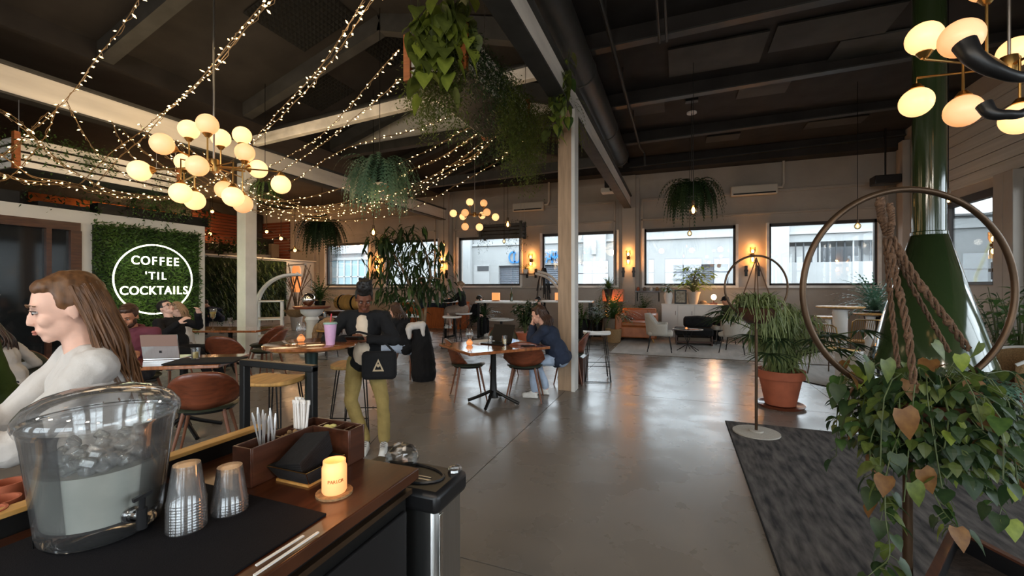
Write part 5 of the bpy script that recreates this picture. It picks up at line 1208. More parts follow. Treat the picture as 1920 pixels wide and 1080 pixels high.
# ============================================================ PLANTS
def frond(b, p, d, L, w, droop, n=10, up=V((0,0,1)), r=None):
    p, d = V(p), V(d).normalized(); q = p.copy(); step = L/n
    for i in range(n):
        q2 = q + d*step; x = d.cross(up)
        if x.length < 1e-4: x = V((1,0,0))
        x.normalize(); t = (i+.5)/n; ww = w*(sin(pi*min(1, t*.92+.08))**.6)*(1-.35*t)
        for s in (-1, 1):
            tip = q + x*s*ww + d*step*.9 - up*ww*.25; b.add([q, q + d*step*.75, tip], [(0,1,2)])
        d = (d - up*droop*step/L*2.2).normalized(); q = q2
def fern(name, lb, loc, Rr, n, hang, potr=.14, m='leaf', seed=1, cat='hanging fern', flat=1.0, w=.05, rod=None, potm=None):
    rr = random.Random(seed); r = T(name, lb, cat, loc); b = MB()
    for k in range(n):
        a = rr.uniform(0, 6.28); e = rr.uniform(-.2, 1.1); d = V((cos(a)*cos(e), sin(a)*cos(e), sin(e)*flat)); L = Rr*rr.uniform(1.0, 1.9) if hang else Rr*rr.uniform(.8, 1.25)
        frond(b, V((cos(a)*potr*.5, sin(a)*potr*.5, 0)), d, L, w*rr.uniform(.7,1.3), (1.9 if hang else .8)*rr.uniform(.7,1.3), 14)
    B(b, 'foliage', M[m], r, smooth=False, stuff=True)
    b = MB(); b.lathe([(potr*.6,-potr*1.2),(potr,-potr*.2),(potr*1.05,0),(0,0)], 18); B(b, 'pot', potm or M['black'], r)
    if rod: b = MB(); b.tube([(0,0,0),(0,0,rod-loc[2])], .006, 5); B(b, 'hanger', M['black'], r)
    return r
def atv(px, py, t): return P(px, py, t)
v = atv(712, 318, 7.3); fern('hanging_fern', 'big lush hanging fern in the middle behind the fairy lights', v, .58, 200, True, .2, 'leaft', 11, w=.06, rod=roofz(v.x))
v = atv(1297, 350, 9.0); fern('hanging_fern', 'dark bushy hanging fern over the lounge window', v, .56, 210, True, .18, 'leafd', 12, w=.06, rod=EZ+.25)
v = atv(604, 420, 12.5); fern('hanging_fern', 'dark hanging fern left of the leftmost window', v, .68, 190, True, .18, 'leafd', 13, w=.08, rod=roofz(v.x))
v = atv(497, 345, 8.4); fern('hanging_fern', 'small pale green hanging plant right of the chandelier behind the white post', v, .34, 90, True, .12, 'leaf', 14, w=.03, rod=roofz(v.x))
v = P(1045, 215, 6.6); fern('hanging_fern', 'hanging fern peeking out right behind the raw timber post top', v, .5, 90, True, .12, 'leafo', 15, w=.03, rod=EZ+.2)
# potted floor ferns
def floor_fern(lb, px, t, zp, Rr, n, m, seed, potm=None, w=.05, potr=.17, cat='potted plant'):
    v = P(px, 600, t); r = T('potted_fern', lb, cat, (v.x, v.y, 0)); rr = random.Random(seed); b = MB()
    for k in range(n):
        a = rr.uniform(0, 6.28); e = rr.uniform(.35, 1.45); d = V((cos(a)*cos(e), sin(a)*cos(e), sin(e)))
        frond(b, V((0,0,zp)), d, Rr*rr.uniform(.8,1.3), w*rr.uniform(.7,1.2), .8, 10)
    B(b, 'foliage', M[m], r, smooth=False, stuff=True)
    b = MB(); b.lathe([(potr*.7,0),(potr,zp),(potr*1.08,zp),(potr*.9,zp-.03),(0,zp-.05)] if zp < .7 else [(.12,0),(.12,zp-.35),(potr*.7,zp-.35),(potr,zp),(0,zp-.04)], 22); B(b, 'pot', potm or M['black'], r)
floor_fern('bushy fern in a tall pot by the left end of the far wall', 600, 13.3, 1.05, .75, 110, 'leaf', 21)
floor_fern('spiky green plant in a black pot right of the timber post', 1092, 12.3, .55, .7, 80, 'leaf', 22, w=.03, potr=.24)
floor_fern('broad green fern standing before the orange lit planter box', 1150, 11.9, .62, .72, 120, 'leaf', 23, w=.06, potr=.28, potm=M['grey_d'])
floor_fern('fern spilling over the orange lit planter box', 1142, 12.9, 1.42, .45, 70, 'leaf', 24, w=.05)
floor_fern('dark spiky plant behind the leather sofa', 1206, 12.9, .75, .65, 60, 'leafd', 25, w=.035)
floor_fern('big leafy fern in the far right corner left of the fireplace', 1640, 9.6, .95, .9, 150, 'leaft', 26, w=.05, potr=.22)
floor_fern('low dark fern left of the tall black legged table', 905, 12.9, .5, .7, 80, 'leafd', 27)
floor_fern('dark fern between the timber post and the leather sofa', 1120, 12.8, .6, .65, 70, 'leafd', 28)
b = MB(); v = P(1150, 620, 11.5); b.lathe([(.19,0),(.22,.3),(.22,.36),(.2,.36),(.19,.33),(0,.33)], 22); O(b, 'basket', M['basket'], 'pale woven basket in front of the broad fern', 'basket', loc=(v.x, v.y, 0))
# plants on the white sideboard
def leafy(name, lb, loc, Rr, n, m, L, w, seed, potp, potm, cat='potted plant', up=.5, stemr=.004):
    rr = random.Random(seed); r = T(name, lb, cat, loc); b = MB(); st = MB(); z0 = potp[2]
    for k in range(n):
        a = rr.uniform(0, 6.28); h = rr.uniform(.15, 1); q = V((cos(a)*Rr*rr.uniform(.3,1), sin(a)*Rr*rr.uniform(.3,1), z0+h*up)); st.tube(spline([V((0,0,z0-.03)), V((q.x*.35,q.y*.35,z0+h*up*.7)), q],3), stemr, 4, caps=False)
        d = V((cos(a), sin(a), rr.uniform(-.5,.3))); b.leaf(q, d, (0,0,1), L*rr.uniform(.7,1.2), w*rr.uniform(.7,1.2), .1, .3)
    B(b, 'foliage', M[m], r, smooth=False, stuff=True); B(st, 'stems', M['stem'], r, stuff=True)
    b = MB(); b.lathe([(potp[0]*.7,0),(potp[0],z0*.7),(potp[1],z0),(potp[1]*.85,z0),(0,z0-.03)], 22); B(b, 'pot', potm, r)
leafy('potted_plant', 'leafy plant in a bulbous white pot at the left of the sideboard', (xx(1253), 13.6, CRZ), .2, 24, 'leaf', .16, .07, 31, (.13,.10,.34), M['white'], up=.25)
leafy('potted_plant', 'wide bright green plant in a grey pot right of the picture frame', (xx(1300), 13.62, CRZ), .55, 110, 'leafy', .2, .10, 32, (.16,.2,.36), M['grey_f'], up=.75)
# pothos at far right of window 5 etc
def stalk_plant(name, lb, loc, pts_n, h, spread, m, L, w, seed, cat='potted plant', potr=.18, poth=.35, per=10, potm=None, droop=.3):
    rr = random.Random(seed); r = T(name, lb, cat, loc); b = MB(); st = MB()
    for k in range(pts_n):
        a = rr.uniform(0,6.28); s_ = rr.uniform(.3,1)*spread; hh = h*rr.uniform(.7,1.05)
        pts = spline([V((0,0,poth-.05)), V((cos(a)*s_*.3, sin(a)*s_*.3, poth+(hh-poth)*.5)), V((cos(a)*s_, sin(a)*s_, hh))], 6); st.tube(pts, [.012*(1-i/len(pts))+.003 for i in range(len(pts))], 5)
        for j in range(per):
            i = int(len(pts)*(.3+.7*(j+.5)/per)); i = min(i, len(pts)-2); q = pts[i]; b2 = rr.uniform(0,6.28); d = V((cos(b2), sin(b2), rr.uniform(-.4,.5)))
            b.leaf(q, d, (0,0,1), L*rr.uniform(.7,1.2), w*rr.uniform(.8,1.2), .12, droop)
    B(b, 'foliage', M[m], r, smooth=False, stuff=True); B(st, 'stems', M['stem'], r, stuff=True)
    b = MB(); b.lathe([(potr*.7,0),(potr,poth),(potr*.9,poth),(0,poth-.04)], 22); B(b, 'pot', potm or M['terra'], r)
v = P(1872, 620, 6.6); stalk_plant('potted_plant', 'thin dark stalks with oval leaves by the right side window', (v.x, v.y, 0), 9, 1.5, .45, 'leafd', .14, .06, 41, per=8)
v = P(1915, 600, 5.6); stalk_plant('potted_plant', 'bright green leafy plant cut by the right edge below the wall lamp', (v.x, v.y, 0), 8, 1.55, .35, 'leaf', .17, .10, 42, per=8)
# palm behind the fireplace
def palm(name, lb, loc, n, L, w, m, seed, z0, droop=.7, lean=None, nl=22, pot=None, leaflet=.3, stem=.35):
    rr = random.Random(seed); r = T(name, lb, 'potted palm', loc); b = MB(); st = MB()
    for k in range(n):
        a = rr.uniform(0, 6.28); e = rr.uniform(.75, 1.35); d = V((cos(a)*cos(e), sin(a)*cos(e), sin(e))); q = V((0,0,z0-.03)); path = [q.copy()]; N = 14; LL = L*rr.uniform(.8,1.15)
        for i in range(N):
            d = (d - V((0,0,1))*droop/N*(.5+1.6*i/N)).normalized(); q = q + d*LL/N; path.append(q.copy())
        st.tube(path, [.008*(1-i/(N+1))+.002 for i in range(N+1)], 4, caps=False)
        for i in range(nl):
            t = stem + (1-stem)*i/(nl-1); f = t*N; j = min(N-1, int(f)); q = path[j].lerp(path[j+1], f-j); dd = (path[j+1]-path[j]).normalized(); x = dd.cross(V((0,0,1)))
            if x.length < 1e-3: x = V((1,0,0))
            x.normalize()
            for s in (-1, 1):
                ln = leaflet*sin(pi*min(.98, .15+.8*(i/(nl-1))))**.5*rr.uniform(.85,1.1); b.leaf(q, x*s + dd*.7 - V((0,0,.25)), (0,0,1), ln, w, .1, .15, seg=1)
    B(b, 'foliage', M[m], r, smooth=False, stuff=True); B(st, 'fronds', M['stem'], r, stuff=True)
    if pot: b = MB(); b.lathe([(pot[0]*.7,0),(pot[0],pot[1]),(pot[0]*.9,pot[1]),(0,pot[1]-.04)], 22); B(b, 'pot', pot[2], r)
    return r
v = P(1768, 620, 7.4); palm('potted_palm', 'palm with fine fronds behind the green fireplace', (v.x, v.y, 0), 9, 1.15, .022, 'leaf', 51, .4, pot=(.2,.4,M['terra']))
# terracotta potted palm with dark broad fingers next to the far hoop
pp = P(1463, 740, 5.35); tp_ = T('potted_palm', 'dark fingered palm in a big terracotta pot on the concrete floor', 'potted palm', (pp.x, pp.y, 0))
b = MB(); b.lathe([(0,.03),(.17,.03),(.235,.36),(.265,.36),(.27,.46),(.245,.46),(.235,.42),(0,.41)], 36); B(b, 'pot', M['terra'], tp_)
b = MB(); b.lathe([(0,0),(.25,0),(.275,.035),(.26,.035),(.24,.02),(0,.02)], 36); B(b, 'saucer', M['walnut'], tp_)
b = MB(); b.lathe([(0,.412),(.23,.415)], 24); B(b, 'soil', M['soil'], tp_, cap=False) if False else B(b, 'soil', M['soil'], tp_)
rr = random.Random(61); b = MB(); st = MB()
for k in range(22):        # rhapis style fans
    a = rr.uniform(0,6.28); s_ = rr.uniform(.4,.85); h = rr.uniform(.62,1.3); tip = V((cos(a)*s_, sin(a)*s_, h)); pts = spline([V((.08*cos(a),.08*sin(a),.4)), V((tip.x*.4,tip.y*.4,.4+(h-.4)*.7)), tip],6); st.tube(pts, .007, 5)
    out = V((cos(a), sin(a), -.25)).normalized(); side = out.cross(V((0,0,1))).normalized()
    for j in range(11):
        g = (j-5)/5*1.45; d = out*cos(g) + side*sin(g) + V((0,0,.25*cos(g*.5))); b.leaf(tip, d, (0,0,1), rr.uniform(.26,.38), .035, .15, .35)
B(b, 'fan_leaves', M['leafd'], tp_, smooth=False, stuff=True); B(st, 'stems', M['stem'], tp_, stuff=True)
rr = random.Random(62); b = MB(); st = MB()
for k in range(24):        # feathery pale bamboo like growth
    a = rr.uniform(0,6.28); s_ = rr.uniform(.05,.42); h = rr.uniform(.75,1.3); pts = spline([V((.05*cos(a),.05*sin(a),.4)), V((cos(a)*s_*.4,sin(a)*s_*.4,h*.75)), V((cos(a)*s_, sin(a)*s_, h))],8); st.tube(pts, .006, 5)
    for q in pts[3:]:
        for j in range(9): a2 = rr.uniform(0,6.28); b.leaf(q, V((cos(a2), sin(a2), rr.uniform(-1.1,.2))), (0,0,1), rr.uniform(.10,.24), .020, .1, .5, seg=1)
B(b, 'feathery_leaves', M['leafp'], tp_, smooth=False, stuff=True); B(st, 'canes', M['stem'], tp_, stuff=True)
b = MB(); b.tube(spline([(.02,-.1,.42),(.1,-.16,.52),(.2,-.24,.47),(.24,-.27,.36)],6), .008, 6); B(b, 'bent_stem', M['leafp'], tp_)

# ---- hoop plant stands
def heart_leaf():
    b = MB(); pr = [(0,0),(.30,-.10),(.46,.10),(.45,.36),(.30,.66),(0,1.06),(-.30,.66),(-.45,.36),(-.46,.10),(-.30,-.10)]
    vs = [(x, y, -.18*abs(x)*-1 - .22*y*y) for x, y in pr] + [(0,.2,-.01),(0,.5,-.055),(0,.8,-.14)]
    fs = [(0,1,10),(1,2,10),(2,3,11,10),(3,4,12,11),(4,5,12),(5,6,12),(6,7,11,12),(7,8,10,11),(8,9,10),(9,0,10)]
    b.add(vs, fs); return b
HL = {k: heart_leaf().mesh('leaf', M[k], True, 180) for k in ('leaf','leafd','leafo','leafy','leafb','leaft','leafp')}
def put_leaf(par, p, d, n, s, kind, wid=.95):
    d = V(d).normalized(); n = V(n); x = d.cross(n)
    if x.length < 1e-3: x = d.orthogonal()
    x.normalize(); z = x.cross(d)
    Mx = Matrix(((x.x*s*wid, d.x*s, z.x*s, p[0]), (x.y*s*wid, d.y*s, z.y*s, p[1]), (x.z*s*wid, d.z*s, z.z*s, p[2]), (0,0,0,1)))
    o = link('leaf', HL[kind], par); o.matrix_local = Mx; return o
def hoop_stand(lb, base, R_, zc, rot, disc=.2, pr=.012, dm='brass'):
    r = T('hoop_stand', lb, 'plant stand', base, rot)
    b = MB(); b.lathe([(0,0),(disc,0),(disc,.012),(disc*.3,.016),(disc*.3,.03),(0,.03)], 40); B(b, 'base_plate', M[dm], r)
    b = MB(); b.tube([(0,0,.02),(0,0,zc-R_)], pr, 12); B(b, 'pole', M['brassd'], r)
    b = MB(); b.tube([(R_*cos(2*pi*i/72), 0, zc+R_*sin(2*pi*i/72)) for i in range(72)], pr*.75, 10, closed=True); B(b, 'hoop', M['brassd'], r)
    return r
hb = P(1418, 815, 4.34); HS1 = hoop_stand('brass hoop plant stand standing on the charcoal rug', (hb.x, hb.y, .012), .32, 1.5-.02, TH, .215, .014, 'grey_f')
b0 = V((hb.x, hb.y, 0))
r = T('basket_plant', 'dark bowl of pale trailing cactus hanging in the far hoop', 'hanging plant', (hb.x, hb.y, 1.25))
b = MB(); b.lathe([(0,-.13),(.10,-.12),(.17,-.05),(.19,.03),(.17,.04),(0,.02)], 24); B(b, 'bowl', M['basket'] if False else M['walnutd'], r)
b = MB()
for s in (-1, 1): b.tube([(s*.16,0,.03),(0,0,.54)], .006, 6)
b.tube([(0,.15,.03),(0,0,.54),(0,-.15,.03)], .006, 6); B(b, 'rope', M['rope'], r)
rr = random.Random(71); b = MB()
for k in range(120):
    a = rr.uniform(0,6.28); q = rr.uniform(.0,.13); o_ = V((cos(a), sin(a), 0)); p0 = o_*q + V((0,0,.03)); L = rr.uniform(.08,.36); h = rr.uniform(.05,.16)
    pts = spline([p0, p0+o_*.07+V((0,0,h)), p0+o_*rr.uniform(.07,.14)+V((.01,0,h*.4)), p0+o_*rr.uniform(.07,.19)+V((rr.uniform(-.06,.10),0,-L*(1 if o_.x>-.2 else .45)))],3); b.tube(pts, [.006,.006,.006,.005,.005,.005,.005,.004,.004,.003][:len(pts)], 4)
B(b, 'trailing_stems', M['leafp'], r, stuff=True)
b = MB()
for k in range(320):
    a = rr.uniform(0,6.28); b.leaf(V((cos(a)*.15*rr.random(), sin(a)*.15*rr.random(), .05)), V((cos(a),sin(a),rr.uniform(-.2,2.0))), (0,0,1), rr.uniform(.1,.26), .014, .1, .4, seg=1)
B(b, 'blades', M['leafo'], r, smooth=False, stuff=True)
# near hoop with the macrame hanger
nb = P(1702, 900, 1.68); NR = .40; nz = 1.47; HS2 = hoop_stand('large brass hoop plant stand in the right foreground', (nb.x, nb.y, .012), NR, nz, TH-.05, .24, .016)
def NP(px, py, t=1.68): return P(px, py, t) - V((nb.x, nb.y, 0))
mr = T('macrame_hanger', 'knotted brown macrame plant hanger tied to the top of the near hoop', 'plant hanger', (nb.x, nb.y, 0))
def braid(pts, rad, name='strand', tw=.9):
    s_ = spline(pts, 10)
    for ph in range(3):
        b = MB(); q = []
        for i, p in enumerate(s_):
            a = i*tw+ph*2.094; t = (s_[min(i+1,len(s_)-1)]-s_[max(i-1,0)]).normalized(); x = t.orthogonal().normalized(); y = t.cross(x); q.append(p + (x*cos(a)+y*sin(a))*rad*.8)
        b.tube(spline(q, 2), rad*.5, 6); B(b, name, M['rope'], mr)
    kn = MB()
    for i in range(4, len(s_), 9): kn.ell(s_[i], rad*1.55, 8, 6)
    B(kn, 'knot', M['rope'], mr, stuff=True)
braid([NP(1650,372), NP(1652,400), NP(1664,440)], .012, tw=1.4)
braid([NP(1668,382,1.64), NP(1672,410,1.62), NP(1668,445,1.64)], .009, tw=1.4)
braid([NP(1660,445), NP(1666,520), NP(1674,600), NP(1684,690,1.6)], .0075)
braid([NP(1664,448,1.66), NP(1682,530,1.6), NP(1700,610,1.54), NP(1714,720,1.5)], .010)
braid([NP(1672,446,1.66), NP(1716,520,1.62), NP(1768,590,1.6), NP(1815,655,1.62)], .011)
braid([NP(1668,450,1.72), NP(1706,530,1.8), NP(1745,600,1.86), NP(1780,660,1.86)], .008)
bp = NP(1735, 775, 1.66); b = MB(); b.lathe([(0,-.10),(.08,-.09),(.13,-.02),(.145,.05),(.13,.055),(0,.03)], 28, bp)
hp = T('pothos_pot', 'mass of trailing heart shaped pothos leaves under the near hoop', 'hanging plant', (nb.x, nb.y, 0)); B(b, 'pot', M['walnutd'], hp)
rr = random.Random(72); st = MB(); kinds = ['leaf','leafd','leafd','leafd','leafo','leafo','leaf','leafd','leafd','leafy','leafb','leafo']
nleaf = 0
def vine(par, pts, r_, L, seed, kinds, st, per=5, size=.06):
    global nleaf
    q = random.Random(seed); s_ = spline(pts, per); st.tube(s_, r_, 5, caps=False)
    for i in range(1, len(s_)):
        a = q.uniform(0,6.28); d = V((cos(a)*.8, sin(a)*.8, q.uniform(-1.0,.15))); n = V((cos(a)*.5, sin(a)*.5, 1)); pe = s_[i] + d*.03; st.tube([s_[i], pe], r_*.6, 4, caps=False)
        put_leaf(par, pe, d + V((0,0,-.6)), n, size*q.uniform(.75,1.35), q.choice(kinds)); nleaf += 1
c0 = NP(1735, 745, 1.66)
for k in range(44):      # crown and short trailers around the pot
    a = rr.uniform(0,6.28); o_ = V((cos(a), sin(a), 0)); R2 = rr.uniform(.10,.30); z1 = rr.uniform(-.05,.10); dn = rr.uniform(.02,.36)
    vine(hp, [c0+o_*.05, c0+o_*R2*.6+V((0,0,z1+.05)), c0+o_*R2+V((0,0,z1-.03)), c0+o_*(R2+.04)+V((rr.uniform(-.04,.04),0,-dn))], .0022, 0, k, kinds, st, 2, .058)
for pts in (((1610,650,1.7),(1580,690,1.7),(1576,740,1.72)), ((1640,680,1.7),(1606,740,1.7),(1600,790,1.7),(1628,800,1.66)), ((1660,760,1.6),(1632,830,1.6),(1640,900,1.58),(1655,960,1.55)),
            ((1690,800,1.55),(1664,880,1.5),(1660,960,1.46),(1668,1040,1.42),(1640,1070,1.4)), ((1800,760,1.7),(1850,820,1.75),(1880,860,1.75),(1905,800,1.8)), ((1850,700,1.75),(1900,700,1.8),(1925,760,1.8)),
            ((1780,820,1.6),(1810,880,1.6),(1850,920,1.62),(1885,960,1.62)), ((1720,840,1.6),(1740,900,1.55),(1770,960,1.5),(1800,990,1.5)), ((1840,880,1.7),(1870,900,1.7),(1900,870,1.72),(1930,890,1.7))):
    vine(hp, [NP(*q) for q in pts], .0022, 0, len(pts)*7+pts[0][0], kinds, st, 5, .055)
for px, py, t, s, k in ((1692,792,1.42,.115,'leafb'),(1842,800,1.5,.10,'leafb'),(1858,850,1.55,.09,'leafb'),(1728,905,1.5,.10,'leafb'),(1710,930,1.4,.09,'leafo'),(1660,700,1.5,.09,'leafo'),(1625,705,1.55,.08,'leafo'),(1750,668,1.5,.075,'leafo'),(1800,690,1.55,.07,'leafy'),(1838,668,1.6,.07,'leafo'),(1875,790,1.6,.10,'leafy'),(1905,830,1.5,.12,'leaf')):
    a = rr.uniform(-1,1); put_leaf(hp, NP(px, py-25, t), V((sin(a)*.9,-.1,-1)), V((rr.uniform(-.9,.9),-1,rr.uniform(.1,.9))), s*.88, k, .82); nleaf += 1
B(st, 'vines', M['stem'], hp, stuff=True)
b = MB(); b3 = MB()
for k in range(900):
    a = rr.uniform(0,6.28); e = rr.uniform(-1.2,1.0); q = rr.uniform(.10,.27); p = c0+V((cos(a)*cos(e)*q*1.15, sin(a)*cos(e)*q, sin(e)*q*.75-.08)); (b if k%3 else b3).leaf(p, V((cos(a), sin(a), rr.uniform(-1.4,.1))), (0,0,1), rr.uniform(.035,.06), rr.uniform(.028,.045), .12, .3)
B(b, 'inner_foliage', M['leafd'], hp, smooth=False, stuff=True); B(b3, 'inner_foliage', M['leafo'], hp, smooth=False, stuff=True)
# silvery fern-like tuft and fine tendrils
b = MB()
for k in range(60):
    a = rr.uniform(0,6.28); p0 = NP(1850, 720, 1.62)+V((rr.uniform(-.05,.05), rr.uniform(-.05,.05), 0)); frond(b, p0, V((cos(a), sin(a), rr.uniform(-.2,.8))), rr.uniform(.08,.18), .018, 1.2, 7)
B(b, 'silver_fern', M['leaft'], hp, smooth=False, stuff=True)
b = MB()
for k in range(40):
    p0 = c0+V((rr.uniform(-.2,.22), rr.uniform(-.1,.1), rr.uniform(-.1,.05))); b.tube(spline([p0, p0+V((rr.uniform(-.08,.08), rr.uniform(-.05,.05), -.10)), p0+V((rr.uniform(-.15,.15), rr.uniform(-.05,.05), rr.uniform(-.35,-.12)))],5), .0013, 4, caps=False)
B(b, 'tendrils', M['stem'], hp, stuff=True)
for k in range(3): 
    p = NP((1668,1700,1830)[k], (640,560,600)[k], 1.6)
# ---- slatted ceiling planters
def slat_planter(lb, x0, x1, y0, y1, z0, z1, top, mslat, mpost):
    r = T('ceiling_planter', lb, 'hanging planter', ((x0+x1)/2, (y0+y1)/2, z0)); ox, oy = (x0+x1)/2, (y0+y1)/2; h = z1-z0
    b = MB(); b.bb(x0-ox+.02, x1-ox-.02, y0-oy+.02, y1-oy-.02, 0, .03); B(b, 'bottom', M['ceil'], r, smooth=False)
    n = 4
    for k in range(n):
        for sx in (x0-ox, x1-ox-.02): b = MB(); b.bb(sx, sx+.02, y0-oy, y1-oy, h*k/n+.01, h*(k+1)/n-.02); B(b, 'slat', mslat, r, smooth=False)
        for sy in (y0-oy, y1-oy-.02): b = MB(); b.bb(x0-ox, x1-ox, sy, sy+.02, h*k/n+.01, h*(k+1)/n-.02); B(b, 'slat', mslat, r, smooth=False)
    for x in (x0-ox-.02, x1-ox-.06):
        for y in (y0-oy-.03, y1-oy-.03): b = MB(); b.bb(x, x+.08, y, y+.06, -.03, h+.04); B(b, 'corner_post', mpost, r, smooth=False)
    b = MB()
    for x in (x0-ox+.03, x1-ox-.03):
        for y in (y0-oy+.03, y1-oy-.03): b.tube([(x,y,h),(x,y,top-z0)], .004, 4)
    B(b, 'cable', M['steel'], r, stuff=True); b = MB(); b.bb(x0-ox+.03, x1-ox-.03, y0-oy+.03, y1-oy-.03, .03, h*.8); B(b, 'soil', M['soil'], r, smooth=False)
    return r
orange = mat('orange_stained_wood', srgb(150,82,36), .5, var=.2, scale=5, stretch=(1,1,8))
pl1 = slat_planter('slatted wooden planter box hanging from the ceiling beside the timber post', -2.68, -1.98, 3.82, 5.75, 3.70, 4.12, 5.9, M['beamw'], orange)
def trail_curtain(par, n, box, L, m, seed, dens=.035, lw=(.045,.016), name='trailing_foliage', fuzz=.03):
    rr = random.Random(seed); b = MB()
    for k in range(n):
        x, y, z = [rr.uniform(*q) for q in box]; l = rr.uniform(*L); p = V((x,y,z)); sway = V((rr.uniform(-.12,.12), rr.uniform(-.12,.12), 0)); N = max(3, int(l/dens))
        for i in range(N):
            q = p + sway*(i/N)**1.3 - V((0,0,1))*l*i/N + V((rr.uniform(-fuzz,fuzz), rr.uniform(-fuzz,fuzz), 0)); a = rr.uniform(0,6.28)
            b.leaf(q, V((cos(a), sin(a), rr.uniform(-1.4,.1))), (0,0,1), lw[0]*rr.uniform(.6,1.4), lw[1]*rr.uniform(.7,1.3), seg=1)
    return B(b, name, M[m], par, smooth=False, stuff=True)
ox, oy, oz = pl1.location
def lb_(x0,x1,y0,y1,z0,z1): return ((x0-ox,x1-ox),(y0-oy,y1-oy),(z0-oz,z1-oz))
trail_curtain(pl1, 90, lb_(-2.78,-2.58,3.85,4.25,3.8,4.1), (.3,.75), 'leafo', 81)
trail_curtain(pl1, 260, lb_(-2.5,-2.0,3.72,3.95,3.75,4.2), (.4,.95), 'leafo', 82)
trail_curtain(pl1, 200, lb_(-1.99,-1.86,3.8,4.7,3.8,4.15), (.2,.6), 'leafd', 83)
trail_curtain(pl1, 380, lb_(-2.0,-1.82,4.6,5.85,3.8,4.15), (.5,1.15), 'leafo', 84)
trail_curtain(pl1, 160, lb_(-2.7,-2.0,4.7,5.8,3.8,4.1), (.3,.9), 'leafd', 85)
rr = random.Random(86); st = MB()
for k in range(20):
    a0 = P(rr.uniform(782,885), rr.uniform(-25,25), rr.uniform(4.1,4.3))-pl1.location; dn = rr.uniform(.25,.95); 
    vine(pl1, [a0, a0+V((rr.uniform(-.06,.06),-.02,-dn*.5)), a0+V((rr.uniform(-.09,.09),-.03,-dn))], .003, 0, 100+k, ['leafo','leafy','leafy','leafo'], st, 3, .16)
for k in range(13):
    a0 = P(rr.uniform(1035,1072), rr.uniform(85,130), 5.75)-pl1.location; dn = rr.uniform(.3,1.15)
    vine(pl1, [a0, a0+V((rr.uniform(-.06,.06),-.05,-dn*.5)), a0+V((rr.uniform(-.08,.08),-.05,-dn))], .003, 0, 130+k, ['leafo','leafo','leafy','leaf'], st, 3, .12)
B(st, 'vines', M['stem'], pl1, stuff=True)
pl2 = slat_planter('slatted planter box with a wooden end hanging under the left girder', -8.9, -8.3, 2.95, 4.95, 3.12, 3.55, 4.1, M['beamw'], orange)
ox, oy, oz = pl2.location
trail_curtain(pl2, 260, lb_(-8.95,-8.2,4.4,5.3,3.3,3.65), (.2,.75), 'leaf', 87, .04, (.05,.02))
trail_curtain(pl2, 240, lb_(-8.6,-8.15,3.0,4.0,3.4,3.7), (.1,.42), 'leaf', 88, .04, (.06,.025))
trail_curtain(pl2, 40, lb_(-8.5,-8.2,2.2,3.0,3.3,3.8), (.2,.6), 'leaf', 89, .04, (.05,.02))
trail_curtain(pl2, 50, lb_(-8.9,-8.3,3.0,5.0,2.9,3.15), (.1,.4), 'leafd', 90, .04, (.05,.02))
c = P(948, 440, 13.3); pl3 = slat_planter('small slatted planter with trailing plants hanging at the third window top', c.x-.8, c.x+.6, c.y-.2, c.y+.15, 3.0, 3.45, 5.2, M['beamg'], M['beamg'])
ox, oy, oz = pl3.location
trail_curtain(pl3, 60, lb_(ox-.9,ox-.35,oy-.25,oy+.2,3.2,3.6), (.2,.85), 'leafd', 91, .05, (.07,.02)); trail_curtain(pl3, 60, lb_(ox+.1,ox+.75,oy-.25,oy+.2,3.2,3.6), (.2,.85), 'leafd', 92, .05, (.07,.02))
# plants along the top of the neon wall and the attic behind it
for k, (y, lb, m) in enumerate(((1.9, 'leafy growth at the left end on top of the neon wall', 'leafd'), (4.6, 'trailing leaves on top of the neon wall above the ring', 'leaf'), (5.5, 'trailing leaves on the right corner of the neon wall', 'leafd'))):
    r = T('trailing_plant', lb, 'plant', (NX-.15, y, 2.72)); b = MB(); b.bb(-.12,.12,-.45,.45,0,.18); B(b, 'pot', M['black'], r)
    trail_curtain(r, 50, ((-.15,.2),(-.6,.6),(.15,.4)), (.1,.5), m, 93+k, .05, (.09,.04))
for k, (px, py, t, lb) in enumerate(((60, 360, 9.5, 'dark bushy plant in the attic above the left door'), (300, 372, 11.5, 'dark bushy plant in the attic above the neon ring'), (180, 362, 11.0, 'grey green shrub in the attic between the planter and wall'))):
    v = P(px, py, t); r = T('attic_plant', lb, 'plant', (v.x, v.y, 2.68)); b = MB(); b.lathe([(.15,0),(.2,.25),(0,.22)], 14); B(b, 'pot', M['black'], r)
    trail_curtain(r, 90, ((-.7,.7),(-.7,.7),(.3,.95)), (.1,.6), 'leafd', 96+k, .06, (.12,.05))
# attic storage boxes behind the wall
for k, (y0, y1, x0, h) in enumerate(((1.6,2.7,-10.9,.45),(2.9,3.9,-11.2,.5),(4.2,5.2,-11.4,.4))):
    b = MB(); b.bb(-.35,.35,-(y1-y0)/2,(y1-y0)/2,0,h); O(b, 'storage_box', M['beamg'], ('grey storage box in the attic above the door, nearest the left edge','grey storage box in the attic, middle of three','grey storage box in the attic, closest to the white post')[k], 'box', loc=(x0,(y0+y1)/2,2.69), bevel=.01)
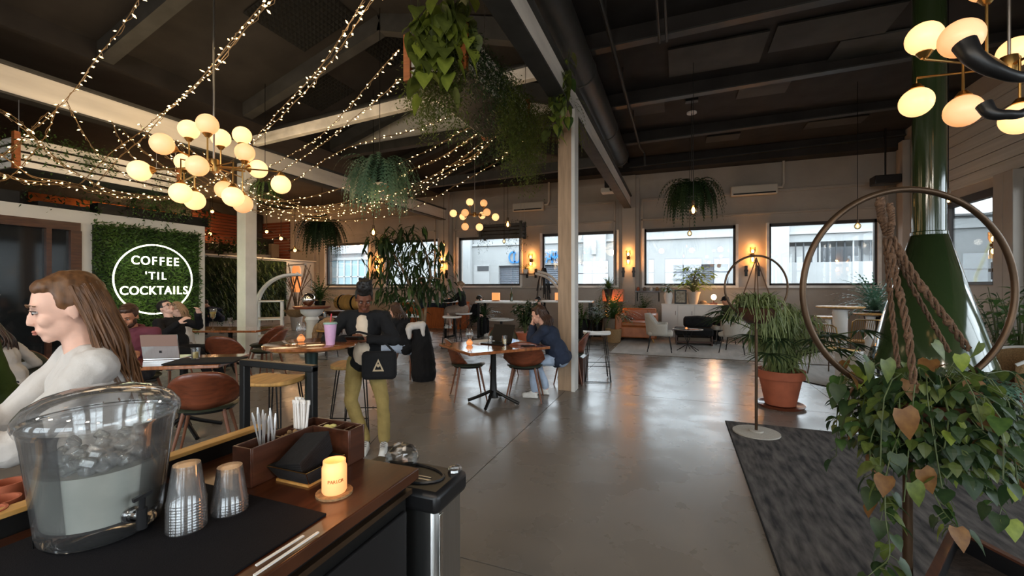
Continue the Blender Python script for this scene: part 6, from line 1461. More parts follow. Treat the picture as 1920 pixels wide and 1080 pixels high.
# green living wall on the low wall
lw_a, lw_b = PX(376, 540, -14.75).y, PX(536, 540, -14.75).y
r = T('living_wall', 'tall dark living wall of ferns behind the white post', 'plant wall', (-14.78, (lw_a+lw_b)/2, 0)); hw = (lw_b-lw_a)/2
b = MB(); b.bb(0,.06,-hw,hw,.3,2.5); B(b, 'backing', M['moss'], r, smooth=False)
b = MB(); b2 = MB(); rr = random.Random(99)
for k in range(900):
    q = b if rr.random() < .45 else b2; frond(q, (.05, rr.uniform(-hw,hw), rr.uniform(.35,2.5)), V((rr.uniform(.3,1), rr.uniform(-.8,.8), rr.uniform(-.3,.8))), rr.uniform(.25,.5), .05, 1.3, 7)
B(b, 'foliage', M['leafd'], r, smooth=False, stuff=True); B(b2, 'foliage', M['leaf'], r, smooth=False, stuff=True)
r = T('ledge_plants', 'dark leaves along the ledge above the living wall', 'plant', (-14.9, (lw_a+lw_b)/2, 2.6)); b = MB(); b.bb(-.12,.1,-hw,hw*.6,0,.12); B(b, 'trough', M['black'], r)
trail_curtain(r, 140, ((-.2,.25),(-hw,hw*.6),(.2,.75)), (.1,.5), 'leafd', 101, .07, (.16,.06))
# kitchen equipment on the mezzanine counter
for k, (px, py, w, h, lb, m) in enumerate(((487,475,.9,.75,'dark kitchen appliance beside the white post','black'), (535,474,.35,.55,'small grey sheet hanging under the shaded kitchen pendant','grey_d'), (425,455,1.6,.5,'dark coffee machine in the kitchen left of the white post','black'))):
    v = P(px, py, 17.4); b = MB(); b.bb(-.25,.25,-w/2,w/2,0,h); b.bb(-.2,.2,-w/2+.06,w/2-.06,-2.7,0); O(b, 'kitchen_appliance', M[m], lb, 'appliance', loc=(min(-15.7, max(v.x,-17.6)), v.y, 2.7), bevel=.02)
# ---- indoor tree with long leaves
tv = P(790, 620, 10.2); r = T('indoor_tree', 'tall indoor tree with long drooping leaves behind the standing woman', 'tree', (tv.x, tv.y, 0))
b = MB(); b.lathe([(.2,0),(.27,.4),(.25,.4),(0,.37)], 24); B(b, 'pot', M['whitec'], r)
def TPp(px, py, t=10.2): return P(px, py, t) - V((tv.x, tv.y, 0))
b = MB(); tr = [(793,600),(783,570),(770,540),(752,500),(735,470),(728,450)]
b.tube(spline([V((0,0,.35))]+[TPp(*q) for q in tr],4), [.05-.0013*i for i in range(25)], 8); b.tube(spline([V((.05,0,.35)),TPp(800,560),TPp(808,520),TPp(800,480),TPp(790,450)],4), [.04-.0015*i for i in range(17)], 8)
brs = [[(752,500),(725,490),(700,500)],[(735,470),(712,455),(695,465)],[(735,470),(745,445),(765,440)],[(770,540),(745,545),(720,560)],[(800,480),(815,470),(830,490)],[(808,520),(828,525),(840,545)],[(790,450),(780,440),(760,445)],[(752,500),(770,480),(785,470)],[(770,540),(790,520),(815,530)],[(783,570),(760,575),(740,590)],[(728,450),(718,440),(708,450)],[(800,480),(785,500),(770,510)],[(808,520),(790,545),(780,580)],[(735,470),(725,520),(715,540)]]
rr = random.Random(110); anchors = []
for q in brs:
    dt = rr.uniform(-.5,.5); s_ = spline([TPp(*q[0]), TPp(*q[1], 10.2+dt*.5), TPp(*q[2], 10.2+dt)],5); b.tube(s_, [.018-.0012*i for i in range(len(s_))], 6); anchors += s_[2:]
B(b, 'trunk', M['trunk'], r)
lm = MB().leaf((0,0,0),(0,1,0),(0,0,1),1,.2,.15,.35).mesh('leaf', M['leafd'], True); lm2 = MB().leaf((0,0,0),(0,1,0),(0,0,1),1,.2,.15,.35).mesh('leaf', M['leaf'], True)
for k in range(290):
    p = rr.choice(anchors) + V((rr.uniform(-.28,.28), rr.uniform(-.28,.28), rr.uniform(-.22,.25))); a = rr.uniform(0,6.28); d = V((cos(a), sin(a), rr.uniform(-1.6,.1))).normalized(); x = d.cross(V((0,0,1))).normalized(); z = x.cross(d); s = rr.uniform(.26,.42)
    o = link('leaf', lm if rr.random() < .7 else lm2, r); o.matrix_local = Matrix(((x.x*s,d.x*s,z.x*s,p.x),(x.y*s,d.y*s,z.y*s,p.y),(x.z*s,d.z*s,z.z*s,p.z),(0,0,0,1)))
b = MB()
for k in range(420):
    p = rr.choice(anchors) + V((rr.uniform(-.3,.3), rr.uniform(-.3,.3), rr.uniform(-.3,.28))); a = rr.uniform(0,6.28); b.leaf(p, V((cos(a), sin(a), rr.uniform(-1.8,.1))), (0,0,1), rr.uniform(.24,.40), .055, .12, .3)
B(b, 'small_leaves', M['leafd'], r, smooth=False, stuff=True)
# leafy screen by the middle table and hanging dried stems
v = P(984, 600, 9.3); stalk_plant('potted_plant', 'dense leafy plant behind the middle table and the navy jacket', (v.x, v.y, 0), 22, 1.25, .4, 'leafd', .16, .07, 43, per=12, potr=.2, poth=.5, potm=M['terra'])
v = P(1003, 530, 13.9); r = T('hanging_dried_stems', 'dark dried stems hanging on the pier between the lettering windows', 'dried plant', (v.x, 14.25, 2.0)); b = MB(); rr = random.Random(5)
for k in range(14): x = rr.uniform(-.2,.2); b.tube([(x*.3,0,.15),(x,0,-.3),(x*1.3,-.02,-.8+rr.uniform(-.2,.2))], .018, 5)
B(b, 'stems', M['black'], r, stuff=True); b = MB(); b.tube([(0,.15,.15),(0,0,.15)], .02, 6); B(b, 'hook', M['black'], r)
leafy('potted_plant', 'green plant on a small shelf by the fourth pier wall lamp', (PY(986,505,14.15).x, 14.12, 1.95), .14, 22, 'leafy', .15, .06, 33, (.08,.1,.15), M['white'], up=.2)
b = MB(); b.bb(-.25,.25,-.12,.18,-.03,0); O(b, 'wall_shelf', M['walnutd'], 'small shelf holding a green plant beside the pier wall lamp', 'shelf', loc=(PY(988,505,14.2).x, 14.2, 1.95))
# big curved rattan arch behind the post
b = MB(); s_ = spline([PY(1004,513,12.9), PY(1025,520,12.9), PY(1045,538,12.9), PY(1062,562,12.9), PY(1075,600,12.9), PY(1080,640,12.9)],6); b.tube(s_, .04, 8); q = [p+V((.0,.25,.08)) for p in s_]; b.tube(q, .04, 8); o_ = s_[-1]; 
b.v = [tuple(V(p)-V((o_.x,o_.y,0))) for p in b.v]; O(b, 'rattan_arch', M['cream'], 'pale curved arch standing behind the raw timber post', 'arch', loc=(o_.x,o_.y,0))
# climbing stalks against the low wall
v = P(556, 600, 14.6); r = T('branch_light', 'bare lit branches with paper lamp at the right end of the living wall', 'lamp', (v.x, v.y, 0)); b = MB(); rr = random.Random(6)
for k in range(16): a = rr.uniform(0,6.28); b.tube(spline([(0,0,.5),(.15*cos(a),.15*sin(a),1.3),(.45*cos(a),.45*sin(a),1.6+rr.uniform(0,.8))],4), .012, 5)
B(b, 'branches', M['trunk'], r, stuff=True); b = MB(); b.lathe([(.1,0),(.14,.1),(.14,.8),(.1,.9),(0,.9)], 14, (0,0,1.3)); B(b, 'lamp_shade', M['candle'], r); b = MB(); b.lathe([(.15,0),(.2,.5),(0,.48)], 16); B(b, 'pot', M['white'], r)
# ============================================================ PEOPLE
from mathutils import noise
import numpy as np, time
def skinm(n, c): return mat(n, c, .5, var=.06, scale=30, spec=.4)
SK = dict(light=skinm('skin_light', srgb(222,170,146)), fair=skinm('skin_fair', srgb(228,184,164)), dark=skinm('skin_brown', srgb(112,68,48)), mid=skinm('skin_mid', srgb(190,132,102)))
HC = dict(blonde=mat('hair_light_brown', srgb(98,66,40), .45, var=.4, scale=60, stretch=(1,1,.1)), brown=mat('hair_brown', srgb(62,40,28), .45, var=.4, scale=60), black=mat('hair_black', (.012,.010,.009), .5, var=.3, scale=60), tawny=mat('hair_tawny', srgb(150,120,92), .5, var=.3, scale=50))
def cloth(n, c, v=.15): return mat('cloth_'+n, c, .9, var=v, scale=10, bump=.35, bscale=40, sheen=0)
CL = dict(white=cloth('off_white', srgb(196,192,188), .04), cream=cloth('cream', srgb(222,202,178), .05), black=cloth('black', (.004,.004,.005)), navy=cloth('navy', (.018,.026,.05)), khaki=cloth('khaki', srgb(150,130,78)), burg=cloth('burgundy', srgb(104,50,62)),
          green=cloth('green', srgb(64,78,24)), jeans=cloth('light_denim', srgb(168,184,206)), djeans=cloth('dark_denim', (.018,.022,.035)), dgreen=cloth('dark_green', (.02,.03,.016)), beige=cloth('beige', srgb(150,130,116)), grey=cloth('grey', srgb(120,116,112)))
shoe_w = mat('white_shoe', srgb(224,222,216), .6, var=.06); shoe_d = mat('dark_shoe', (.02,.018,.016), .5, var=0)
TS = bpy.data.scenes.new('workbench'); QUEUE = []
def remesh(mb, voxel, smooth=4, disp=0.0, dscale=9, seed=0, m=None, name='body'):
    me = mb.mesh('tmp', m, False); o = bpy.data.objects.new('tmp', me); TS.collection.objects.link(o)
    r = o.modifiers.new('r', 'REMESH'); r.mode = 'VOXEL'; r.voxel_size = voxel; r.use_smooth_shade = True
    s = o.modifiers.new('s', 'SMOOTH'); s.iterations = smooth; s.factor = .5
    ph = bpy.data.meshes.new(name); QUEUE.append((o, me, ph, disp, dscale, seed, m, name)); return ph
def bake_all():                                  # merge each queued set of overlapping forms into one smooth surface
    with bpy.context.temp_override(scene=TS, view_layer=TS.view_layers[0]):
        dg = bpy.context.evaluated_depsgraph_get()
        for o, me, ph, disp, dscale, seed, m, name in QUEUE:
            out = bpy.data.meshes.new_from_object(o.evaluated_get(dg))
            if disp:
                co = np.empty(len(out.vertices)*3, np.float32); out.vertices.foreach_get('co', co); co = co.reshape(-1, 3)
                no = np.empty(len(out.vertices)*3, np.float32); out.vertices.foreach_get('normal', no); no = no.reshape(-1, 3)
                k = np.array([noise.noise(V((p[0]*dscale+seed, p[1]*dscale, p[2]*dscale*.7))) + .5*noise.noise(V((p[0]*dscale*2.3, p[1]*dscale*2.3+seed, p[2]*dscale*2))) for p in co.tolist()], np.float32)
                co = co + no*(k*disp)[:, None]; out.vertices.foreach_set('co', co.ravel())
            out.name = name; out.materials.clear(); out.materials.append(m)
            out.polygons.foreach_set('use_smooth', [True]*len(out.polygons)); out.update(); OUTM[ph.name] = out
    for q in list(COL.objects):
        if q.type == 'MESH' and q.data.name in OUTM: q.data = OUTM[q.data.name]
OUTM = {}
def ik(a, c, l1, l2, pole):
    a, c, pole = V(a), V(c), V(pole); d = c-a; L = d.length
    if L > (l1+l2)*.999: c = a + d*((l1+l2)*.999/L); d = c-a; L = d.length
    x = (l1*l1 - l2*l2 + L*L)/(2*L); h = math.sqrt(max(0, l1*l1-x*x)); dn = d/L; pp = pole - dn*pole.dot(dn)
    pp = pp.normalized() if pp.length > 1e-5 else dn.orthogonal().normalized()
    return a + dn*x + pp*h, c
def hand(b, w, d, n, s=1.0, side=1, curl=.7):
    d, n = V(d).normalized(), V(n); n = (n - d*n.dot(d)).normalized(); x = d.cross(n)*side     # n: palm side, x: towards the thumb
    b.ell(w + d*.045*s, (.036*s,.048*s,.016*s), 12, 8, Matrix((x, d, n)).transposed())
    b.cap(w - d*.01, w + d*.03*s, .022*s, .026*s, 8)
    for k, L in enumerate((.070,.080,.074,.058)):
        o = (1.5-k)*.0175*s; p0 = w + d*.075*s + x*o; a1, a2, a3 = curl*.45, curl*1.1, curl*1.7
        p1 = p0 + (d*cos(a1)+n*sin(a1))*L*.45*s; p2 = p1 + (d*cos(a2)+n*sin(a2))*L*.33*s; p3 = p2 + (d*cos(a3)+n*sin(a3))*L*.25*s
        b.cap(p0, p1, .0092*s, .0086*s, 8); b.cap(p1, p2, .0086*s, .008*s, 8); b.cap(p2, p3, .008*s, .007*s, 8)
    t0 = w + d*.02*s + x*.028*s; t1 = t0 + (d*.6+x*.6+n*.3).normalized()*.042*s; t2 = t1 + (d*.85+n*.5).normalized()*.03*s
    b.cap(t0, t1, .012*s, .0105*s, 8); b.cap(t1, t2, .0105*s, .008*s, 8)
def person(lb, loc, yaw, skin='light', hairc='brown', hair='short', top='black', bottom='djeans', shoe=None, hip=.50, lean=.1, side=0., hp=.0, hy=0., ht=0., hands=None, knees=None, feet=None, s=1.0, sw=.18, open_top=None, vox=.011, long_hair=.3, beard=False, glasses=False, curl=.7, skirt=None, sleeve=1.0, bulk=1.0, pole=None, neckf=.0, detail=True, seed=1, palm=None, hood=False):
    r = T('person', lb, 'person', loc, yaw); rr = random.Random(seed)
    sd = V((sin(side), sin(lean)*cos(side), cos(lean)*cos(side))).normalized()
    pel = V((0,0,hip)); X = V((1,0,0)); F = X.cross(sd)*-1      # F forward of the torso
    if F.y < 0: F = -F
    chest = pel + sd*.32*s; neck = pel + sd*.50*s; sh = pel + sd*.455*s
    H = Matrix.Rotation(-hp, 3, 'X'); H = Matrix.Rotation(hy, 3, 'Z') @ H @ Matrix.Rotation(ht, 3, 'Y')
    hc = neck + sd*.055*s + (H @ V((0,.022+neckf,.105)))*s
    h_ = lambda x, y, z: hc + (H @ V((x,y,z)))*s
    b = MB()
    # ---- body, one surface
    b.cap(neck - sd*.05, h_(0,-.012,-.05), .058*s, .050*s, 12)
    b.ell(h_(0,-.008,.025), V((.074,.094,.100))*s, 18, 14, H); b.ell(h_(0,.022,-.048), V((.056,.064,.062))*s, 14, 10, H); b.ell(h_(0,.066,-.088), V((.022,.020,.020))*s, 10, 8, H)
    b.ell(h_(0,.052,.022), V((.058,.036,.05))*s, 12, 10, H)
    b.cap(h_(0,.088,.008), h_(0,.0975,-.026), .0085*s, .0125*s, 8); b.ell(h_(0,.091,-.03), V((.016,.012,.008))*s, 8, 6, H)
    b.ell(h_(0,.082,-.060), V((.025,.014,.015))*s, 10, 8, H)
    for q in (-1, 1):
        b.ell(h_(q*.036,.062,-.025), V((.024,.024,.024))*s, 10, 8, H); b.ell(h_(q*.03,.080,.032), V((.024,.012,.008))*s, 8, 6, H); b.ell(h_(q*.076,-.008,-.008), V((.009,.020,.032))*s, 8, 6, H)
    b.ell(chest, V((.135*bulk,.095,.16))*s, 14, 10, Matrix((X, F, sd)).transposed()); b.ell(pel+sd*.08*s, V((.13*bulk,.10,.13))*s, 14, 10)
    if hands == 'face': hands = tuple(hc + F*.150*s + X*q*.05*s - sd*.10*s for q in (-1,1))
    hands = hands or ((-.2,.25,hip+.15),(.2,.25,hip+.15)); ends = []; arms = []
    for q, hd in zip((-1, 1), hands):
        S0 = sh + X*q*sw*s; pl = (pole or {}).get(q, (q*.5,-.5,-.8)); E, W = ik(S0, V(hd), .29*s, .26*s, pl); arms.append((S0, E, W))
        b.cap(sh+X*q*.05, S0, .05*s, .046*s, 10); b.cap(S0, E, .044*s, .036*s, 10); b.cap(E, W, .036*s, .024*s, 10)
        n = (palm or {}).get(q, V((-q*.6,.0,-.5))); hand(b, W, (W-E), n, s*1.05, -q, curl)
    legs = []
    for q in (-1, 1):
        hj = pel + X*q*.085*s; k = V(knees[0 if q<0 else 1]) if knees else hj + V((q*.03,.42*s,-.01)); f = V(feet[0 if q<0 else 1]) if feet else V((k.x, k.y+.02, .09))
        b.cap(hj, k, .075*s, .05*s, 10); b.cap(k, f, .05*s, .035*s, 10); legs.append((hj, k, f))
    B0 = link('body', remesh(b, .0065 if vox < .01 else (.0085 if detail else .012), 3 if vox<.01 else 2, 0, m=SK[skin], name='body'), r)
    # ---- top
    M3 = Matrix((X, F, sd)).transposed(); t = MB()
    t.ell(chest+sd*.01, V((.158*bulk,.118*bulk,.175))*s, 16, 12, M3); t.ell(pel+sd*.14*s, V((.150*bulk,.122*bulk,.17))*s, 16, 12, M3); t.ell(pel+sd*.0*s, V((.155*bulk,.125*bulk,.11))*s, 14, 10, M3)
    t.tube([neck-sd*.09*s, neck-sd*.045*s, neck+sd*.004*s], [.10*s,.078*s,.068*s], 14)
    if hood: t.tube([neck+sd*.0-F*.03+X*.09*cos(a)*s*0 + (X*cos(a)+F*sin(a))*.075*s for a in [2*pi*i/16 for i in range(16)]], .028*s, 8, closed=True)
    for q, (S0, E, W) in zip((-1,1), arms):
        t.cap(sh+X*q*.04, S0, .068*s, .062*s*bulk, 10); t.cap(S0, E, .060*s*bulk, .050*s*bulk, 12)
        if sleeve > .1: t.cap(E, E.lerp(W, .93*sleeve), .051*s*bulk, .040*s*bulk, 12)
    topo = link('jacket' if open_top else 'top', remesh(t, vox, 4, .010 if bulk<=1.05 else .014, 11, seed, CL[top], 'top'), r)
    if open_top:      # lighter shirt seen between the open fronts
        t = MB(); t.ell(chest+F*.045*s-sd*.0, V((.092,.100,.17))*s, 14, 10, M3); t.ell(pel+sd*.12*s+F*.055*s, V((.098,.112,.19))*s, 14, 10, M3); t.ell(pel+sd*.42*s+F*.03*s, V((.06,.07,.05))*s, 12, 8, M3); link('shirt', remesh(t, vox, 4, .006, 12, seed+3, CL[open_top], 'shirt'), r)
    # ---- bottom
    t = MB(); t.ell(pel, V((.148,.118,.12))*s, 14, 10)
    for hj, k, f in legs:
        t.cap(hj, k, .090*s, .066*s, 12); 
        if not skirt: t.cap(k, k.lerp(f, .93), .064*s, .055*s, 12)
    if skirt:
        kk = (legs[0][1]+legs[1][1])/2; t.cap(pel, kk, .17*s, .15*s, 14); t.cap(kk, kk+V((0,.02,-.26)), .15*s, .12*s, 14)
    link('skirt' if skirt else 'trousers', remesh(t, vox, 4, .008, 10, seed+7, CL[bottom], 'bottom'), r)
    for hj, k, f in legs:
        sh_ = MB(); fd = V((f.x-hj.x, .9, 0)).normalized(); fd = V((fd.x*.4, 1, 0)).normalized()
        if abs((f-k).normalized().z) < .5: fd = V((0, .25, 1)).normalized()
        sh_.cap(f+V((0,0,-.035)), f+fd*.15*s+V((0,0,-.050)), .040*s, .032*s, 12); sh_.ell(f+fd*.03+V((0,0,-.02)), (.04*s,.055*s,.04*s), 12, 8); sh_.box(f+fd*.06+V((0,0,-.078)), (.07*s,.22*s,.018)) if fd.z < .5 else None
        so = link('shoe', remesh(sh_, .012, 3, 0, m=shoe or shoe_d, name='shoe'), r)
        if shoe is shoe_w and detail:
            l_ = MB()
            for i in range(4): c_ = f+fd*(.05+.022*i)*s+V((0,0,.012-.008*i)); l_.tube([c_-X*.022, c_+V((0,0,.008)), c_+X*.022], .004, 5)
            B(l_, 'laces', CL['grey'], so, stuff=True)
    # ---- face
    if detail:
        f_ = MB(); f_.ell(h_(0,.096,-.058), V((.021,.006,.0045))*s, 10, 6, H); f_.ell(h_(0,.095,-.066), V((.017,.007,.005))*s, 10, 6, H); B(f_, 'lips', mat('lips', {'dark':srgb(104,56,46)}.get(skin, srgb(188,122,108)), .4, var=0), r)
        for q in (-1, 1):
            e = MB(); e.ell(h_(q*.031,.079,.009), V((.0125,.009,.0065))*s, 10, 8, H); B(e, 'eye', mat('eye_white', (.55,.52,.5), .2, var=0), r)
            e = MB(); e.ell(h_(q*.031,.0865,.0065), V((.0055,.003,.0055))*s, 8, 6, H); B(e, 'iris', shoe_d, r)
            e = MB(); e.tube([h_(q*.017,.086,.012), h_(q*.031,.0895,.0165), h_(q*.046,.079,.012)], .0024*s, 6); B(e, 'eyelid', HC['brown'], r)
            e = MB(); e.tube([h_(q*.013,.0915,.029), h_(q*.032,.0925,.037), h_(q*.052,.076,.030)], [.003*s,.0038*s,.002*s], 6); B(e, 'eyebrow', HC[hairc], r)
    if glasses:
        e = MB()
        for q in (-1,1): e.tube([h_(q*.034+.024*cos(a),.104,.008+.019*sin(a)) for a in [2*pi*i/16 for i in range(16)]], .0028*s, 6, closed=True); e.tube([h_(q*.057,.103,.012), h_(q*.079,.0,.008)], .0025*s, 5)
        e.tube([h_(-.012,.106,.012), h_(.012,.106,.012)], .0025*s, 5); B(e, 'glasses', shoe_d, r)
    if beard:
        e = MB(); e.ell(h_(0,.040,-.075), V((.056,.052,.042))*s, 12, 10, H); e.ell(h_(0,.088,-.044), V((.026,.010,.006))*s, 8, 6, H)
        for q in (-1,1): e.ell(h_(q*.06,.02,-.045), V((.012,.03,.04))*s, 8, 6, H)
        link('beard', remesh(e, .008, 2, .003, 60, 1, HC[hairc], 'beard'), r)
    # ---- hair
    m = HC[hairc]; hm = MB()
    if hair == 'cap':
        hm.ell(h_(0,-.012,.05), V((.084,.102,.085))*s, 16, 12, H); hm.ell(h_(0,.095,.045), V((.06,.05,.008))*s, 12, 6, H); link('cap', remesh(hm, .01, 2, 0, m=CL['black'], name='cap'), r)
        hm = MB(); hm.ell(h_(0,-.04,.0), V((.08,.075,.07))*s, 12, 8, H)
    else:
        hm.ell(h_(0,-.028,.045), V((.083,.092,.094))*s, 18, 14, H); hm.ell(h_(0,.020,.088), V((.062,.058,.036))*s, 14, 10, H)
        for q in (-1,1): hm.ell(h_(q*.066,-.012,.03), V((.018,.045,.045))*s, 10, 8, H)
    if hair == 'puff':
        hm.ell(h_(0,.0,.14), V((.078,.08,.07))*s, 16, 12, H)
        for k in range(150):
            a = rr.uniform(0,6.28); p = h_(.062*cos(a)*rr.uniform(.2,1), .0+.068*sin(a)*rr.uniform(.2,1), .15+rr.uniform(-.02,.06)); hm.ell(p, .013*s, 6, 5)
    hair_o = link('hair', remesh(hm, .008, 2, .004 if hair != 'puff' else .006, 45, seed, m, 'hair'), r)
    if hair in ('long', 'bun', 'pony'):
        if hair == 'bun': e = MB(); e.ell(h_(0,-.11,.04), V((.04,.04,.04))*s, 10, 8, H); B(e, 'bun', m, r)
        else:
            e = MB(); N = 170 if detail and vox < .01 else 44
            for k in range(N):
                a = rr.uniform(-1.65, 1.65) if hair == 'long' else rr.uniform(-.3,.3)
                p0 = h_(sin(a)*.074, -.02-cos(a)*.085, .085-rr.uniform(0,.05)); p1 = h_(sin(a)*.092, -.03-cos(a)*.095, -.02); dn = long_hair*rr.uniform(.7,1.1)
                p2 = p1 - sd*dn*.5 - F*.02 + X*sin(a)*.03; p3 = p1 - V((0,0,1))*dn - F*.05*rr.uniform(.0,1.8) + X*(sin(a)*.06+rr.uniform(-.02,.02))
                wv = V((rr.uniform(-.015,.015), rr.uniform(-.015,.015), 0)); q_ = spline([p0, p1, p2+wv, p3],4); e.tube(q_, [(.0065 if vox < .01 else .010)*s*(1-.6*i/len(q_)) for i in range(len(q_))], 5)
            B(e, 'hair_strands', m, hair_o, stuff=True)
    return r, dict(hc=hc, neck=neck, arms=arms, pel=pel, H=H, F=F, sd=sd)
def gp(px, t): v = P(px, 600, t); return V((v.x, v.y, 0))

# 1 standing woman looking at her phone
W1 = gp(684, 4.0); w, wi = person('person in an open black jacket and khaki trousers looking down at a phone', W1, face(-1,.12), 'dark', 'black', 'puff', 'black', 'khaki', shoe_w, hip=.80, lean=.08, hp=.55, hy=.25,
    hands=((-.085,.27,1.035),(.085,.27,1.035)), knees=((-.19,.15,.46),(.09,.14,.46)), feet=((-.20,.13,.085),(-.03,.10,.085)), s=.93, sw=.185, open_top='cream', vox=.0085, palm={-1:V((.9,.0,.5)),1:V((-.9,0,.5))}, curl=.9, bulk=1.12, pole={-1:(-.9,-.1,-.5),1:(.9,-.1,-.5)}, seed=2)
def on(wp, yaw, x, y, z): return V(wp) + Matrix.Rotation(yaw, 3, 'Z') @ V((x,y,z))
y1 = face(-1,.12); b = MB(); b.bb(-.075,.075,-.038,.038,-.005,.005,Matrix.Rotation(.5,4,'X')); O(b, 'phone', M['black'], 'dark phone held in both hands of the standing woman', 'phone', loc=on(W1,y1,0,.385,1.06), rz=y1, bevel=.004)
r = T('handbag', 'black handbag with a pale triangle emblem on the standing woman\'s hip', 'bag', on(W1,y1,-.17,.20,.80), y1)
b = MB(); b.bb(-.15,.15,-.055,.055,-.13,.12); B(b, 'bag_body', M['fabb'], r, bevel=.035)
b = MB(); b.add([(-.05,.057,-.05),(.05,.057,-.05),(.0,.057,.06),(-.03,.059,-.035),(.03,.059,-.035),(0,.059,.035)], [(0,1,4,3),(1,2,5,4),(2,0,3,5)]); b.ell((0,.058,.0),(.014,.003,.014),10,6); B(b, 'emblem', mat('emblem_beige', srgb(180,160,130), .5, var=.2, scale=60), r, smooth=False)
b = MB(); b.tube(spline([(-.13,.03,.12),(-.02,.03,.22),(.16,.07,.30),(.30,.0,.25)],6), .010, 6); B(b, 'strap', M['fabb'], r)
# 2 foreground woman in white, profile
W2 = P(196, 600, 1.62); W2.z = 0; y2 = facing(-.30,-.95)
person('person in a white sweatshirt with long light brown hair at the left, in profile', W2, y2, 'fair', 'blonde', 'long', 'white', 'djeans', hip=.775, lean=.10, hp=.22, hy=.0, hands=((-.14,.46,1.06),(.08,.46,1.06)), knees=((-.1,.03,.46),(.1,.03,.46)), feet=((-.1,.0,.085),(.1,.0,.085)), s=.99, sw=.18, vox=.0085, long_hair=.34, bulk=1.1, seed=3, curl=.4)
# 3 green sleeve at the edge
W3 = P(-150, 600, 1.75); W3.z = 0
person('person in a green sweater cut off by the left edge', W3, facing(.7,.7), 'light', 'brown', 'short', 'green', 'djeans', hip=.80, lean=.15, hp=.2, hands=((-.2,.35,.95),(.1,.38,.95)), knees=((-.1,.03,.46),(.1,.03,.46)), feet=((-.1,.0,.085),(.1,.0,.085)), s=1.0, vox=.012, detail=False, seed=4, bulk=1.1)
# 4 bearded man at the laptop
W4 = gp(256, 4.8); person('bearded person in a burgundy jacket with dark collar behind the silver laptop', W4, face(-1,.35), 'mid', 'brown', 'short', 'burg', 'djeans', hip=.53, lean=.18, hp=.45, hy=-.05, hands=((-.2,.44,.80),(.13,.46,.80)), s=1.02, sw=.19, vox=.0095, beard=True, seed=5, bulk=1.02, hood=True)
# 5 person in black leaning back
W5 = gp(336, 6.3); person('person in black with glasses leaning back and looking up near the neon sign', W5, face(-.15,1), 'fair', 'black', 'short', 'black', 'black', hip=.55, lean=-.35, hp=-.50, hands=((-.10,.22,1.10),(.2,.20,.98)), knees=((-.1,.42,.58),(.1,.44,.55)), feet=((-.1,.62,.14),(.12,.66,.12)), s=1.0, vox=.0095, glasses=True, seed=6, bulk=1.1)
# 6 person behind
W6 = gp(352, 7.1); person('person in a white top with tawny hair behind the one leaning back', W6, face(-.6,-.8), 'fair', 'tawny', 'long', 'white', 'grey', hip=.52, lean=.15, hp=.5, s=.95, vox=.012, detail=False, seed=7, long_hair=.2)
# 7 far person bending
W7 = gp(414, 13.3); person('person in dark blue bent over beside the living wall', W7, face(-.3,-1), 'light', 'brown', 'short', 'navy', 'djeans', hip=.50, lean=.75, hp=.5, s=.95, vox=.013, detail=False, seed=8)
# 8 black seated, back half turned
W8 = gp(768, 6.95); person('person in black with brown hair seated just behind the standing woman', W8, face(.35,-1), 'light', 'brown', 'long', 'black', 'jeans', hip=.50, lean=.42, hp=.35, hy=-.2, hands=((-.15,.40,.80),(.12,.42,.80)), s=1.0, vox=.0105, detail=True, seed=9, long_hair=.2, bulk=1.2)
# 9 and 10 by the window
W9 = gp(787, 12.55); person('person in a dark green shirt with legs stretched out on a stool by the windows', W9, face(.25,1), 'light', 'brown', 'short', 'dgreen', 'djeans', hip=.94, lean=.05, hp=.1, hy=-.2, hands=((-.3,.3,1.12),(.2,.25,1.12)), knees=((-.1,.42,.95),(.08,.44,.98)), feet=((-.05,.86,.88),(.08,.9,.92)), s=1.04, vox=.012, detail=False, seed=10, bulk=1.1)
W10 = gp(868, 11.9); person('person in a black top and beige skirt on a stool at the window table', W10, face(.15,-1), 'fair', 'tawny', 'bun', 'black', 'beige', shoe_w, hip=.86, lean=.10, hp=.1, hands=((-.25,.5,1.1),(.12,.52,1.1)), knees=((-.1,.40,.80),(.1,.40,.80)), feet=((-.1,.34,.42),(.1,.38,.46)), s=1.0, vox=.0115, detail=False, seed=11, skirt=True)
# 11 navy jacket woman
W11 = P(1052, 600, 5.75); W11.z = 0; y11 = face(.22,-1)
person('person in a navy jacket and pale jeans covering their face at the middle table', W11, y11, 'light', 'brown', 'long', 'navy', 'jeans', shoe_w, hip=.53, lean=.48, hp=.30, hands='face', knees=((-.1,.38,.50),(.1,.36,.48)), feet=((-.1,.34,.09),(.12,.22,.09)), s=.99, sw=.18, vox=.0085, long_hair=.2, seed=12, bulk=1.22, pole={-1:(-.2,.3,-.9),1:(.2,.3,-.9)}, curl=.35, palm={-1:V((.3,-1,.2)),1:V((-.3,-1,.2))})
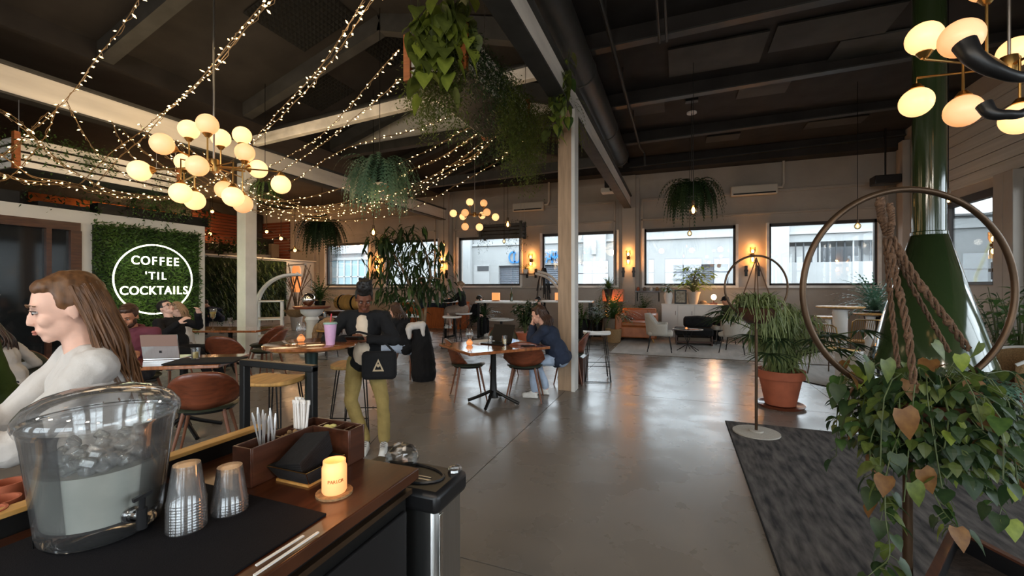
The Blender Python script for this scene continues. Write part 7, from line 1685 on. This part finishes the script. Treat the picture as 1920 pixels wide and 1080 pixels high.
# 12.. lounge and far seats
W12 = gp(1372, 11.2); person('person in dark clothes and a black cap in the lounge armchair', W12, face(-.1,-1), 'mid', 'black', 'cap', 'dgreen', 'black', hip=.52, lean=.25, hp=.3, s=.95, vox=.013, detail=False, seed=13, bulk=1.1)
W13 = gp(888, 13.0); person('person in black sitting low behind the beige skirt', W13, face(-.3,1), 'fair', 'black', 'short', 'black', 'black', shoe_w, hip=.50, lean=.2, hp=.5, hy=.3, s=.95, vox=.013, detail=False, seed=14)
W14 = gp(1020, 12.9); person('dark haired person in black seated far behind the navy jacket', W14, face(-.5,-1), 'light', 'black', 'short', 'black', 'djeans', hip=.50, lean=.3, hp=.4, s=.92, vox=.013, detail=False, seed=15)
W15 = gp(30, 4.4); person('person with brown hair in a white shirt half hidden behind the foreground woman', W15, face(-.2,-1), 'light', 'brown', 'long', 'white', 'djeans', hip=.47, lean=.35, hp=.4, s=.92, vox=.0115, detail=False, seed=16)
# coats
def heap(name, lb, cat, loc, shapes, m, vox=.014, disp=.02, rz=0, ds=9):
    b = MB()
    for s_ in shapes: b.cap(*s_, 12)
    o = link(name, remesh(b, vox, 3, disp, ds, 3, m, name), None, loc, rz); tag(o, lb, cat); return o
q = gp(789, 6.85); heap('coat', 'long black coat draped over a chair back and trailing to the floor', 'coat', (q.x, q.y, 0), [((0,0,.82),(.02,.02,.45),.13,.17),((.02,.02,.45),(.05,.0,.10),.17,.20),((-.12,.1,.7),(-.1,.1,.3),.12,.15),((.05,0,.12),(.06,0,.06),.20,.06)], CL['black'])
q = gp(780, 6.75); heap('scarf', 'pale grey scarf lying over the top of the draped black coat', 'scarf', (q.x, q.y, .86), [((-.12,0,.0),(.12,.0,.04),.06,.06),((.12,0,.03),(.17,-.05,-.12),.05,.02),((-.10,-.06,-.03),(-.05,-.10,-.16),.05,.03)], CL['white'], .011, .012)
q = gp(612, 8.9); heap('fur_coat', 'brown fluffy coat heaped on a stool behind the round high top', 'coat', (q.x, q.y, .60), [((-.2,0,.02),(.05,0,.12),.12,.14),((.05,0,.12),(.25,0,.04),.14,.10),((-.22,0,0),(-.25,0,-.25),.11,.09)], HC['tawny'], .015, .03)
c = gp(612, 8.9); put(st0, (c.x, c.y, 0), face(1,.3), 'wooden bar stool under the fluffy brown coat', 'wooden bar stools', scale=.8)

t_ = time.time(); bake_all(); print('BAKE', time.time()-t_, sum(len(m.polygons) for m in OUTM.values()))
bpy.data.scenes.remove(TS)
